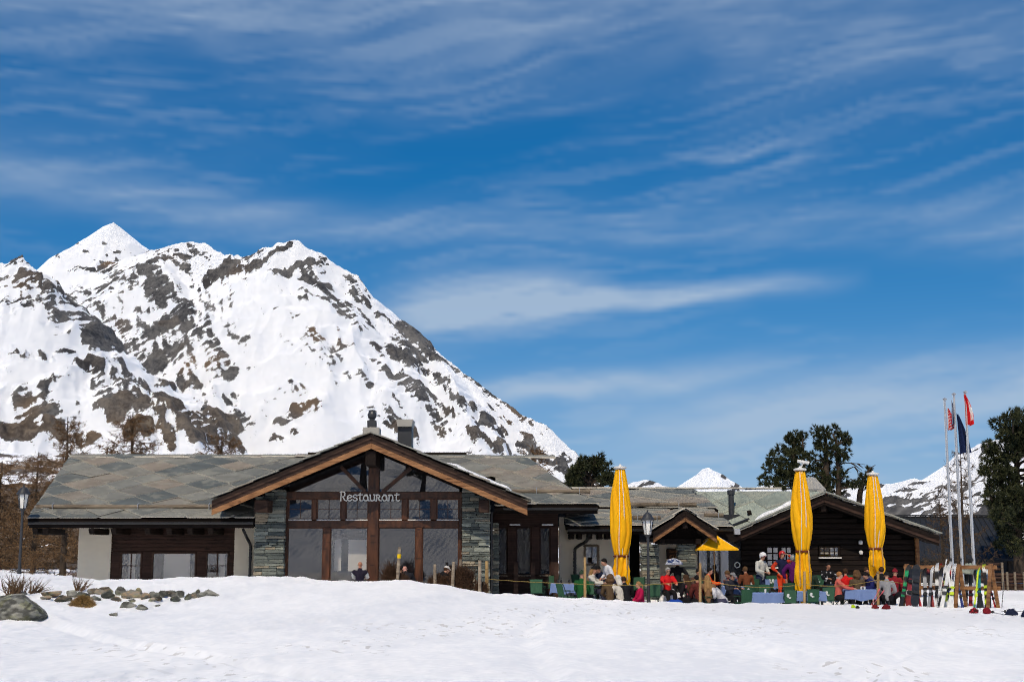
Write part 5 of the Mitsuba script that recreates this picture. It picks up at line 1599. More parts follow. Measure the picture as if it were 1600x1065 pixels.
def brush_bundle(px, Y, w, py_top, py_base, label, seed, lean=0.0, n=420):
    B = numbered('brushwood_bundle')
    r = np.random.default_rng(seed)
    x = X(px, Y); g = g0(x, Y) - .1
    hh_ = Z(py_top, Y) - g; ww = w * Y / FPX / 2
    m = MB()
    for i in range(n):
        a = r.uniform(0, 2 * math.pi); rr = ww * math.sqrt(r.random()) * .9
        f0 = r.uniform(0, .55); L = hh_ * r.uniform(.3, .62) * (1 - .45 * (rr / ww) ** 2)
        p = np.array([x + rr * math.cos(a), Y + rr * .7 * math.sin(a), g + f0 * hh_ * (1 - .5 * (rr / ww))])
        d = np.array([r.normal(lean, .38), r.normal(0, .3), 1.0]); d /= np.linalg.norm(d)
        q = p + d * L * .5 + r.normal(0, .025, 3); e = q + (d + r.normal(0, .35, 3)) * L * .5
        if e[2] - g > hh_: e[2] = g + hh_ * r.uniform(.85, 1.0)
        m.tube([p, q, e], [.015, .011, .005], 3, caps=False)
        for _ in range(2):
            e2 = q + (d + r.normal(0, .8, 3)) * L * .28
            m.tube([q, e2], [.009, .004], 3, caps=False)
    scene[B] = mikit.ply(m.mesh(), 'twig_mat')
    labels[B] = {'label': label, 'category': 'brushwood'}


plain('twig_mat', (.075, .042, .026), .9, .1)
brush_bundle(612, 44.9, 20, 870, 914, 'tall brown brushwood bundle left of the yellow topped stake', 61, -.1, 420)
brush_bundle(628, 44.4, 20, 893, 914, 'low brown brushwood bundle right of the yellow topped stake', 62, 0, 320)
brush_bundle(684, 44.6, 30, 892, 916, 'low spread brushwood bundle behind the short grey stake', 63, .1, 420)
brush_bundle(722, 44.3, 34, 878, 920, 'largest brushwood bundle, a broad brown cone', 64, .05, 720)
brush_bundle(752, 43.9, 18, 903, 924, 'small brushwood bundle furthest right', 65, -.1, 300)
# ---------------------------------------------------------------- stone pines
class Tufts:
    """needle tufts: stars of thin blades"""
    def __init__(self, seed):
        self.r = np.random.default_rng(seed); self.P, self.D, self.L, self.S = [], [], [], []

    def clump(self, c, rad, n, up=.35, L=.24, light=.5):
        r = self.r
        d = r.normal(size=(n, 3)); d /= np.linalg.norm(d, axis=1, keepdims=True)
        k = r.uniform(.30, 1.0, n) ** .6
        lump = .82 + .36 * meshkit.noise(d * 2.3 + np.asarray(c) * 1.7, 5)
        p = np.asarray(c) + d * (np.asarray(rad) * (k * lump)[:, None])
        out = d + np.array([0, 0, up]); out /= np.linalg.norm(out, axis=1, keepdims=True)
        self.P.append(p); self.D.append(out); self.L.append(np.full(n, L) * r.uniform(.7, 1.2, n))
        self.S.append(np.clip(light * r.uniform(.3, 1.4, n), 0, 1))

    def mesh(self, blades=10):
        P, D, L, S = np.vstack(self.P), np.vstack(self.D), np.concatenate(self.L), np.concatenate(self.S)
        r, n = self.r, len(P)
        V, U = [], []
        for _ in range(blades):
            e = D + r.normal(0, .62, (n, 3)); e /= np.linalg.norm(e, axis=1, keepdims=True)
            s = np.cross(e, r.normal(size=(n, 3))); s /= np.linalg.norm(s, axis=1, keepdims=True)
            w = .030
            V.append(np.stack([P + s * w, P - s * w, P + e * L[:, None]], 1)); U.append(S)
        V = np.concatenate(V).reshape(-1, 3)
        U = np.repeat(np.concatenate(U), 3)
        return (V, np.arange(len(V)).reshape(-1, 3)), np.stack([U, U * 0], 1)


def limb(m, a, b, r0, r1, seed, bend=.12, n=6):
    r = np.random.default_rng(seed)
    a, b = np.asarray(a, float), np.asarray(b, float)
    L = np.linalg.norm(b - a)
    o1, o2 = r.normal(0, bend * L, 3), r.normal(0, bend * L * .5, 3)
    pts = [a + (b - a) * t + o1 * math.sin(math.pi * t) + o2 * math.sin(2 * math.pi * t) for t in np.linspace(0, 1, n)]
    m.tube(pts, np.linspace(r0, r1, n), 6)
    return pts


def stone_pine(label, Y, trunks, clumps, seed, dens=1.0, name='pine_tree', depth=.5, group=None, extra=None):
    """trunks: photo polylines; clumps: (px, py, rx, ry) of each foliage mass as surveyed"""
    K = thing(name, label, 'pine tree', group)
    r = np.random.default_rng(seed)
    wood = MB()
    tr = []
    for line, r0 in trunks:
        pts = [at(a, b, Y + r.normal(0, .15)) for a, b in line]
        pts[0] = pts[0] - [0, 0, .3]
        wood.tube(pts, np.linspace(r0, r0 * .35, len(pts)), 8); tr.append(np.array(pts))
    T_ = Tufts(seed)
    s = Y / FPX
    allp = np.vstack(tr)
    fine = np.vstack([np.linspace(q[i], q[i + 1], 12) for q in tr for i in range(len(q) - 1)])
    br = MB()
    for px, py, rx, ry in clumps:
        c = at(px, py, Y + r.normal(0, depth))
        rad = np.array([rx * s, (rx + ry) * .5 * s, ry * s])
        n = int(dens * 26 * (rad[0] * rad[2] + rad[0] * rad[1]) / .2 + 12)
        T_.clump(c, rad, min(n, 900), light=.5)
        low = fine[np.argmin(np.linalg.norm(fine - (c - [0, 0, rad[2] * 1.3]), axis=1))]
        limb(br, low, c + [0, 0, -.1 * rad[2]], .06, .02, seed + int(px), .10)
        for _ in range(3):
            e = c + r.normal(0, .5, 3) * rad
            limb(br, c - [0, 0, rad[2] * .4], e, .02, .008, seed + int(px) + _, .15, 4)
    if extra: extra(br, r)
    add('trunk', wood, 'bark_mat', K, smooth=50, tone=(0, 0))
    add('branches', br, 'bark_mat', K, smooth=50, tone=(0, 0), kind='stuff')
    mesh, uv = T_.mesh()
    key = numbered(K + '__crown')
    scene[key] = mikit.ply(mesh, 'needle_mat', smooth=False, uv=uv)
    labels[key] = {'kind': 'stuff'}
    return K


def ell(px, py, rx, ry, n, seed, r0=14, r1=20, hole=.35):
    """foliage masses spread over an uneven crown outline"""
    r = np.random.default_rng(seed); out = []
    while len(out) < n:
        a = r.uniform(0, 2 * math.pi); k = math.sqrt(r.uniform(hole, 1))
        q = r.uniform(r0, r1)
        out.append((px + rx * k * math.cos(a), py + ry * k * math.sin(a), q, q * r.uniform(.7, .95)))
    return out


def dead_boughs(br, r):
    Y = 78
    for line in (((1310, 728), (1318, 722.5), (1330, 723), (1352, 725.5)), ((1318, 742), (1324, 733), (1335, 728.5), (1345, 738)), ((1335, 728.5), (1340, 736), (1341, 743)), ((1330, 723), (1337, 727), (1347, 735)),
                 ((1357, 735), (1361, 730), (1368, 726)), ((1335, 752), (1330, 748), (1325, 750)), ((1345, 738), (1350, 741)), ((1340, 724), (1349, 731))):
        br.tube([at(a, b, Y + .1 * i) for i, (a, b) in enumerate(line)], np.linspace(.05, .014, len(line)), 5)


stone_pine('dark stone pine with a pointed side crown, left of the two pines above the ridge', 78, [([(1243, 800), (1242, 745), (1240, 690)], .28), ([(1262, 800), (1256, 730), (1254, 690)], .15)],
           [(1239, 684, 12, 11), (1236, 698, 15, 14), (1248, 693, 9, 12), (1255, 681, 6, 8), (1218, 704, 7, 11), (1206, 714, 7, 11), (1213, 725, 13, 10), (1231, 729, 18, 13), (1198, 731, 7, 9), (1194, 750, 9, 8), (1207, 753, 12, 8),
            (1228, 753, 20, 10), (1244, 740, 15, 15), (1238, 714, 16, 14), (1222, 741, 15, 9), (1252, 712, 8, 12), (1252, 756, 10, 8)], 71, 1.0)
stone_pine('tall stone pine with bare dead boughs reaching right, right of the two pines', 78, [([(1291, 800), (1291, 735), (1290, 685)], .26), ([(1308, 800), (1311, 745), (1306, 685)], .2), ([(1340, 800), (1344, 768), (1350, 748), (1357, 735)], .2)],
           [(1288, 675, 11, 10), (1305, 672, 9, 9), (1276, 675, 7, 9), (1313, 685, 9, 11), (1324, 685, 6, 9), (1290, 692, 17, 14), (1303, 702, 13, 10), (1323, 707, 7, 7), (1313, 714, 10, 6), (1279, 695, 7, 8), (1293, 715, 12, 10),
            (1266, 712, 11, 6), (1271, 727, 12, 8), (1287, 735, 10, 8), (1268, 740, 13, 10), (1293, 754, 14, 10), (1313, 752, 12, 8), (1304, 767, 16, 7), (1276, 757, 12, 8), (1350, 749, 12, 9), (1338, 757, 10, 5), (1357, 735, 4, 5), (1356, 757, 9, 6), (1322, 690, 5, 6), (1330, 758, 8, 5), (1291, 745, 7, 12), (1290, 726, 7, 9), (1309, 735, 7, 12), (1302, 744, 8, 8), (1284, 746, 8, 8), (1318, 740, 6, 7)], 72, .85, extra=dead_boughs)
stone_pine('rounded stone pine rising behind the low wing roof', 70, [([(921, 810), (921, 740)], .25)],
           ell(921, 742, 30, 20, 16, 5, 8, 13) + [(935, 717, 10, 7), (913, 720, 10, 7), (898, 742, 9, 9), (948, 731, 9, 10), (921, 735, 16, 14), (925, 752, 30, 9), (893, 754, 8, 6), (954, 748, 8, 10)], 73, 1.0)
stone_pine('large dark stone pine at the right edge of the view', 72, [([(1592, 900), (1590, 800), (1588, 680)], .3)],
           ell(1598, 738, 58, 84, 60, 6, 13, 20, .12) + [(1546, 700, 10, 12), (1538, 735, 8, 8), (1560, 662, 12, 12), (1580, 650, 14, 10), (1600, 646, 16, 9), (1548, 758, 9, 9), (1572, 700, 20, 20), (1575, 800, 16, 12), (1592, 812, 18, 12), (1562, 786, 12, 10), (1598, 790, 18, 14), (1580, 775, 18, 14), (1568, 830, 12, 10), (1595, 838, 16, 10), (1576, 845, 14, 9), (1600, 852, 16, 9), (1585, 858, 12, 8), (1562, 850, 8, 7)], 74, 1.0, depth=1.0)
stone_pine('olive green young pine standing under the large right pine', 76, [([(1578, 890), (1578, 815)], .15)], ell(1582, 812, 22, 18, 14, 8, 9, 13, .1), 75, .9)


# ---------------------------------------------------------------- bare larches
def larch_meshes(seed, H=8.0, W=2.6, nb=74, gnarl=.0):
    """trunk and twigs of a leafless larch; twigs are slivers"""
    r = np.random.default_rng(seed)
    tk = MB()
    pts = [np.array([.12 * math.sin(2.1 * t + seed), .1 * math.cos(1.7 * t), H * t]) for t in np.linspace(0, 1, 9)]
    tk.tube(pts, np.linspace(.16, .015, 9) * H / 8, 8)
    V, U, bm = [], [], MB()
    for i in range(nb):
        t = .10 + .88 * (i / nb) ** .9
        base = np.array([np.interp(t, np.linspace(0, 1, 9), [p[k] for p in pts]) for k in range(3)])
        a = i * 2.4 + r.normal(0, .4)
        L = W * (1.02 - t) ** .75 * r.uniform(.6, 1.1) + .15
        d = np.array([math.cos(a), math.sin(a), r.uniform(.0, .35)])
        n = 7
        line = [base + d * L * s + np.array([0, 0, -.20 * L * math.sin(math.pi * s * .7) + .22 * L * s * s]) + r.normal(0, .02 + gnarl * s, 3) for s in np.linspace(0, 1, n)]
        bm.tube(line, np.linspace(.030, .007, n) * (1.1 - t * .5), 4, caps=False)
        for _ in range(int(10 + 16 * L)):
            s = r.uniform(.12, 1); k = min(int(s * (n - 1)), n - 2); f = s * (n - 1) - k
            q = line[k] * (1 - f) + line[k + 1] * f
            e = d * .55 + r.normal(0, .65, 3) + np.array([0, 0, -.18])
            e = e / np.linalg.norm(e); l = r.uniform(.18, .5)
            q2 = q + e * l
            sd = np.cross(e, r.normal(size=3)); sd /= np.linalg.norm(sd)
            V.append((q + sd * .019, q - sd * .019, q2))
            for _2 in range(3):
                u = r.uniform(.2, .95); q3 = q + e * l * u
                e3 = e * .5 + r.normal(0, .7, 3); e3 /= np.linalg.norm(e3)
                sd = np.cross(e3, r.normal(size=3)); sd /= np.linalg.norm(sd)
                V.append((q3 + sd * .016, q3 - sd * .016, q3 + e3 * r.uniform(.08, .2)))
    v = np.array(V).reshape(-1, 3)
    return tk.mesh(), bm.mesh(), (v, np.arange(len(v)).reshape(-1, 3))


LARCH = []
for sd, nb_, tn_ in ((1, 74, 1.0), (2, 74, 1.0), (3, 74, .9), (4, 34, .35)):
    a, b, c = larch_meshes(sd, nb=nb_)
    LARCH.append((mikit.ply(a, 'bark_mat', smooth=True, uv=np.zeros((len(a[0]), 2))), mikit.ply(b, 'bark_mat', smooth=True, uv=np.tile([.35, 0], (len(b[0]), 1))),
                  mikit.ply(c, 'bark_mat', uv=np.tile([tn_, 0], (len(c[0]), 1)))))


def larch(x, y, z, scale, var, label, group=None, wide=1.0, turn=0.0):
    K = thing('larch_tree', label, 'larch', group)
    w = T().translate([x, y, z - .2]).rotate([0, 0, 1], turn).scale([scale * wide, scale * wide, scale])
    for nm, d in zip(('trunk', 'branches', 'twigs'), LARCH[var]):
        k = f'{K}__{nm}'; taken[k] = 0
        scene[k] = {**d, 'to_world': w}
        if nm != 'trunk': labels[k] = {'kind': 'stuff'}


def hz(x, y):
    return float(hill_z(np.array([x]), np.array([y]))[0])


def larch_px(px, py_top, Y, var, label, z=None, wide=1.0, group=None):
    a = at(px, py_top, Y)
    zb = hz(a[0], Y) if z is None else z
    larch(a[0], Y, zb, max((a[2] - zb) / 8.0, .3), var, label, group, wide, px * 7 % 360)


larch_px(106, 644, 64, 0, 'tall rusty bare larch behind the left end of the slab roof', 0.0, 1.05)
larch_px(62, 700, 72, 1, 'bare larch beyond the left lamp post', 0.0, 1.2)
larch_px(8, 715, 80, 2, 'bare larch at the left edge of the view', None, 1.2)
larch_px(212, 640, 118, 1, 'rusty larch above the left ridge, left of the pair over the roof', None, 1.2)
larch_px(345, 672, 122, 2, 'rusty larch above the left ridge, right of the pair over the roof', None, 1.3)
larch_px(832, 690, 96, 0, 'brown bare larch behind the right end of the slab roof', -2.0, 1.1)
larch_px(1500, 688, 69, 3, 'thin bare larch behind the flagpoles', 0.0, .8)
larch_px(1465, 752, 71, 3, 'low bare larch left of the flagpoles', 0.0, .9)
ORD_L = 'first second third fourth fifth sixth seventh eighth ninth tenth eleventh twelfth thirteenth fourteenth fifteenth'.split()
HILL = [(30, 672, 170), (150, 690, 150), (78, 676, 230), (255, 680, 190), (185, 668, 260), (300, 692, 210), (395, 690, 180), (46, 742, 110), (130, 660, 300), (268, 668, 320), (12, 690, 260), (430, 695, 240), (100, 730, 130), (-20, 700, 140), (20, 770, 95)]
HILL.sort(key=lambda q: q[0])
for i, (px, py, Y) in enumerate(HILL):
    x = X(px, Y, 700); zb = hz(x, Y)
    larch(x, Y, zb, rnd.uniform(.75, 1.15), i % 3, f'bare larch on the brown hillside behind the restaurant, {ORD_L[i]} from the left', 'larches on the hillside', rnd.uniform(1.0, 1.3), rnd.uniform(0, 360))


# brush and dwarf shrubs on the hillside: one mass nobody could count
def scrub(n, seed):
    r = np.random.default_rng(seed); V, U = [], []
    x = np.concatenate([r.uniform(-70, -10, n), r.uniform(-230, 10, n)]); y = np.concatenate([r.uniform(67, 130, n), 70 + 330 * r.random(n) ** 1.3])
    ok = nz(x / 14, y / 14, 0, 3, 77) > .44
    x, y = x[ok], y[ok]; z = hill_z(x, y)
    for k in range(14):
        h = (.5 + 1.2 * r.random(len(x)) ** 2)
        bx_, by_ = x + r.normal(0, .5, len(x)), y + r.normal(0, .5, len(x))
        p = np.stack([bx_, by_, hill_z(bx_, by_) - .1], 1)
        e = np.stack([r.normal(0, .45, len(x)) * h, r.normal(0, .45, len(x)) * h, h], 1)
        s = np.stack([np.full(len(x), .022), r.normal(0, .012, len(x)), np.zeros(len(x))], 1) * (1 + y / 140)[:, None]
        V.append(np.stack([p - s, p + s, p + e], 1)); U.append(np.repeat(r.uniform(.2, 1, len(x)), 3))
    V = np.concatenate(V).reshape(-1, 3); U = np.concatenate(U)
    return (V, np.arange(len(V)).reshape(-1, 3)), np.stack([U, U * 0], 1)


mesh, uv = scrub(3600, 5)
scene['hillside_scrub'] = mikit.ply(mesh, 'bark_mat', uv=uv)
labels['hillside_scrub'] = {'kind': 'stuff', 'label': 'rusty dwarf shrubs and dry grass covering the hillside', 'category': 'shrubs'}


def ground_hit(px, py, lo=18.0, hi=44.0):
    """where the line of sight through a pixel meets the snow"""
    Ys = np.arange(lo, hi, .05)
    P = np.array([at(px, py, Y) for Y in Ys])
    G = ground_z(P[:, 0], P[:, 1])
    i = int(np.argmax(P[:, 2] <= G)) if (P[:, 2] <= G).any() else len(Ys) - 1
    return P[i, 0], Ys[i], float(G[i])


def twig_bush(px, Y, w, h_px, label, seed, n=60, mat='bark_mat', tn=.75, cat='shrub', lean=0.0, z=None, name='bare_shrub'):
    B = numbered(name)
    r = np.random.default_rng(seed)
    if Y > 800: x, Y, g = ground_hit(px, Y); g -= .12
    else: x = X(px, Y); g = (g0(x, Y) if z is None else z) - .12
    s = Y / FPX; fat = 1.6 if z is None else 1.0
    m = MB()
    for i in range(n):
        a = r.uniform(0, 2 * math.pi); d = np.array([math.cos(a) * .55 + lean, math.sin(a) * .4, r.uniform(.6, 1.3)]); d /= np.linalg.norm(d)
        L = h_px * s * r.uniform(.5, 1.15)
        p = np.array([x + r.normal(0, w * s * .12), Y + r.normal(0, .12), g])
        q = p + d * L * .55 + r.normal(0, .03, 3); e = q + (d + r.normal(0, .2, 3)) * L * .5
        m.tube([p, q, e], np.array([.011, .008, .003]) * fat, 4, caps=False)
        for _ in range(2):
            m.tube([q, q + (d + r.normal(0, .5, 3)) * L * .3], np.array([.006, .002]) * fat, 3, caps=False)
    v = m.mesh()
    scene[B] = mikit.ply(v, mat, uv=np.tile([tn, 0], (len(v[0]), 1)))
    labels[B] = {'label': label, 'category': cat}


twig_bush(22, 930, 44, 38, 'bare reddish shrub poking from the snow beside the boulder', 81, 46)
twig_bush(50, 927, 30, 34, 'bare leaning shrub right of the boulder shrub', 82, 26, lean=.5)
twig_bush(120, 921, 20, 26, 'small bare shrub behind the dry grass tussock', 83, 18, lean=.3)
twig_bush(1492, 63, 40, 62, 'reddish bare shrub growing behind the flagpoles', 84, 60, tn=.45, z=0.0)
twig_bush(1466, 64, 40, 46, 'reddish bare shrub growing left of the flagpoles', 85, 40, tn=.45, z=0.0)
twig_bush(1544, 64, 20, 20, 'grey dry bush in front of the log fence', 86, 60, tn=.0, z=0.0)

# ---------------------------------------------------------------- stones and the boulder
def rock_mesh(sx, sy, sz, seed, rough=.28, sub=3):
    m = trimesh.creation.icosphere(subdivisions=sub)
    v = m.vertices
    r = np.random.default_rng(seed)
    k = 1 + rough * (meshkit.fbm(v * 1.3 + seed * 3.1, 4, seed) - .5) * 2
    v = v * k[:, None]
    for _ in range(11):   # flat broken faces
        d = r.normal(size=3); d /= np.linalg.norm(d); lim = r.uniform(.48, .80)
        o = v @ d - lim
        v = v - np.clip(o, 0, None)[:, None] * d * .92
    v = v * [sx, sy, sz]
    return v, m.faces


def stone(name, px, py, Y, wpx, hpx, seed, label, warm=.0, group=None, tilt=0.0):
    x, Y, z = ground_hit(px, py + hpx * .38)
    s = Y / FPX
    z = z + hpx * s * .22
    v, f = rock_mesh(wpx * s / 2 * 1.12, wpx * s / 2 * .8, hpx * s / 2 * 1.45, seed)
    v = v @ rot(tilt, 1).T + [x, Y, z]
    return add(name, (v, f), 'rock_mat', smooth=22, tone=(rnd.random(), warm), label=label, cat='stone' if name == 'stone' else name, group=group)


ROW = [(80, 925, 30, 9), (98, 933, 24, 11), (73, 930, 18, 6), (112, 925, 20, 12), (130, 927, 18, 12), (152, 921, 24, 10), (166, 919, 20, 11), (168, 928, 17, 9), (151, 932, 14, 6), (186, 921, 18, 13), (196, 927, 16, 9), (180, 933, 16, 6),
       (207, 925, 24, 12), (217, 921, 10, 8), (227, 929, 16, 9), (206, 935, 10, 5), (240, 928, 16, 9), (238, 934, 12, 5), (253, 926, 14, 10), (266, 924, 20, 10), (282, 926, 16, 11), (274, 933, 20, 7), (294, 931, 10, 8), (304, 928, 14, 9), (308, 922, 8, 6), (316, 926, 12, 8), (332, 925, 22, 7), (247, 932, 13, 6)]
ORD = 'first second third fourth fifth sixth seventh eighth ninth tenth eleventh twelfth thirteenth fourteenth fifteenth sixteenth seventeenth eighteenth nineteenth twentieth twenty-first twenty-second twenty-third twenty-fourth twenty-fifth twenty-sixth twenty-seventh twenty-eighth'.split()
ROW.sort()
for i, (px, py, w, h_) in enumerate(ROW):
    wm_ = rnd.uniform(0, 1)
    stone('stone', px, py + 2, 37.3 + (py - 925) * -.10, w * rnd.uniform(1, 1.25), h_ + 1, 200 + i, f'{"brownish" if wm_ > .6 else "grey"} {"flat" if h_ < 8 else "upright" if h_ > 11 else "rounded"} stone in the snow, {ORD[i]} from the left in the row', warm=wm_, group='row of stones in the snow', tilt=rnd.uniform(-.3, .3))
for i, (px, py, w, h_, lb) in enumerate(((201, 945, 26, 9, 'dark flat stone below the row, right of its pair of slabs'), (221, 949, 26, 7, 'grey slab below the row of stones, the longest of the loose ones'), (177, 959, 13, 6, 'small grey stone alone, lowest in the snow'),
                                         (246, 946, 10, 3, 'thin dark stone just showing below the row'), (112, 944, 18, 4, 'flat stone sunk in snow beside the grass tussock'), (34, 926, 24, 6, 'flat brown stone behind the boulder'))):
    stone('stone', px, py, 34.6, w, h_, 300 + i, lb, warm=.5 if i == 5 else .1)
bx_, by_, bz_ = ground_hit(10, 968)
s_ = by_ / FPX
v, f = rock_mesh(60 * s_, 42 * s_, 44 * s_, 405, .34, 5)
v = v * (1 + .10 * (meshkit.fbm(v * 5.0, 4, 9) - .5))[:, None]
add('boulder', (v + [X(6, by_), by_ + .55, bz_ + 2 * s_], f), 'rock_mat', smooth=26, tone=(.5, .35), label='big greenish boulder at the left edge of the snow', cat='boulder')


def tussock(px, Y, w, h_px, label, seed):
    B = numbered('grass_tussock'); r = np.random.default_rng(seed)
    x, Y, g = ground_hit(px, Y); s = Y / FPX
    V, U = [], []
    n = 2600
    a = r.uniform(0, 2 * math.pi, n); k = np.sqrt(r.random(n))
    p = np.stack([x + w * s / 2 * .8 * k * np.cos(a), Y + w * s / 2 * .6 * k * np.sin(a), np.full(n, g - .05) + h_px * s * .55 * (1 - k ** 2)], 1)
    d = np.stack([np.cos(a) * (.35 + k), np.sin(a) * (.3 + k) - .3, 1.1 - 1.3 * k], 1) + r.normal(0, .25, (n, 3)); d /= np.linalg.norm(d, axis=1, keepdims=True)
    L = h_px * s * r.uniform(.3, .62, n)
    sd = np.cross(d, r.normal(size=(n, 3))); sd /= np.linalg.norm(sd, axis=1, keepdims=True)
    mid = p + d * L[:, None] * .6; e = mid + (d + [0, 0, -.6]) * L[:, None] * .5
    for q0, q1, q2 in ((p - sd * .009, p + sd * .009, mid), (mid - sd * .006, mid + sd * .006, e)):
        V.append(np.stack([q0, q1, q2], 1)); U.append(np.repeat(r.uniform(.5, 1, n), 3))
    V = np.concatenate(V).reshape(-1, 3)
    scene[B] = mikit.ply((V, np.arange(len(V)).reshape(-1, 3)), 'straw_mat')
    labels[B] = {'label': label, 'category': 'grass tussock'}


plain('straw_mat', (.30, .19, .075), .9, .1)
tussock(129, 945, 38, 20, 'rounded tussock of dry straw coloured grass below the stones', 91)

# ---------------------------------------------------------------- pines up the slope behind the photographer, which the big panes mirror
PINE = [k for k in scene if k.startswith('pine_tree_002__')]
pine_o = at(921, 812, 70)
for i, (x, y, sc) in enumerate(sorted(((-9, -44, 1.5), (-16, -52, 1.9), (-23, -47, 1.6), (-3, -55, 1.8), (-29, -60, 2.1), (-12, -66, 2.2), (-20, -74, 2.3), (3, -48, 1.6), (-36, -50, 1.8)))):
    K = thing('pine_tree', f'stone pine behind the photographer, only mirrored in the gable panes, {ORD_L[i]} from the left there', 'pine tree', 'mirrored pines')
    w = T().translate([x, y, g0(x, y)]).rotate([0, 0, 1], 47.0 * i).scale(sc).translate([-pine_o[0], -70, -pine_o[2]])
    for k in PINE:
        nk = K + '__' + k.split('__')[1]
        scene[nk] = {**scene[k], 'to_world': w}
        if k in labels: labels[nk] = dict(labels[k])
# ---------------------------------------------------------------- finding the depth of things that stand on the terrace
def stand_at(px, py, height, lo=45.7, hi=52.0):
    """where a thing of this height stands if its top shows at the pixel: (x, y, ground)"""
    Ys = np.arange(lo, hi, .1)
    P = np.array([at(px, py, Y) for Y in Ys])
    i = int(np.argmin(np.round(np.abs(P[:, 2] - height - ground_z(P[:, 0], P[:, 1], False)), 4)))
    return P[i, 0], Ys[i], g0(P[i, 0], Ys[i])


def place(v, x, y, z, yaw):
    return v @ rot(math.radians(yaw)).T + [x, y, z]


GREEN, GREEN2 = (.036, .105, .058), (.022, .07, .04)


def swirl():
    s = [arc(0, .2, .10, .16, 250, 20, 8) + [(.0, .12), (.12, -.06)] + arc(.22, -.02, .10, .10, 200, 330, 6)]
    return letters(s, .26, .16, .004)


SW = swirl()


def chair(px, py, yaw, label, tone=GREEN, emblem=True):
    """folding terrace chair: sling back, seat, crossed tube legs, arms"""
    x, y, g = stand_at(px, py - 8, .90)
    K = thing('terrace_chair', label, 'chair', 'green chairs on the terrace')
    def part(nm, m, mat='tint_mat', col=tone, smooth=40):
        v, f = m.mesh()
        return add(nm, (place(v, x, y, g, yaw), f), mat, K, smooth=smooth, color=col)
    # local frame: the sitter looks along -y
    m = MB(); n = 9
    V, Fc = [], []
    for j in range(5):
        t = j / 4
        for i in range(n):
            s = i / (n - 1) * 2 - 1
            V.append((s * (.185 + .015 * t), .21 + .10 * t + .035 * (1 - s * s), .47 + .42 * t - .012 * s * s))
    W = np.array(V); W2 = W + [0, .022, 0]
    for j in range(4):
        for i in range(n - 1):
            q = j * n + i; Fc += [(q, q + 1, q + n + 1), (q, q + n + 1, q + n)]
    Fc = np.array(Fc); k = len(W)
    rim = [i for i in range(n)] + [j * n + n - 1 for j in range(1, 5)] + [4 * n + i for i in range(n - 2, -1, -1)] + [j * n for j in range(3, 0, -1)]
    side = []
    for a, b in zip(rim, rim[1:] + rim[:1]): side += [(a, k + a, k + b), (a, k + b, b)]
    m.add(np.vstack([W, W2]), np.vstack([Fc, Fc[:, ::-1] + k, side]))
    bk = part('backrest', m)
    m = MB().box(-.19, .19, -.25, .22, .425, .455, b=.012); part('seat', m)
    for sx in (-1, 1):
        part('leg', MB().tube([(sx * .20, -.26, 0), (sx * .20, .10, .45), (sx * .21, .31, .90)], .014, 6), 'tint_mat', (.02, .04, .03))
        part('leg', MB().tube([(sx * .18, .28, 0), (sx * .18, -.24, .44), (sx * .21, -.24, .64)], .014, 6), 'tint_mat', (.02, .04, .03))
        part('armrest', MB().box(sx * .21 - .022, sx * .21 + .022, -.26, .24, .635, .66, b=.01), 'tint_mat', GREEN2)
    if emblem:
        v = np.array(SW.vertices)
        v = np.stack([-(v[:, 0] - .05) * 1.0 + .03, .312 + v[:, 2] * 0 + .052 * 0 + .028 - .012 + .022 * (v[:, 2] > .002), .68 + v[:, 1] * 1.0 - .02], 1)
        v[:, 1] += (v[:, 2] - .68) * .22 - .012
        add('emblem', (place(v, x, y, g, yaw), SW.faces), 'tint_mat', bk, color=(.72, .74, .70))
    return K


CH_ = [(840, 912, 170, 'green chair furthest left, beside the blue covered table', 0), (861, 906, 200, 'green chair behind the leftmost blue covered table', 0), (886, 919, 120, 'dark green chair turned sideways at the leftmost table', 0),
       (907, 904, 40, 'green chair beside the yellow stake by the cream wall', 0), (923, 915, 160, 'green chair half under the second blue covered table', 0), (997, 909, 180, 'pale green chair right of the left parasol', 0),
       (1020, 918, 190, 'dark green chair just right of the lamp post', 0), (1098, 914, 180, 'green chair under the person in the orange jacket', 0), (1107, 930, 90, 'green chair lowest in front of the long haired person', 0),
       (1175, 893, 170, 'green chair behind the person in the white helmet, back row', 0), (1176, 910, 176, 'green chair with white emblem left of the white helmeted person', 1), (1168, 920, 188, 'green chair with white emblem behind the long front table', 1),
       (1161, 928, 196, 'green chair at the left end of the long front table', 0), (1208, 894, 180, 'green chair with white emblem right of the white helmeted person', 1), (1205, 905, 172, 'broad green chair in front of the red helmeted person', 1),
       (1197, 920, 4, 'green chair at the far side of the long front table', 1), (1229, 917, 184, 'green chair at the right end of the long front table', 0), (1233, 927, 176, 'green chair in the front row left of the middle parasol', 1),
       (1267, 926, 182, 'green chair with white emblem right of the middle parasol', 1), (1280, 901, 168, 'tilted green chair with white emblem beyond the middle parasol', 1), (1292, 924, 178, 'green chair with white emblem left of the coral shirt', 1),
       (1310, 921, 112, 'green chair on which the person in the coral shirt sits', 1), (1325, 906, 190, 'green chair beside the person in bright red', 0), (1341, 915, 180, 'green chair at the table of the person in navy', 0), (1328, 893, 170, 'green chair furthest back under the chalet wall', 0)]
for c in CH_: chair(*c[:4], emblem=bool(c[4]), tone=GREEN if c[1] % 3 else (.05, .125, .072))

BLUE = (.17, .245, .46)


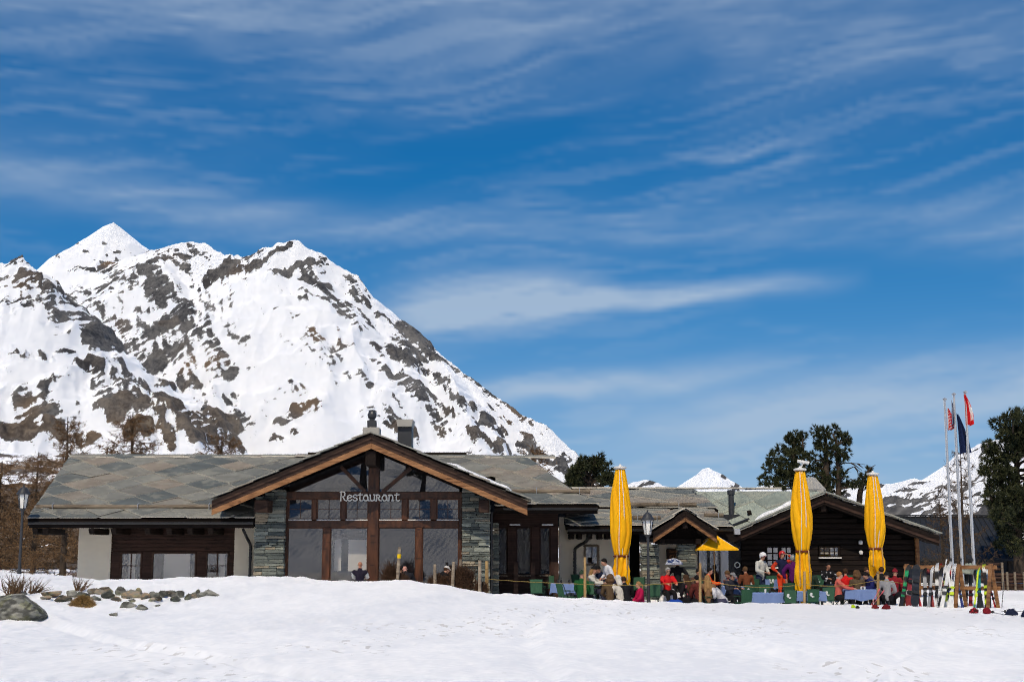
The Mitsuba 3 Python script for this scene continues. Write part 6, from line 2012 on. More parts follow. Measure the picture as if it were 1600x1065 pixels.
def table(px, py, w, d, label, drop=.30, seed=1, tone=BLUE):
    x, y, g = stand_at(px, py, .745)
    K = thing('terrace_table', 'table under the ' + label, 'table')
    add('tabletop', MB().box(x - w / 2, x + w / 2, y - d / 2, y + d / 2, g + .705, g + .735, b=.008), 'wood_grey_mat', K, tone=(.5, 0))
    for sx in (-1, 1):
        for sy in (-1, 1):
            add('leg', MB().box(x + sx * (w / 2 - .07) - .02, x + sx * (w / 2 - .07) + .02, y + sy * (d / 2 - .07) - .02, y + sy * (d / 2 - .07) + .02, g, g + .705), 'iron_mat', K)
    r = np.random.default_rng(seed)
    n = 72; V, Fc = [], []
    hw, hd = w / 2 + .02, d / 2 + .02
    per = []
    for i in range(n):
        t = i / n * 4; k = int(t); s = (t - k) * 2 - 1
        per.append([(s * hw, -hd), (hw, s * hd), (-s * hw, hd), (-hw, -s * hd)][k])
    per = np.array(per)
    out = per / np.linalg.norm(per, axis=1, keepdims=True)
    lv = [(.0, .0, .75), (.6, 0, .75), (.97, 0, .75), (1.0, .006, .74)] + [(1.0, .012, .74 - drop * q) for q in (.25, .5, .75, 1)]
    for s, o, z in lv:
        ph = np.arange(n) / n * 2 * math.pi
        q = np.clip((.74 - z) / drop, 0, 1)
        wav = q * (.035 * np.sin(9 * ph + seed) + .02 * np.sin(17 * ph + 2 * seed))
        P = per * s + out * (o + wav + .02 * q)[:, None]
        zz_ = z - q * .07 * np.abs(np.sin(2 * ph)) ** 6
        V.append(np.stack([x + P[:, 0], y + P[:, 1], g + zz_ + np.zeros(n)], 1))
    V = np.vstack(V)
    for j in range(len(lv) - 1):
        for i in range(n):
            k = (i + 1) % n; Fc += [(j * n + i, j * n + k, (j + 1) * n + k), (j * n + i, (j + 1) * n + k, (j + 1) * n + i)]
    add('tablecloth', (V, np.array(Fc)), 'tint_mat', smooth=35, color=tone, label=label, cat='tablecloth')
    return x, y, g + .75


TB = []
for i, t in enumerate([(879, 911, .75, .8, 'pale blue cloth on the leftmost terrace table'), (943, 906, .95, .8, 'pale blue cloth on the table by the cream wall'), (1150, 916, .85, .8, 'pale blue cloth under the person in the patterned jacket'),
                       (1189, 903, .45, .7, 'pale blue cloth on the small table before the white helmet'), (1198, 925, 1.35, .8, 'pale blue cloth on the long front table'), (1222, 904, .45, .7, 'pale blue cloth on the small table before the red helmet'),
                       (1262, 923, 1.0, .7, 'pale blue cloth on the table half hidden by the middle parasol'), (1342, 921, 1.05, .8, 'pale blue cloth on the front table by the coral shirt')]):
    TB.append(table(*t, seed=i + 1))


def bottle(x, y, z, h, col, label, cat='bottle'):
    add('bottle', MB().lathe([(.03, 0), (.034, .02), (.034, h * .55), (.014, h * .72), (.013, h * .95), (.016, h)], 10, (x, y, z)), 'tint_gloss_mat', smooth=40, color=col, label=label, cat=cat)


def cup(x, y, z, h, col, label):
    add('cup', MB().lathe([(.028, 0), (.04, h), (.034, h), (.024, .012)], 12, (x, y, z)), 'tint_gloss_mat', smooth=40, color=col, label=label, cat='cup')


x, y, z = TB[0]
for i, (dx, h) in enumerate(((-.16, .15), (-.05, .20), (.22, .19))):
    bottle(x + dx, y - .1 - .04 * i, z, h, (.02, .018, .02), f'small dark bottle on the leftmost table, {("left", "middle", "right")[i]} one of three')
x, y, z = TB[4]
cup(x - .08, y - .2, z, .13, (.75, .74, .72), 'white cup on the long front table beside the black one'); cup(x + .06, y - .22, z, .10, (.02, .02, .02), 'black cup on the long front table beside the white one')
x, y, z = TB[7]
for i, (dx, c, lb) in enumerate(((.05, (.75, .74, .72), 'white cup nearest the middle of the navy reader table'), (.14, (.7, .72, .7), 'second white cup on the navy reader table'), (-.3, (.5, .1, .08), 'reddish cup at the left of the navy reader table'))):
    cup(x + dx, y - .15 - .08 * i, z, .10, c, lb)
x, y, z = TB[5]
cup(x + .12, y - .1, z, .16, (.62, .60, .35), 'tall yellowish glass beside the red trousers')


def backpack(px, py, h, w, col, col2, label, yaw=180, on=None, Y=None):
    if Y is None:
        x, y, g = stand_at(px, py, h + .05)
    else:
        x, y = X(px, Y), Y; g = g0(x, Y)
    K = thing('backpack', label, 'backpack')
    body = m3.Manifold.hull_points(np.vstack([SPH * r_ + c for c, r_ in (((-w * .3, 0, h * .15), h * .16), ((w * .3, 0, h * .15), h * .16), ((-w * .28, .02, h * .8), h * .14), ((w * .28, .02, h * .8), h * .14), ((0, -.02, h * .9), h * .12))]))
    mm = body.to_mesh(); v = np.array(mm.vert_properties[:, :3]); f = np.array(mm.tri_verts)
    def lay(v): return place(v, x, y, g, yaw)
    add('bag', (lay(v), f), 'tint_mat', K, smooth=50, color=col)
    pk = MB().box(-w * .28, w * .28, -h * .28, -h * .1, h * .1, h * .5, b=.03).mesh(); add('pocket', (lay(pk[0]), pk[1]), 'tint_mat', K, smooth=40, color=col2)
    for sx in (-1, 1):
        st = MB().tube([(sx * w * .2, h * .12, h * .2), (sx * w * .25, h * .26, h * .5), (sx * w * .15, h * .13, h * .9)], .018, 6).mesh()
        add('strap', (lay(st[0]), st[1]), 'tint_mat', K, smooth=50, color=col2)


_i = trimesh.creation.icosphere(subdivisions=1)
SPH = np.array(_i.vertices)
backpack(1019, 908, .55, .36, (.012, .02, .045), (.02, .18, .24), 'dark backpack with a teal pocket right of the lamp post')
backpack(1301, 905, .5, .34, (.02, .02, .025), (.7, .7, .72), 'black and white backpack hung beside the coral shirt')
backpack(1394, 911, .45, .36, (.012, .012, .014), (.05, .28, .17), 'black bag with a green pocket beside the ski rack')


def heap(name, px, py, w, h, col, label, cat, seed, Y=None, depth=.35, col2=None, up=0.0):
    """a garment or bag lying in folds"""
    if Y is None: x, y, g = stand_at(px, py, h)
    else: x, y, g = X(px, Y), Y, g0(X(px, Y), Y)
    m = trimesh.creation.icosphere(subdivisions=4)
    v = m.vertices * [w / 2, depth / 2, h]
    v[:, 2] = np.where(v[:, 2] < 0, v[:, 2] * .12, v[:, 2])
    nrm = m.vertices
    k = meshkit.fbm(m.vertices * [2.2, 2.2, 3] + seed, 4, seed) - .5
    rd = np.abs(meshkit.noise(m.vertices * 4 + seed * 3, seed) - .5)
    v = v * (1 + .75 * k[:, None] - .35 * rd[:, None])
    c = np.tile(col, (len(v), 1)).astype(float)
    if col2 is not None:
        c[meshkit.fbm(m.vertices * 2.4 + 9, 3, seed) > .52] = col2
    key = numbered(name)
    scene[key] = mikit.ply((v + [x, y, g + .02 + up], m.faces), 'tint_mat', smooth=True, color=c)
    labels[key] = {'label': label, 'category': cat}


heap('jacket', 1051, 924, 1.0, .42, (.72, .72, .72), 'white jacket heaped in front of the man in red', 'jacket', 11)
heap('bag', 1052, 930, .62, .28, (.012, .06, .34), 'bright blue bag lying on the snow right of the lamp post', 'bag', 12, Y=45.3)
heap('helmet', 1009, 907, .42, .42, (.78, .79, .80), 'white helmet shaped bundle left of the lamp post', 'helmet', 13, depth=.4)
heap('jacket', 1138, 928, .3, .30, (.75, .74, .72), 'small white bundle right of the grey and white jacket', 'jacket', 14, Y=45.8)
heap('jacket', 1000, 925, .5, .3, (.010, .014, .03), 'black jacket heaped left of the child in crimson', 'jacket', 16, Y=46.4)
heap('jacket', 1116, 905, .5, .55, (.012, .014, .03), 'dark blue jacket over the table right of the orange jacket', 'jacket', 17)
heap('sun_lounger_cloth', 902, 924, .5, .30, (.10, .22, .5), 'blue and white jacket hung on the low chair beside the yellow stake', 'jacket', 18, Y=46.2, col2=(.75, .76, .78))

# ---------------------------------------------------------------- the ski rack
YRK = 43.2
RK = thing('ski_rack', 'wooden ski rack with A shaped trestles', 'ski rack')
FR = [(1416, 44.4), (1497, 43.3), (1547, 42.6)]
fp = []
for px, Y in FR:
    x = X(px, Y); fp.append(np.array([x, Y, g0(x, Y)]))
ax = (fp[2] - fp[0]); ax[2] = 0; ax /= np.linalg.norm(ax)
pr_ = np.array([-ax[1], ax[0], 0])
HR = 1.32
for c in fp:
    for sg in (-1, 1):
        add('trestle_leg', MB().beam(c + pr_ * sg * .42 + [0, 0, -.08], c + pr_ * sg * .03 + [0, 0, HR], .055, .11, up=ax, b=.01), 'wood_honey_mat', RK, tone=(.35 + .2 * sg, 0))
for sg, hgt in ((1, .58), (1, HR - .1)):
    o = pr_ * sg * (.42 * (1 - hgt / HR) + .06)
    a, b = fp[0] + o + [0, 0, hgt] - ax * .15, fp[2] + o + [0, 0, hgt] + ax * .15
    add('rail', MB().beam(a, b, .045, .12, b=.01), 'wood_honey_mat', RK, tone=(.5, 0))


def ski_mesh(L, w, tip=.16, bend=.05, waist=.72, base_tip=.4):
    """a ski standing along z, its top sheet towards -y: shaped sides, upturned shovel"""
    n = 22; t = np.linspace(0, 1, n)
    half = w / 2 * (1 - (1 - waist) * np.sin(np.pi * np.clip((t - .06) / .88, 0, 1)))
    half = half * np.clip(np.sqrt(np.clip((1.003 - t) / .07, 0, 1)), .05, 1) * np.clip(np.sqrt((t + .012) / .03), .25, 1)
    yo = -tip * np.clip((t - .86) / .14, 0, 1) ** 2 - bend * np.sin(np.pi * t) - .03 * np.clip((.05 - t) / .05, 0, 1)
    th = .018 - .010 * t
    V, Fc = [], []
    for i in range(n):
        z = L * t[i]
        V += [(-half[i], yo[i], z), (half[i], yo[i], z), (half[i], yo[i] - th[i], z), (-half[i], yo[i] - th[i], z)]
    for i in range(n - 1):
        for j in range(4):
            k = (j + 1) % 4; a, b = i * 4, i * 4 + 4
            Fc += [(a + j, a + k, b + k), (a + j, b + k, b + j)]
    e = (n - 1) * 4
    Fc += [(0, 2, 1), (0, 3, 2), (e, e + 1, e + 2), (e, e + 2, e + 3)]
    return np.array(V), np.array(Fc)


def lean_frame(b, t_):
    ez = t_ - b; L = np.linalg.norm(ez); ez /= L
    ey = np.array([0, 1.0, 0]) - ez * ez[1]; ey /= np.linalg.norm(ey)
    return np.stack([np.cross(ey, ez), ey, ez], 1), L


def skis(pb, pyb, pt, pyt, Y, cols, label, n=2, w=.085, kind='ski_pair', spin=0.0, bind=(.02, .02, .02), name_part='ski'):
    """a pair of skis leaning on the rack: from the foot to the tip as the photo shows; cols: base colour, middle, tip"""
    K = thing(kind, label, 'skis' if kind == 'ski_pair' else 'snowboard')
    x = X(pb, Y); b = np.array([x, Y, g0(x, Y) - .05])
    top = at(pt, pyt, Y + .42)
    R, L = lean_frame(b, top)
    q = rot(math.radians(spin))
    for k in range(n):
        v, f = ski_mesh(L, w) if kind == 'ski_pair' else ski_mesh(L, w, .06, .0, .84)
        if kind != 'ski_pair':
            v[:, 0] *= np.clip(np.sqrt(np.clip(v[:, 2] / (.14 * L), .02, 1)), .15, 1)
        c = np.zeros((len(v), 3)); t = v[:, 2] / L
        for i, (lo, col) in enumerate(cols): c[t >= lo] = col
        off = np.array([.0, -.035 * k, 0]) + np.array([.03 * k, 0, 0])
        p = ((v + off) @ q.T) @ R.T + b
        kk = numbered(f'{K}__{name_part}')
        scene[kk] = mikit.ply((p, f), 'tint_gloss_mat', smooth=False, color=c)
        m = MB()
        if kind == 'ski_pair':
            m.box(-.04, .04, -.10, -.018, .44 * L, .49 * L, b=.012).box(-.045, .045, -.13, -.10, .475 * L, .488 * L, b=.006)
            v2, f2 = m.mesh(); add('binding', (((v2 + off) @ q.T) @ R.T + b, f2), 'tint_gloss_mat', kk, color=bind)
            m = MB().box(-.04, .04, -.12, -.018, .30 * L, .37 * L, b=.015)
            v2, f2 = m.mesh(); add('binding', (((v2 + off) @ q.T) @ R.T + b, f2), 'tint_gloss_mat', kk, color=bind)
        else:
            for h in (.36, .62):
                m = MB().box(-.10, .10, -.10, -.015, (h - .04) * L, (h + .04) * L, b=.02)
                v2, f2 = m.mesh(); add('binding', (((v2 + off) @ q.T) @ R.T + b, f2), 'tint_gloss_mat', kk, color=bind)


W_, K_, R_, G_, N_, Y_ = (.74, .74, .73), (.015, .015, .017), (.45, .02, .02), (.02, .32, .12), (.02, .03, .16), (.60, .75, .03)
skis(1402, 945, 1417, 884, 43.8, [(0, K_), (.25, G_), (.6, K_), (.75, G_), (.9, (.05, .05, .05))], 'black and green skis at the left end of the rack', 2, .085)
skis(1425, 947, 1432, 882, 43.4, [(0, K_), (.5, (.03, .03, .035)), (.75, K_)], 'black snowboard standing in the left part of the rack', 1, .27, 'snowboard', name_part='board')
skis(1415, 944, 1426, 884, 44.0, [(0, (.20, .02, .02)), (.3, W_), (.4, (.25, .03, .04)), (.7, K_)], 'dark red patterned snowboard behind the black one', 1, .25, 'snowboard', name_part='board')
skis(1435, 944, 1424, 893, 44.2, [(0, R_), (.5, K_), (.8, R_)], 'red skis crossing behind the black snowboard', 1, .08)
skis(1446, 946, 1456, 886, 43.3, [(0, (.28, .29, .31)), (.55, (.36, .37, .39)), (.86, W_)], 'grey skis with a broad white tip', 1, .10)
skis(1458, 946, 1462, 881, 43.4, [(0, W_), (.2, K_), (.5, W_), (.62, K_), (.85, W_)], 'black and white striped skis right of the grey pair', 2, .085)
skis(1468, 946, 1467, 882, 43.6, [(0, R_), (.2, W_), (.45, (.55, .18, .16)), (.75, W_), (.9, R_)], 'pink and white skis in the middle of the rack', 2, .085)
skis(1472, 947, 1475, 884, 43.3, [(0, W_), (.15, Y_), (.3, K_), (.55, Y_), (.65, K_), (.85, W_)], 'black skis with lime patches in the middle of the rack', 2, .085, bind=Y_)
skis(1465, 950, 1482, 880, 42.9, [(0, W_), (.5, (.68, .69, .70)), (.8, W_)], 'white skis leaning far to the right', 2, .085, bind=(.05, .05, .05))
skis(1478, 950, 1489, 882, 42.8, [(0, W_), (.3, K_), (.34, W_), (.62, W_), (.92, W_)], 'white skis with dark letter marks along the shovel', 2, .095, bind=Y_)
skis(1484, 951, 1480, 887, 42.8, [(0, W_), (.4, K_), (.5, W_)], 'slim white skis crossing behind the lettered pair', 1, .08)
skis(1500, 950, 1492, 896, 43.2, [(0, N_), (.6, K_)], 'dark blue skis behind the middle trestle', 1, .085)
skis(1517, 947, 1528, 888, 42.6, [(0, (.02, .18, .10)), (.1, Y_), (.9, Y_)], 'slim lime yellow ski leaning between the two right trestles', 1, .055, bind=Y_)
skis(1524, 946, 1527, 887, 42.9, [(0, K_), (.4, (.02, .20, .22)), (.8, (.02, .24, .26))], 'teal skis behind the lime yellow one', 2, .09)
skis(1536, 946, 1535.5, 878, 42.5, [(0, K_), (.12, Y_), (.2, K_), (.8, W_), (.88, Y_), (.95, K_)], 'black skis with lime bindings at the right of the rack', 2, .08, bind=Y_)
skis(1551, 947, 1542, 905, 43.0, [(0, R_), (.5, R_)], 'red ski behind the right trestle', 1, .06)
skis(1440, 946, 1443, 889, 43.7, [(0, K_), (.4, (.35, .36, .38)), (.8, K_)], 'black and silver skis just left of the grey pair', 2, .085)
skis(1452, 947, 1447, 885, 43.9, [(0, (.30, .05, .05)), (.5, K_), (.85, (.3, .05, .05))], 'black skis with dark red ends behind the grey pair', 2, .085)
skis(1461, 948, 1469, 888, 43.1, [(0, K_), (.3, W_), (.5, (.3, .3, .32)), (.8, K_)], 'black and white skis crossing before the pink pair', 2, .085, bind=(.5, .5, .5))
skis(1481, 948, 1471, 890, 43.5, [(0, (.02, .05, .2)), (.5, W_), (.7, (.02, .05, .2))], 'blue and white skis behind the white ones', 2, .085)
skis(1489, 949, 1485, 886, 43.5, [(0, K_), (.5, (.12, .12, .13)), (.8, R_)], 'black skis with red tips left of the middle trestle', 2, .085)
skis(1503, 948, 1508, 890, 43.6, [(0, K_), (.45, W_), (.6, K_)], 'black skis with a white band right of the middle trestle', 2, .085)
skis(1511, 947, 1514, 893, 43.7, [(0, (.3, .03, .03)), (.5, (.05, .05, .05))], 'dark skis with red tails under the slung jacket', 2, .085)
skis(1529, 947, 1521, 892, 43.2, [(0, K_), (.4, (.25, .26, .28)), (.75, K_)], 'grey and black skis crossing behind the lime ski', 2, .085)
skis(1540, 947, 1541, 886, 43.2, [(0, (.06, .06, .07)), (.6, (.02, .10, .25)), (.85, W_)], 'blue tipped skis right of the lime bound pair', 2, .08)
# letter marks on the white skis
b_ = np.array([X(1478, 42.8), 42.8, g0(X(1478, 42.8), 42.8) - .05]); R0, L0 = lean_frame(b_, at(1489, 882, 43.22))
wk = [k for k in labels if labels[k].get('label', '').startswith('white skis with dark letter')][0]

for i, ch in enumerate('neaus'):
    m = letters(U[ch][0], .075, .26, .003)
    v = np.stack([-.035 + m.vertices[:, 0], -.058 - .02 - m.vertices[:, 2] - .05 * math.sin(math.pi * (.62 + .05 * i)), (.62 + .052 * i) * L0 + m.vertices[:, 1]], 1)
    add('letter_mark', (v @ R0.T + b_, m.faces), 'tint_mat', wk + '__ski_001', color=(.04, .05, .09))


def pole(pb, pyb, pt, pyt, Y, col, label, lean=.3, basket=True, grip=(.02, .02, .02)):
    K = thing('ski_pole', label, 'ski pole')
    b, t_ = at(pb, pyb, Y), at(pt, pyt, Y + lean)
    b[2] = g0(b[0], Y) - .06
    d = (t_ - b) / np.linalg.norm(t_ - b)
    add('shaft', MB().tube([b, t_], [.007, .010], 6), 'tint_gloss_mat', K, color=col)
    add('grip', MB().tube([t_ - d * .02, t_ + d * .06, t_ + d * .12], [.016, .019, .022], 8), 'tint_mat', K, smooth=40, color=grip)
    if basket: add('basket', MB().tube([b + d * .10, b + d * .115], [.045, .04], 10), 'tint_mat', K, color=grip)


pole(1463, 950, 1478, 879, 42.9, W_, 'white ski pole leaning at the middle of the rack, left of its pair', grip=W_)
pole(1470, 950, 1484, 882, 42.9, W_, 'white ski pole leaning at the middle of the rack, right of its pair', grip=(.4, .4, .4))
pole(1359, 947, 1372, 924, 44.3, (.60, .12, .14), 'pink ski pole stuck in the snow, left of its pair', .2, False, (.6, .12, .14))
pole(1360, 947, 1378, 926, 44.2, (.60, .12, .14), 'pink ski pole stuck in the snow, right of its pair', .2, False, (.6, .12, .14))
# things lying on the snow
def lying(name, px, py, w, h, col, label, cat, seed, col2=None):
    Y = 1.7 * FPX / (py - 860.5) * .985
    heap(name, px, py, w, h, col, label, cat, seed, Y=Y, depth=w * .5, col2=col2)


lying('glove', 1330, 946, .14, .09, (.45, .62, .02), 'lime green glove lying on the snow, left of the black one', 'glove', 31)
lying('glove', 1336.5, 947, .12, .08, (.015, .015, .015), 'black glove lying on the snow beside the lime one', 'glove', 32)
lying('glove', 1364, 946.5, .22, .10, (.16, .012, .015), 'dark red glove on the snow, left of its pair near the pink poles', 'glove', 33)
lying('glove', 1381, 947, .26, .13, (.13, .010, .014), 'dark red glove on the snow, right of its pair near the pink poles', 'glove', 34)
lying('glove', 1517, 952, .26, .13, (.06, .01, .012), 'dark glove with a red cuff on the snow right of the middle trestle', 'glove', 35, (.4, .02, .03))
lying('glove', 1537, 953, .22, .16, (.20, .012, .02), 'dark red upright glove on the snow below the right trestle', 'glove', 36)
lying('ski_boot_bag', 1575, 958, .34, .16, (.012, .018, .045), 'dark navy bag lying on the snow at the right', 'bag', 37)
lying('ski_boot_bag', 1599, 960, .3, .18, (.012, .018, .045), 'dark navy bag cut by the right edge of the view', 'bag', 38)
for i, (a, b_2, c, d, lb) in enumerate(((1544, 952, 1570, 955, 'ski pole lying flat on the snow, left of the two'), (1560, 951, 1606, 952.5, 'ski pole lying flat on the snow, right of the two'))):
    K = thing('ski_pole', lb, 'ski pole')
    Ya, Yb = 1.68 * FPX / (b_2 - 860.5), 1.68 * FPX / (d - 860.5)
    p, q = np.array([X(a, Ya), Ya, g0(X(a, Ya), Ya) + .03]), np.array([X(c, Yb), Yb, g0(X(c, Yb), Yb) + .03])
    add('shaft', MB().tube([p, q], .010, 6), 'tint_gloss_mat', K, color=(.1, .1, .11))
    dd = (q - p) / np.linalg.norm(q - p)
    add('grip', MB().tube([q - dd * .02, q + dd * .1], [.02, .024], 8), 'tint_mat', K, color=(.02, .02, .02))
    add('basket', MB().tube([p + dd * .1, p + dd * .115], [.05, .045], 10), 'tint_mat', K, color=(.03, .03, .03))
heap('jacket', 1514, 898, .55, .30, (.30, .33, .28), 'grey green jacket slung over the rail of the ski rack', 'jacket', 41, Y=43.75, depth=.3, up=1.0)
# thin wire frame right of the rack
wm = thing('wire_marker', 'thin wire frame standing in the snow right of the ski rack', 'marker')
a0, a1 = at(1564.5, 948, 42.6), at(1568.5, 909, 42.6)
a0[2] = g0(a0[0], 42.6) - .1
add('upright', MB().tube([a0, a1], .011, 6), 'iron_mat', wm)
add('crossbar', MB().tube([a1, a1 + [-.45, .2, .01]], .009, 6), 'iron_mat', wm)

# ---------------------------------------------------------------- the log fence at the right
LF = thing('log_fence', 'weathered log fence with upright posts at the right edge', 'fence')
YL = 63.0
xa, xb = X(1545, YL), X(1640, YL)
zg_ = -.05
for i in range(5):
    z = zg_ + .08 + .155 * i
    pts = [(xa + (xb - xa) * t, YL + .02 * math.sin(3 * t + i), z + .012 * math.sin(5 * t + 2 * i)) for t in np.linspace(0, 1, 9)]
    add('log', MB().tube(pts, .072 + .004 * math.sin(i), 8), 'wood_brown_mat', LF, smooth=40, tone=(.2 + .15 * (i % 3), 0))
for q in (1549, 1563, 1570, 1582, 1596, 1612):
    add('post', MB().tube([(X(q, YL), YL - .13, zg_ - .2), (X(q, YL), YL - .13, Z(893 if q != 1563 else 878, YL))], .055, 8), 'wood_grey_mat', LF, smooth=40, tone=(.3, 0))
for i, py in enumerate((881, 889, 897, 905)):
    add('log', MB().tube([(X(1529, YL + .3), YL + .2, Z(py, YL)), (X(1563, YL + .3), YL + .2, Z(py, YL))], .07, 8), 'wood_brown_mat', LF, smooth=40, tone=(.35, 0))
# ---------------------------------------------------------------- people
_s2 = SPH
_s1 = np.array(trimesh.creation.icosphere(subdivisions=0).vertices)
_h = np.array(trimesh.creation.icosphere(subdivisions=2).vertices)


def bone(a, b, ra, rb, s=_s2):
    return m3.Manifold.hull_points(np.vstack([s * ra + np.asarray(a, float), s * rb + np.asarray(b, float)]))


def ball(c, r, s=_s2):
    r = np.broadcast_to(r, 3)
    return m3.Manifold.hull_points(s * r + np.asarray(c, float))


def union(parts):
    return m3.Manifold.batch_boolean(parts, m3.OpType.Add)


def soft(man, edge, it=8, wrinkle=0.0, seed=0):
    """one smooth skin over the joined bones, with cloth wrinkles where asked"""
    m = man.refine_to_length(edge).to_mesh()
    t = trimesh.Trimesh(np.array(m.vert_properties[:, :3]), np.array(m.tri_verts), process=True)
    trimesh.smoothing.filter_taubin(t, .5, -.52, it)
    if wrinkle:
        n = t.vertex_normals
        k = meshkit.fbm(t.vertices * [9, 9, 15] + seed * 3.3, 3, seed) - .5
        t.vertices = t.vertices + n * (k * wrinkle)[:, None]
    return np.array(t.vertices), np.array(t.faces)


def hand(wr, elbow, side, curl=.6, grip=None):
    """palm, four unequal fingers with two bends each and a thumb leaving the side of the palm"""
    wr, elbow = np.asarray(wr, float), np.asarray(elbow, float)
    d = wr - elbow; d /= np.linalg.norm(d)
    up = np.array([0, 0, 1.0]) if abs(d[2]) < .85 else np.array([0, -1.0, 0])
    lat = np.cross(d, up); lat /= np.linalg.norm(lat); nrm = np.cross(lat, d)
    lat = lat * side      # towards the thumb
    k0, k1 = wr + d * .085 + lat * .028, wr + d * .08 - lat * .03
    parts = [m3.Manifold.hull_points(np.vstack([_s1 * .019 + p for p in (wr + lat * .014, wr - lat * .014, k0, k1, (k0 + k1) / 2 + d * .006)]))]
    for i, (t, L, r) in enumerate(((.0, .070, .0095), (.33, .080, .0098), (.67, .074, .0092), (1.0, .056, .0080))):
        b = k0 + (k1 - k0) * t
        a1 = curl * .8; a2 = curl * 1.7
        f1 = d * math.cos(a1) - nrm * math.sin(a1); f2 = d * math.cos(a2) - nrm * math.sin(a2)
        p1 = b + f1 * L * .52; p2 = p1 + f2 * L * .48
        parts += [bone(b, p1, r, r * .95, _s1), bone(p1, p2, r * .95, r * .75, _s1)]
    tb = wr + lat * .026 + d * .028
    t1 = tb + (lat * .75 + d * .6 - nrm * .25) * .036; t2 = t1 + (lat * .15 + d * .8 - nrm * .45) * .032
    parts += [bone(tb, t1, .014, .011, _s1), bone(t1, t2, .011, .009, _s1)]
    return parts


SKIN1, SKIN2 = (.50, .27, .185), (.40, .20, .13)
HAIRS = dict(black=(.010, .008, .008), brown=(.055, .028, .014), curly=(.11, .06, .028), ginger=(.34, .15, .05), blond=(.30, .17, .07), grey=(.32, .31, .30))


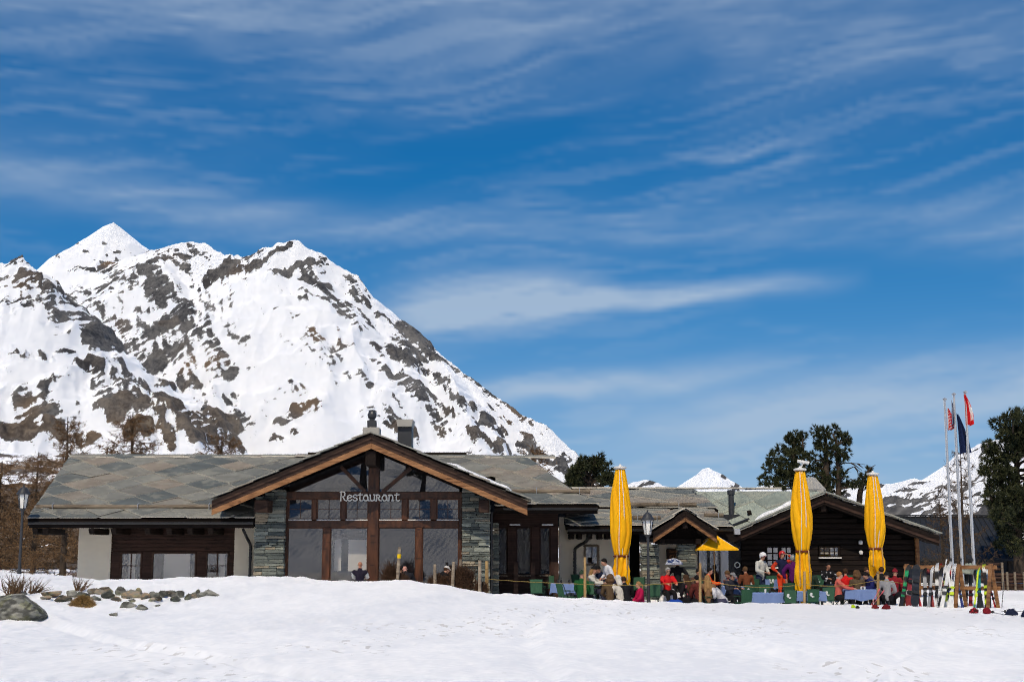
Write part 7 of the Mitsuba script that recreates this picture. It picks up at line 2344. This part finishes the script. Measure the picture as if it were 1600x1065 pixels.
def person(px, py, pose, yaw, label, jacket, trousers, hair='brown', hat=None, hatcol=(.02, .02, .02), arms='table', lean=12, nod=10, turn=0, skin=SKIN1, size=1.0, Y=None, sleeves=None, legs_bare=False, pattern=None, goggles=False, shades=False, seat=None, boots=(.03, .03, .035)):
    sit = pose == 'sit'
    top = (1.30 if sit else 1.76) * size
    if lean > 10: top -= .62 * size * (1 - math.cos(math.radians(lean))) + (.10 * math.sin(math.radians(max(nod, 0))))
    if hat in ('pom',): top += .08
    if Y is None: x, y, g = stand_at(px, py, top)
    else:
        x, y = X(px, Y), Y; g = Z(py, Y) - top
    K = thing('person', label, 'person')
    sd = taken['person'] + 1
    P = {}
    hipz = .52 if sit else .95
    hip = np.array([0, .06 if sit else 0, hipz])
    la = math.radians(lean)
    Rl = rot(la, 0)
    def up(p):   # torso points lean about the hip (towards -y)
        return hip + Rl @ (np.asarray(p, float))
    # torso
    wst, chest, neckb = up([0, 0, .18]), up([0, .0, .38]), up([0, .01, .54])
    sh = {s: up([s * .185, .01, .48]) for s in (-1, 1)}
    neck = up([0, -.01, .60])
    hd = neck + Rl @ np.array([0, -.025, .115])
    Rh = rot(math.radians(turn)) @ rot(la * .3 + math.radians(nod), 0)
    H = lambda p: hd + Rh @ np.asarray(p, float)
    # legs
    legs = {}
    for s in (-1, 1):
        if sit: hp, kn, an = hip + [s * .09, 0, -.02], hip + [s * .13, -.44, .0], np.array([s * .13, -.40 + (.05 if s > 0 else -.08), .09])
        else: hp, kn, an = hip + [s * .09, 0, -.02], np.array([s * .11, -.05, .51]), np.array([s * .12, .02 + .03 * s, .09])
        legs[s] = (hp, kn, an, an + np.array([s * .03, -.17, -.045]))
    # arms
    tg = {}
    for s in (-1, 1):
        if arms == 'table': w = np.array([s * .17, -.46, .80]) if sit else np.array([s * .16, -.36, 1.05])
        elif arms == 'eat': w = np.array([s * .16, -.44, .80]) if s < 0 else H([.03, -.16, -.10])
        elif arms == 'lap': w = hip + np.array([s * .10, -.32, .10])
        elif arms == 'phone': w = hip + np.array([s * .05, -.34, .30])
        elif arms == 'down': w = hip + np.array([s * .28, -.05, .0])
        elif arms == 'raise': w = H([.16, -.12, .02]) if s > 0 else hip + np.array([-.24, -.15, .12])
        elif arms == 'dress': w = hip + np.array([s * .11, -.30, .16])
        else: w = hip + np.array([s * .26, -.15, .1])
        S = sh[s]; v = w - S; L = np.linalg.norm(v)
        if L > .55: w = S + v / L * .55; v = w - S; L = .55
        h = math.sqrt(max(.285 ** 2 - (L / 2) ** 2, 0.0004))
        o = np.array([s * .75, .35, -.8]); o -= v * (o @ v) / (v @ v); o /= np.linalg.norm(o)
        tg[s] = (S + v / 2 + o * h, w)
    # one continuous body under the clothes
    B = [bone(neck, H([0, .0, -.03]), .052, .050), bone(neckb, neck, .07, .054), bone(chest, neckb, .115, .075), bone(wst, chest, .105, .12), bone(hip, wst, .115, .105)]
    B += [ball(H([0, .018, .035]), (.082, .097, .088)), bone(H([0, -.035, .0]), H([0, -.05, -.068]), .066, .040), bone(H([-.03, -.06, -.075]), H([.03, -.06, -.075]), .026, .026, _s1),
          bone(H([0, -.098, .012]), H([0, -.112, -.028]), .010, .016, _s1), bone(H([-.030, -.088, .030]), H([.030, -.088, .030]), .014, .014, _s1), bone(H([-.018, -.098, -.062]), H([.018, -.098, -.062]), .009, .009, _s1)]
    for s in (-1, 1):
        B.append(ball(H([s * .084, .012, -.008]), (.014, .026, .034), _s1))
        el, w = tg[s]; hp, kn, an, toe = legs[s]
        B += [bone(chest, sh[s], .09, .062), bone(sh[s], el, .050, .040), bone(el, w, .040, .027)] + hand(w, el, s if True else -s)
        B += [bone(hip, hp, .10, .095), bone(hp, kn, .082, .055), bone(kn, an, .055, .036), bone(an, toe, .04, .03)]
    v, f = soft(union(B), .075, 2)
    fin = lambda q: place(np.asarray(q) * size, x, y, g, yaw)
    add('body', (fin(v), f), 'tint_mat', K, smooth=True, color=skin)
    for s in (-1, 1):
        q = m3.Manifold.hull_points(_s1 * [.011, .007, .008] + H([s * .032, -.099, .010])).to_mesh()
        add('eye', (fin(q.vert_properties[:, :3]), np.array(q.tri_verts)), 'tint_mat', K, color=(.02, .015, .012))
    q = m3.Manifold.hull_points(_s1 * [.024, .006, .006] + H([0, -.107, -.062])).to_mesh()
    add('mouth', (fin(q.vert_properties[:, :3]), np.array(q.tri_verts)), 'tint_mat', K, color=(.28, .08, .07))
    # jacket
    J = [bone(hip + [0, 0, -.01], wst, .150, .132), bone(wst, chest, .132, .148), bone(chest, neckb, .140, .088), bone(neckb, neck + (neckb - neck) * .2, .088, .066)]
    SL = []
    for s in (-1, 1):
        el, w = tg[s]
        J.append(bone(chest, sh[s], .11, .088))
        wc = el + (w - el) * .93
        (SL if sleeves is not None else J).extend([bone(sh[s], el, .080, .066), bone(el, wc, .066, .044)])
        if sleeves is not None: J.append(ball(sh[s], .088))
    v, f = soft(union(J), .042, 4, .034, sd)
    col = np.tile(jacket, (len(v), 1)).astype(float)
    if pattern is not None:
        k = meshkit.noise(v * 14 + sd, 3); k2 = meshkit.noise(v * 11 + 40, 8)
        for lo, c in pattern: col[(k * .6 + k2 * .4) > lo] = c
    key = numbered(K + '__jacket')
    scene[key] = mikit.ply((fin(v), f), 'tint_mat', smooth=True, color=col)
    if sleeves is not None:
        for s in (0, 1):
            v, f = soft(union(SL[2 * s:2 * s + 2]), .045, 4, .02, sd); add('sleeve', (fin(v), f), 'tint_mat', K, smooth=True, color=sleeves)
    # trousers and boots
    for s in (-1, 1):
        pass
    Tt = []
    for s in (-1, 1):
        hp, kn, an, toe = legs[s]
        e = kn if legs_bare else kn + (an - kn) * .92
        Tt += [bone(hip + [0, 0, -.02], hp, .142, .125), bone(hp, kn, .112, .080)] + ([] if legs_bare else [bone(kn, e, .080, .070)])
    v, f = soft(union(Tt), .05, 4, .022, sd + 9)
    add('trousers', (fin(v), f), 'tint_mat', K, smooth=True, color=trousers)
    for s in (-1, 1):
        hp, kn, an, toe = legs[s]
        v, f = soft(union([bone(an + (kn - an) * .28, an, .070, .062), bone(an + [0, .02, -.03], toe, .058, .050)]), .05, 2)
        v[:, 2] = np.maximum(v[:, 2], .0)
        add('boot', (fin(v), f), 'tint_gloss_mat', K, smooth=True, color=boots)
    # hair and headgear
    hc = HAIRS.get(hair, HAIRS['brown'])
    def headpiece(nm, man, c, edge=.02, wr=.0, mat='tint_mat', it=3):
        v, f = soft(man, edge, it, wr, sd); add(nm, (fin(v), f), mat, K, smooth=True, color=c)
    cap = m3.Manifold.hull_points(_h * [.094, .110, .101] + H([0, .022, .040]))
    n_ = Rh @ np.array([0, .72, .69]); cap_top = cap.trim_by_plane(n_.tolist(), float(n_ @ H([0, -.035, .052]))) if True else cap
    if hair == 'long':
        L_ = union([cap_top, bone(H([0, .06, .02]), up([0, .10, .40]), .085, .075), bone(H([-.06, .05, .0]), up([-.09, .10, .30]), .045, .055), bone(H([.06, .05, .0]), up([.09, .10, .28]), .045, .05)])
        headpiece('hair', L_, HAIRS[hatcol] if isinstance(hatcol, str) else HAIRS['blond'], .026, .035)
    elif hair == 'bushy':
        L_ = union([cap_top, ball(H([0, .05, .03]), .135), ball(H([-.06, .07, -.06]), .10), ball(H([.06, .07, -.06]), .10), ball(H([0, .09, -.10]), .11)])
        headpiece('hair', L_, HAIRS['curly'], .024, .06)
    elif hair == 'pony':
        L_ = union([cap_top, bone(H([0, .10, .03]), H([0, .17, -.04]), .035, .03), bone(H([0, .17, -.04]), H([0, .15, -.20]), .03, .018)])
        headpiece('hair', L_, HAIRS['ginger'] if hatcol == 'ginger' else HAIRS['blond'] if hatcol == 'blond' else HAIRS['brown'], .018, .02)
    elif hair != 'bald' and hat not in ('helmet', 'pom', 'beanie', 'hood'):
        headpiece('hair', cap_top, hc, .018, .018)
    hcol = (.02, .02, .02) if isinstance(hatcol, str) else hatcol
    if hat in ('beanie', 'pom'):
        dome = m3.Manifold.hull_points(np.vstack([_h * [.101, .116, .085] + H([0, .02, .055]), _s2 * .05 + H([0, .03, .135])])).trim_by_plane((Rh @ np.array([0, .25, .97])).tolist(), float((Rh @ np.array([0, .25, .97])) @ H([0, 0, .045])))
        headpiece('beanie', dome, hcol, .018, .008)
        if hat == 'pom': headpiece('pompom', ball(H([0, .03, .22]), .042), hcol, .015, .015)
    elif hat == 'cap':
        dome = m3.Manifold.hull_points(_h * [.098, .113, .098] + H([0, .02, .045])).trim_by_plane((Rh @ np.array([0, 0, 1.0])).tolist(), float((Rh @ np.array([0, 0, 1.0])) @ H([0, 0, .05])))
        headpiece('cap', union([dome, m3.Manifold.hull_points(np.vstack([_s1 * .008 + H(p) for p in ((-.075, -.075, .055), (.075, -.075, .055), (-.05, -.175, .045), (.05, -.175, .045), (0, -.185, .045))]))]), hcol, .018)
    elif hat == 'helmet':
        hm = m3.Manifold.hull_points(np.vstack([_h * [.118, .135, .118] + H([0, .018, .05]), _s1 * .05 + H([0, .10, -.04])]))
        n2 = Rh @ np.array([0, .50, .866]); hm = hm.trim_by_plane(n2.tolist(), float(n2 @ H([0, -.10, .058])))
        hm = union([hm, bone(H([-.095, .02, .02]), H([-.085, .02, -.06]), .03, .022), bone(H([.095, .02, .02]), H([.085, .02, -.06]), .03, .022)])
        headpiece('helmet', hm, hcol, .018, 0, 'tint_gloss_mat')
    elif hat == 'hood':
        headpiece('hood', union([ball(H([0, .045, .03]), (.118, .115, .125)), bone(H([0, .07, -.06]), neckb + Rl @ np.array([0, .07, 0]), .10, .10)]), hcol, .022, .03)
    if goggles or shades:
        gg = union([bone(H([-.055, -.082, .014 + (.055 if goggles and hat == 'helmet' else 0)]), H([.055, -.082, .014 + (.055 if goggles and hat == 'helmet' else 0)]), .030 if goggles else .018, .030 if goggles else .018), ball(H([0, -.085, .012 + (.055 if goggles and hat == 'helmet' else 0)]), (.06, .03, .025 if goggles else .016))])
        headpiece('goggles' if goggles else 'sunglasses', gg, (.03, .02, .02) if shades else (.22, .03, .04), .02, 0, 'tint_gloss_mat')
    return K, x, y, g


BK, NV, CR = (.010, .010, .012), (.012, .018, .045), (.62, .60, .54)
# guests by the glazed gable
person(563, 879, 'sit', 180, 'bald person in a dark navy vest over white sleeves, seen from behind the snow bank', (.018, .014, .028), BK, hair='bald', arms='table', lean=4, nod=4, skin=(.47, .22, .14), sleeves=(.76, .76, .76), Y=46.6)
person(637, 887, 'sit', 200, 'bald pink headed person bent low between the two left brushwood bundles', (.02, .02, .025), BK, hair='bald', lean=30, nod=30, skin=(.58, .30, .25), Y=46.8)
person(624, 889, 'sit', 170, 'person in a black hat behind the low left brushwood bundle', BK, BK, hat='beanie', hatcol=BK, lean=14, Y=47.2)
person(683, 886, 'sit', 120, 'person in black with a pale cap leaning left behind the short grey stake', BK, BK, hat='cap', hatcol=(.6, .58, .55), lean=34, nod=10, Y=47.0)
# the tables by the cream wall
person(925, 884, 'sit', 70, 'woman in a black bobble hat and cream sweater at the blue table', CR, (.03, .03, .05), hair='long', hat='pom', hatcol=BK, arms='table', lean=8, nod=14)
person(943, 887, 'sit', -60, 'man in a black cap and navy jacket bent over the blue table', NV, BK, hair='black', hat='cap', hatcol=BK, arms='table', lean=22, nod=26)
person(957, 873, 'stand', -70, 'dark haired person in a white shirt bending beside the left parasol', (.66, .66, .70), (.02, .025, .07), hair='black', arms='table', lean=24, nod=16)
person(909, 902, 'sit', 150, 'person in a green shirt with bare legs behind the yellow stake', (.012, .085, .022), BK, hair='black', hat='beanie', hatcol=(.03, .05, .03), arms='lap', lean=4, legs_bare=True, boots=(.10, .10, .12))
person(953, 907, 'sit', 172, 'person with bushy light brown curls, seen from behind, left of the parasol foot', (.10, .065, .035), BK, hair='bushy', arms='lap', lean=12, nod=8, skin=SKIN2)
person(968, 908, 'sit', 200, 'person in a cream hooded jacket in front of the left parasol', (.60, .56, .48), BK, hat='hood', hatcol=(.62, .58, .50), arms='lap', lean=14, nod=12)
person(979, 909, 'sit', 205, 'brown haired person in a black jacket seen from behind, right of the left parasol', BK, BK, hair='brown', arms='lap', lean=20, nod=10)
person(999, 912, 'sit', -75, 'child with a ponytail in a crimson jacket facing left', (.42, .008, .06), NV, hair='pony', hatcol='blond', arms='lap', lean=6, nod=8, size=.86)
# around the porch
person(1043, 889, 'sit', 12, 'balding man in a bright red jacket with dark glasses', (.62, .014, .018), BK, hair='grey', arms='table', lean=6, nod=8, shades=True)
person(1058, 874, 'stand', 170, 'person in black carrying a blue and white jacket on the shoulder beside the porch pier', BK, BK, hair='black', arms='down', lean=8, nod=10, Y=50.2)
person(1076, 902, 'sit', 215, 'long haired person in a black jacket with pink straps, below the porch pier', (.012, .010, .012), BK, hair='long', hatcol='brown', arms='lap', lean=14, nod=10, pattern=((.63, (.55, .12, .14)),))
person(1089, 890, 'sit', 20, 'dark curly haired person behind the person in pink straps', (.08, .045, .03), BK, hair='black', arms='table', lean=10, nod=20, skin=SKIN2)
person(1091, 906, 'sit', -160, 'dark haired person with a reddish scarf left of the slim stake', (.10, .02, .015), BK, hair='black', arms='lap', lean=10, nod=6, skin=SKIN2)
person(1105, 887, 'sit', 78, 'dark haired person in a bright orange hooded jacket facing right', (.80, .09, .012), NV, hair='black', arms='table', lean=10, nod=8, shades=True)
person(1106, 912, 'sit', 178, 'person with long fair brown hair seen from behind below the orange jacket', (.22, .12, .06), BK, hair='long', hatcol='blond', arms='lap', lean=10, nod=4)
person(1128, 912, 'sit', -110, 'brown haired person bending forward in a grey and white jacket', (.42, .42, .45), (.05, .05, .09), hair='brown', arms='lap', lean=40, nod=24, pattern=((.5, (.66, .65, .66)),))
person(1152, 893, 'sit', -60, 'person in a patterned teal, red and navy jacket hunched over the table', (.012, .02, .05), (.02, .03, .3), hair='curly', arms='table', lean=42, nod=30, pattern=((.48, (.02, .20, .22)), (.58, (.42, .02, .05)), (.66, (.5, .5, .52))))
person(1166, 888, 'sit', 190, 'brown haired person in a rusty jacket behind the patterned jacket', (.16, .05, .02), BK, hair='curly', arms='lap', lean=12)
person(1187, 864, 'stand', 40, 'skier in a white helmet and pale grey jacket looking down at gloves', (.56, .56, .51), (.02, .03, .07), hair='brown', hat='helmet', hatcol=(.80, .80, .80), arms='dress', lean=8, nod=28, goggles=True)
person(1221, 862, 'stand', 15, 'skier in a red helmet, blue shirt and orange trousers standing by the window', (.012, .015, .05), (.70, .06, .015), hair='brown', hat='helmet', hatcol=(.50, .02, .015), arms='raise', lean=2, nod=2, goggles=True, sleeves=(.55, .05, .02))
person(1238, 868, 'stand', 150, 'skier in a purple jacket and grey helmet behind the middle parasol', (.09, .008, .10), BK, hair='brown', hat='helmet', hatcol=(.25, .27, .27), arms='down', lean=6)
person(1140, 897, 'sit', 30, 'dark dressed person with a grey cap at the table left of the patterned jacket', (.03, .03, .04), BK, hat='cap', hatcol=(.2, .2, .21), arms='table', lean=16, nod=16)
person(1265, 888, 'sit', 160, 'person in a dark green jacket half hidden right of the middle parasol', (.02, .04, .03), BK, hair='brown', arms='lap', lean=10)
# right of the middle parasol
person(1293, 881, 'sit', 10, 'person in a dark jacket with white chest stripes, back row right of the parasol', BK, NV, hair='black', arms='table', lean=8, nod=10, skin=SKIN2, pattern=((.66, (.62, .63, .66)),))
person(1311, 896, 'sit', 88, 'ginger haired person in a coral shirt facing right', (.58, .13, .10), BK, hair='ginger', arms='table', lean=4, nod=8, skin=(.58, .33, .25))
person(1321, 891, 'sit', 170, 'person in a bright red jacket seen from behind, right of the coral shirt', (.60, .012, .012), BK, hair='brown', arms='lap', lean=8)
person(1339, 894, 'sit', 185, 'person with bushy brown hair and a red headband, seen from behind', (.10, .07, .04), BK, hair='bushy', arms='lap', lean=8)
person(1352, 889, 'sit', 20, 'dark haired person in grey, half hidden left of the right parasol', (.10, .09, .10), BK, hair='brown', arms='table', lean=8, skin=SKIN2)
person(1363, 897, 'sit', -75, 'black haired person in a navy jacket reading at the front table', (.012, .016, .09), BK, hair='black', arms='table', lean=24, nod=26)
person(1377, 888, 'sit', 160, 'person in black with brown hair right of the right parasol', BK, BK, hair='brown', arms='lap', lean=8)
person(1385, 897, 'sit', 165, 'person in a grey sweater and black beanie, seen from behind beside the slim stake', (.28, .28, .29), BK, hat='beanie', hatcol=BK, arms='lap', lean=16, nod=8)
person(1397, 893, 'sit', 150, 'person in a dark red jacket left of the ski rack', (.22, .012, .02), BK, hair='brown', hat='beanie', hatcol=(.2, .01, .02), arms='lap', lean=12)

heap('jacket', 1053, 884, .62, .20, (.035, .06, .17), 'blue and white ski jacket carried on the shoulder of the person in black', 'jacket', 51, Y=49.95, depth=.34, col2=(.5, .53, .62), up=1.30)
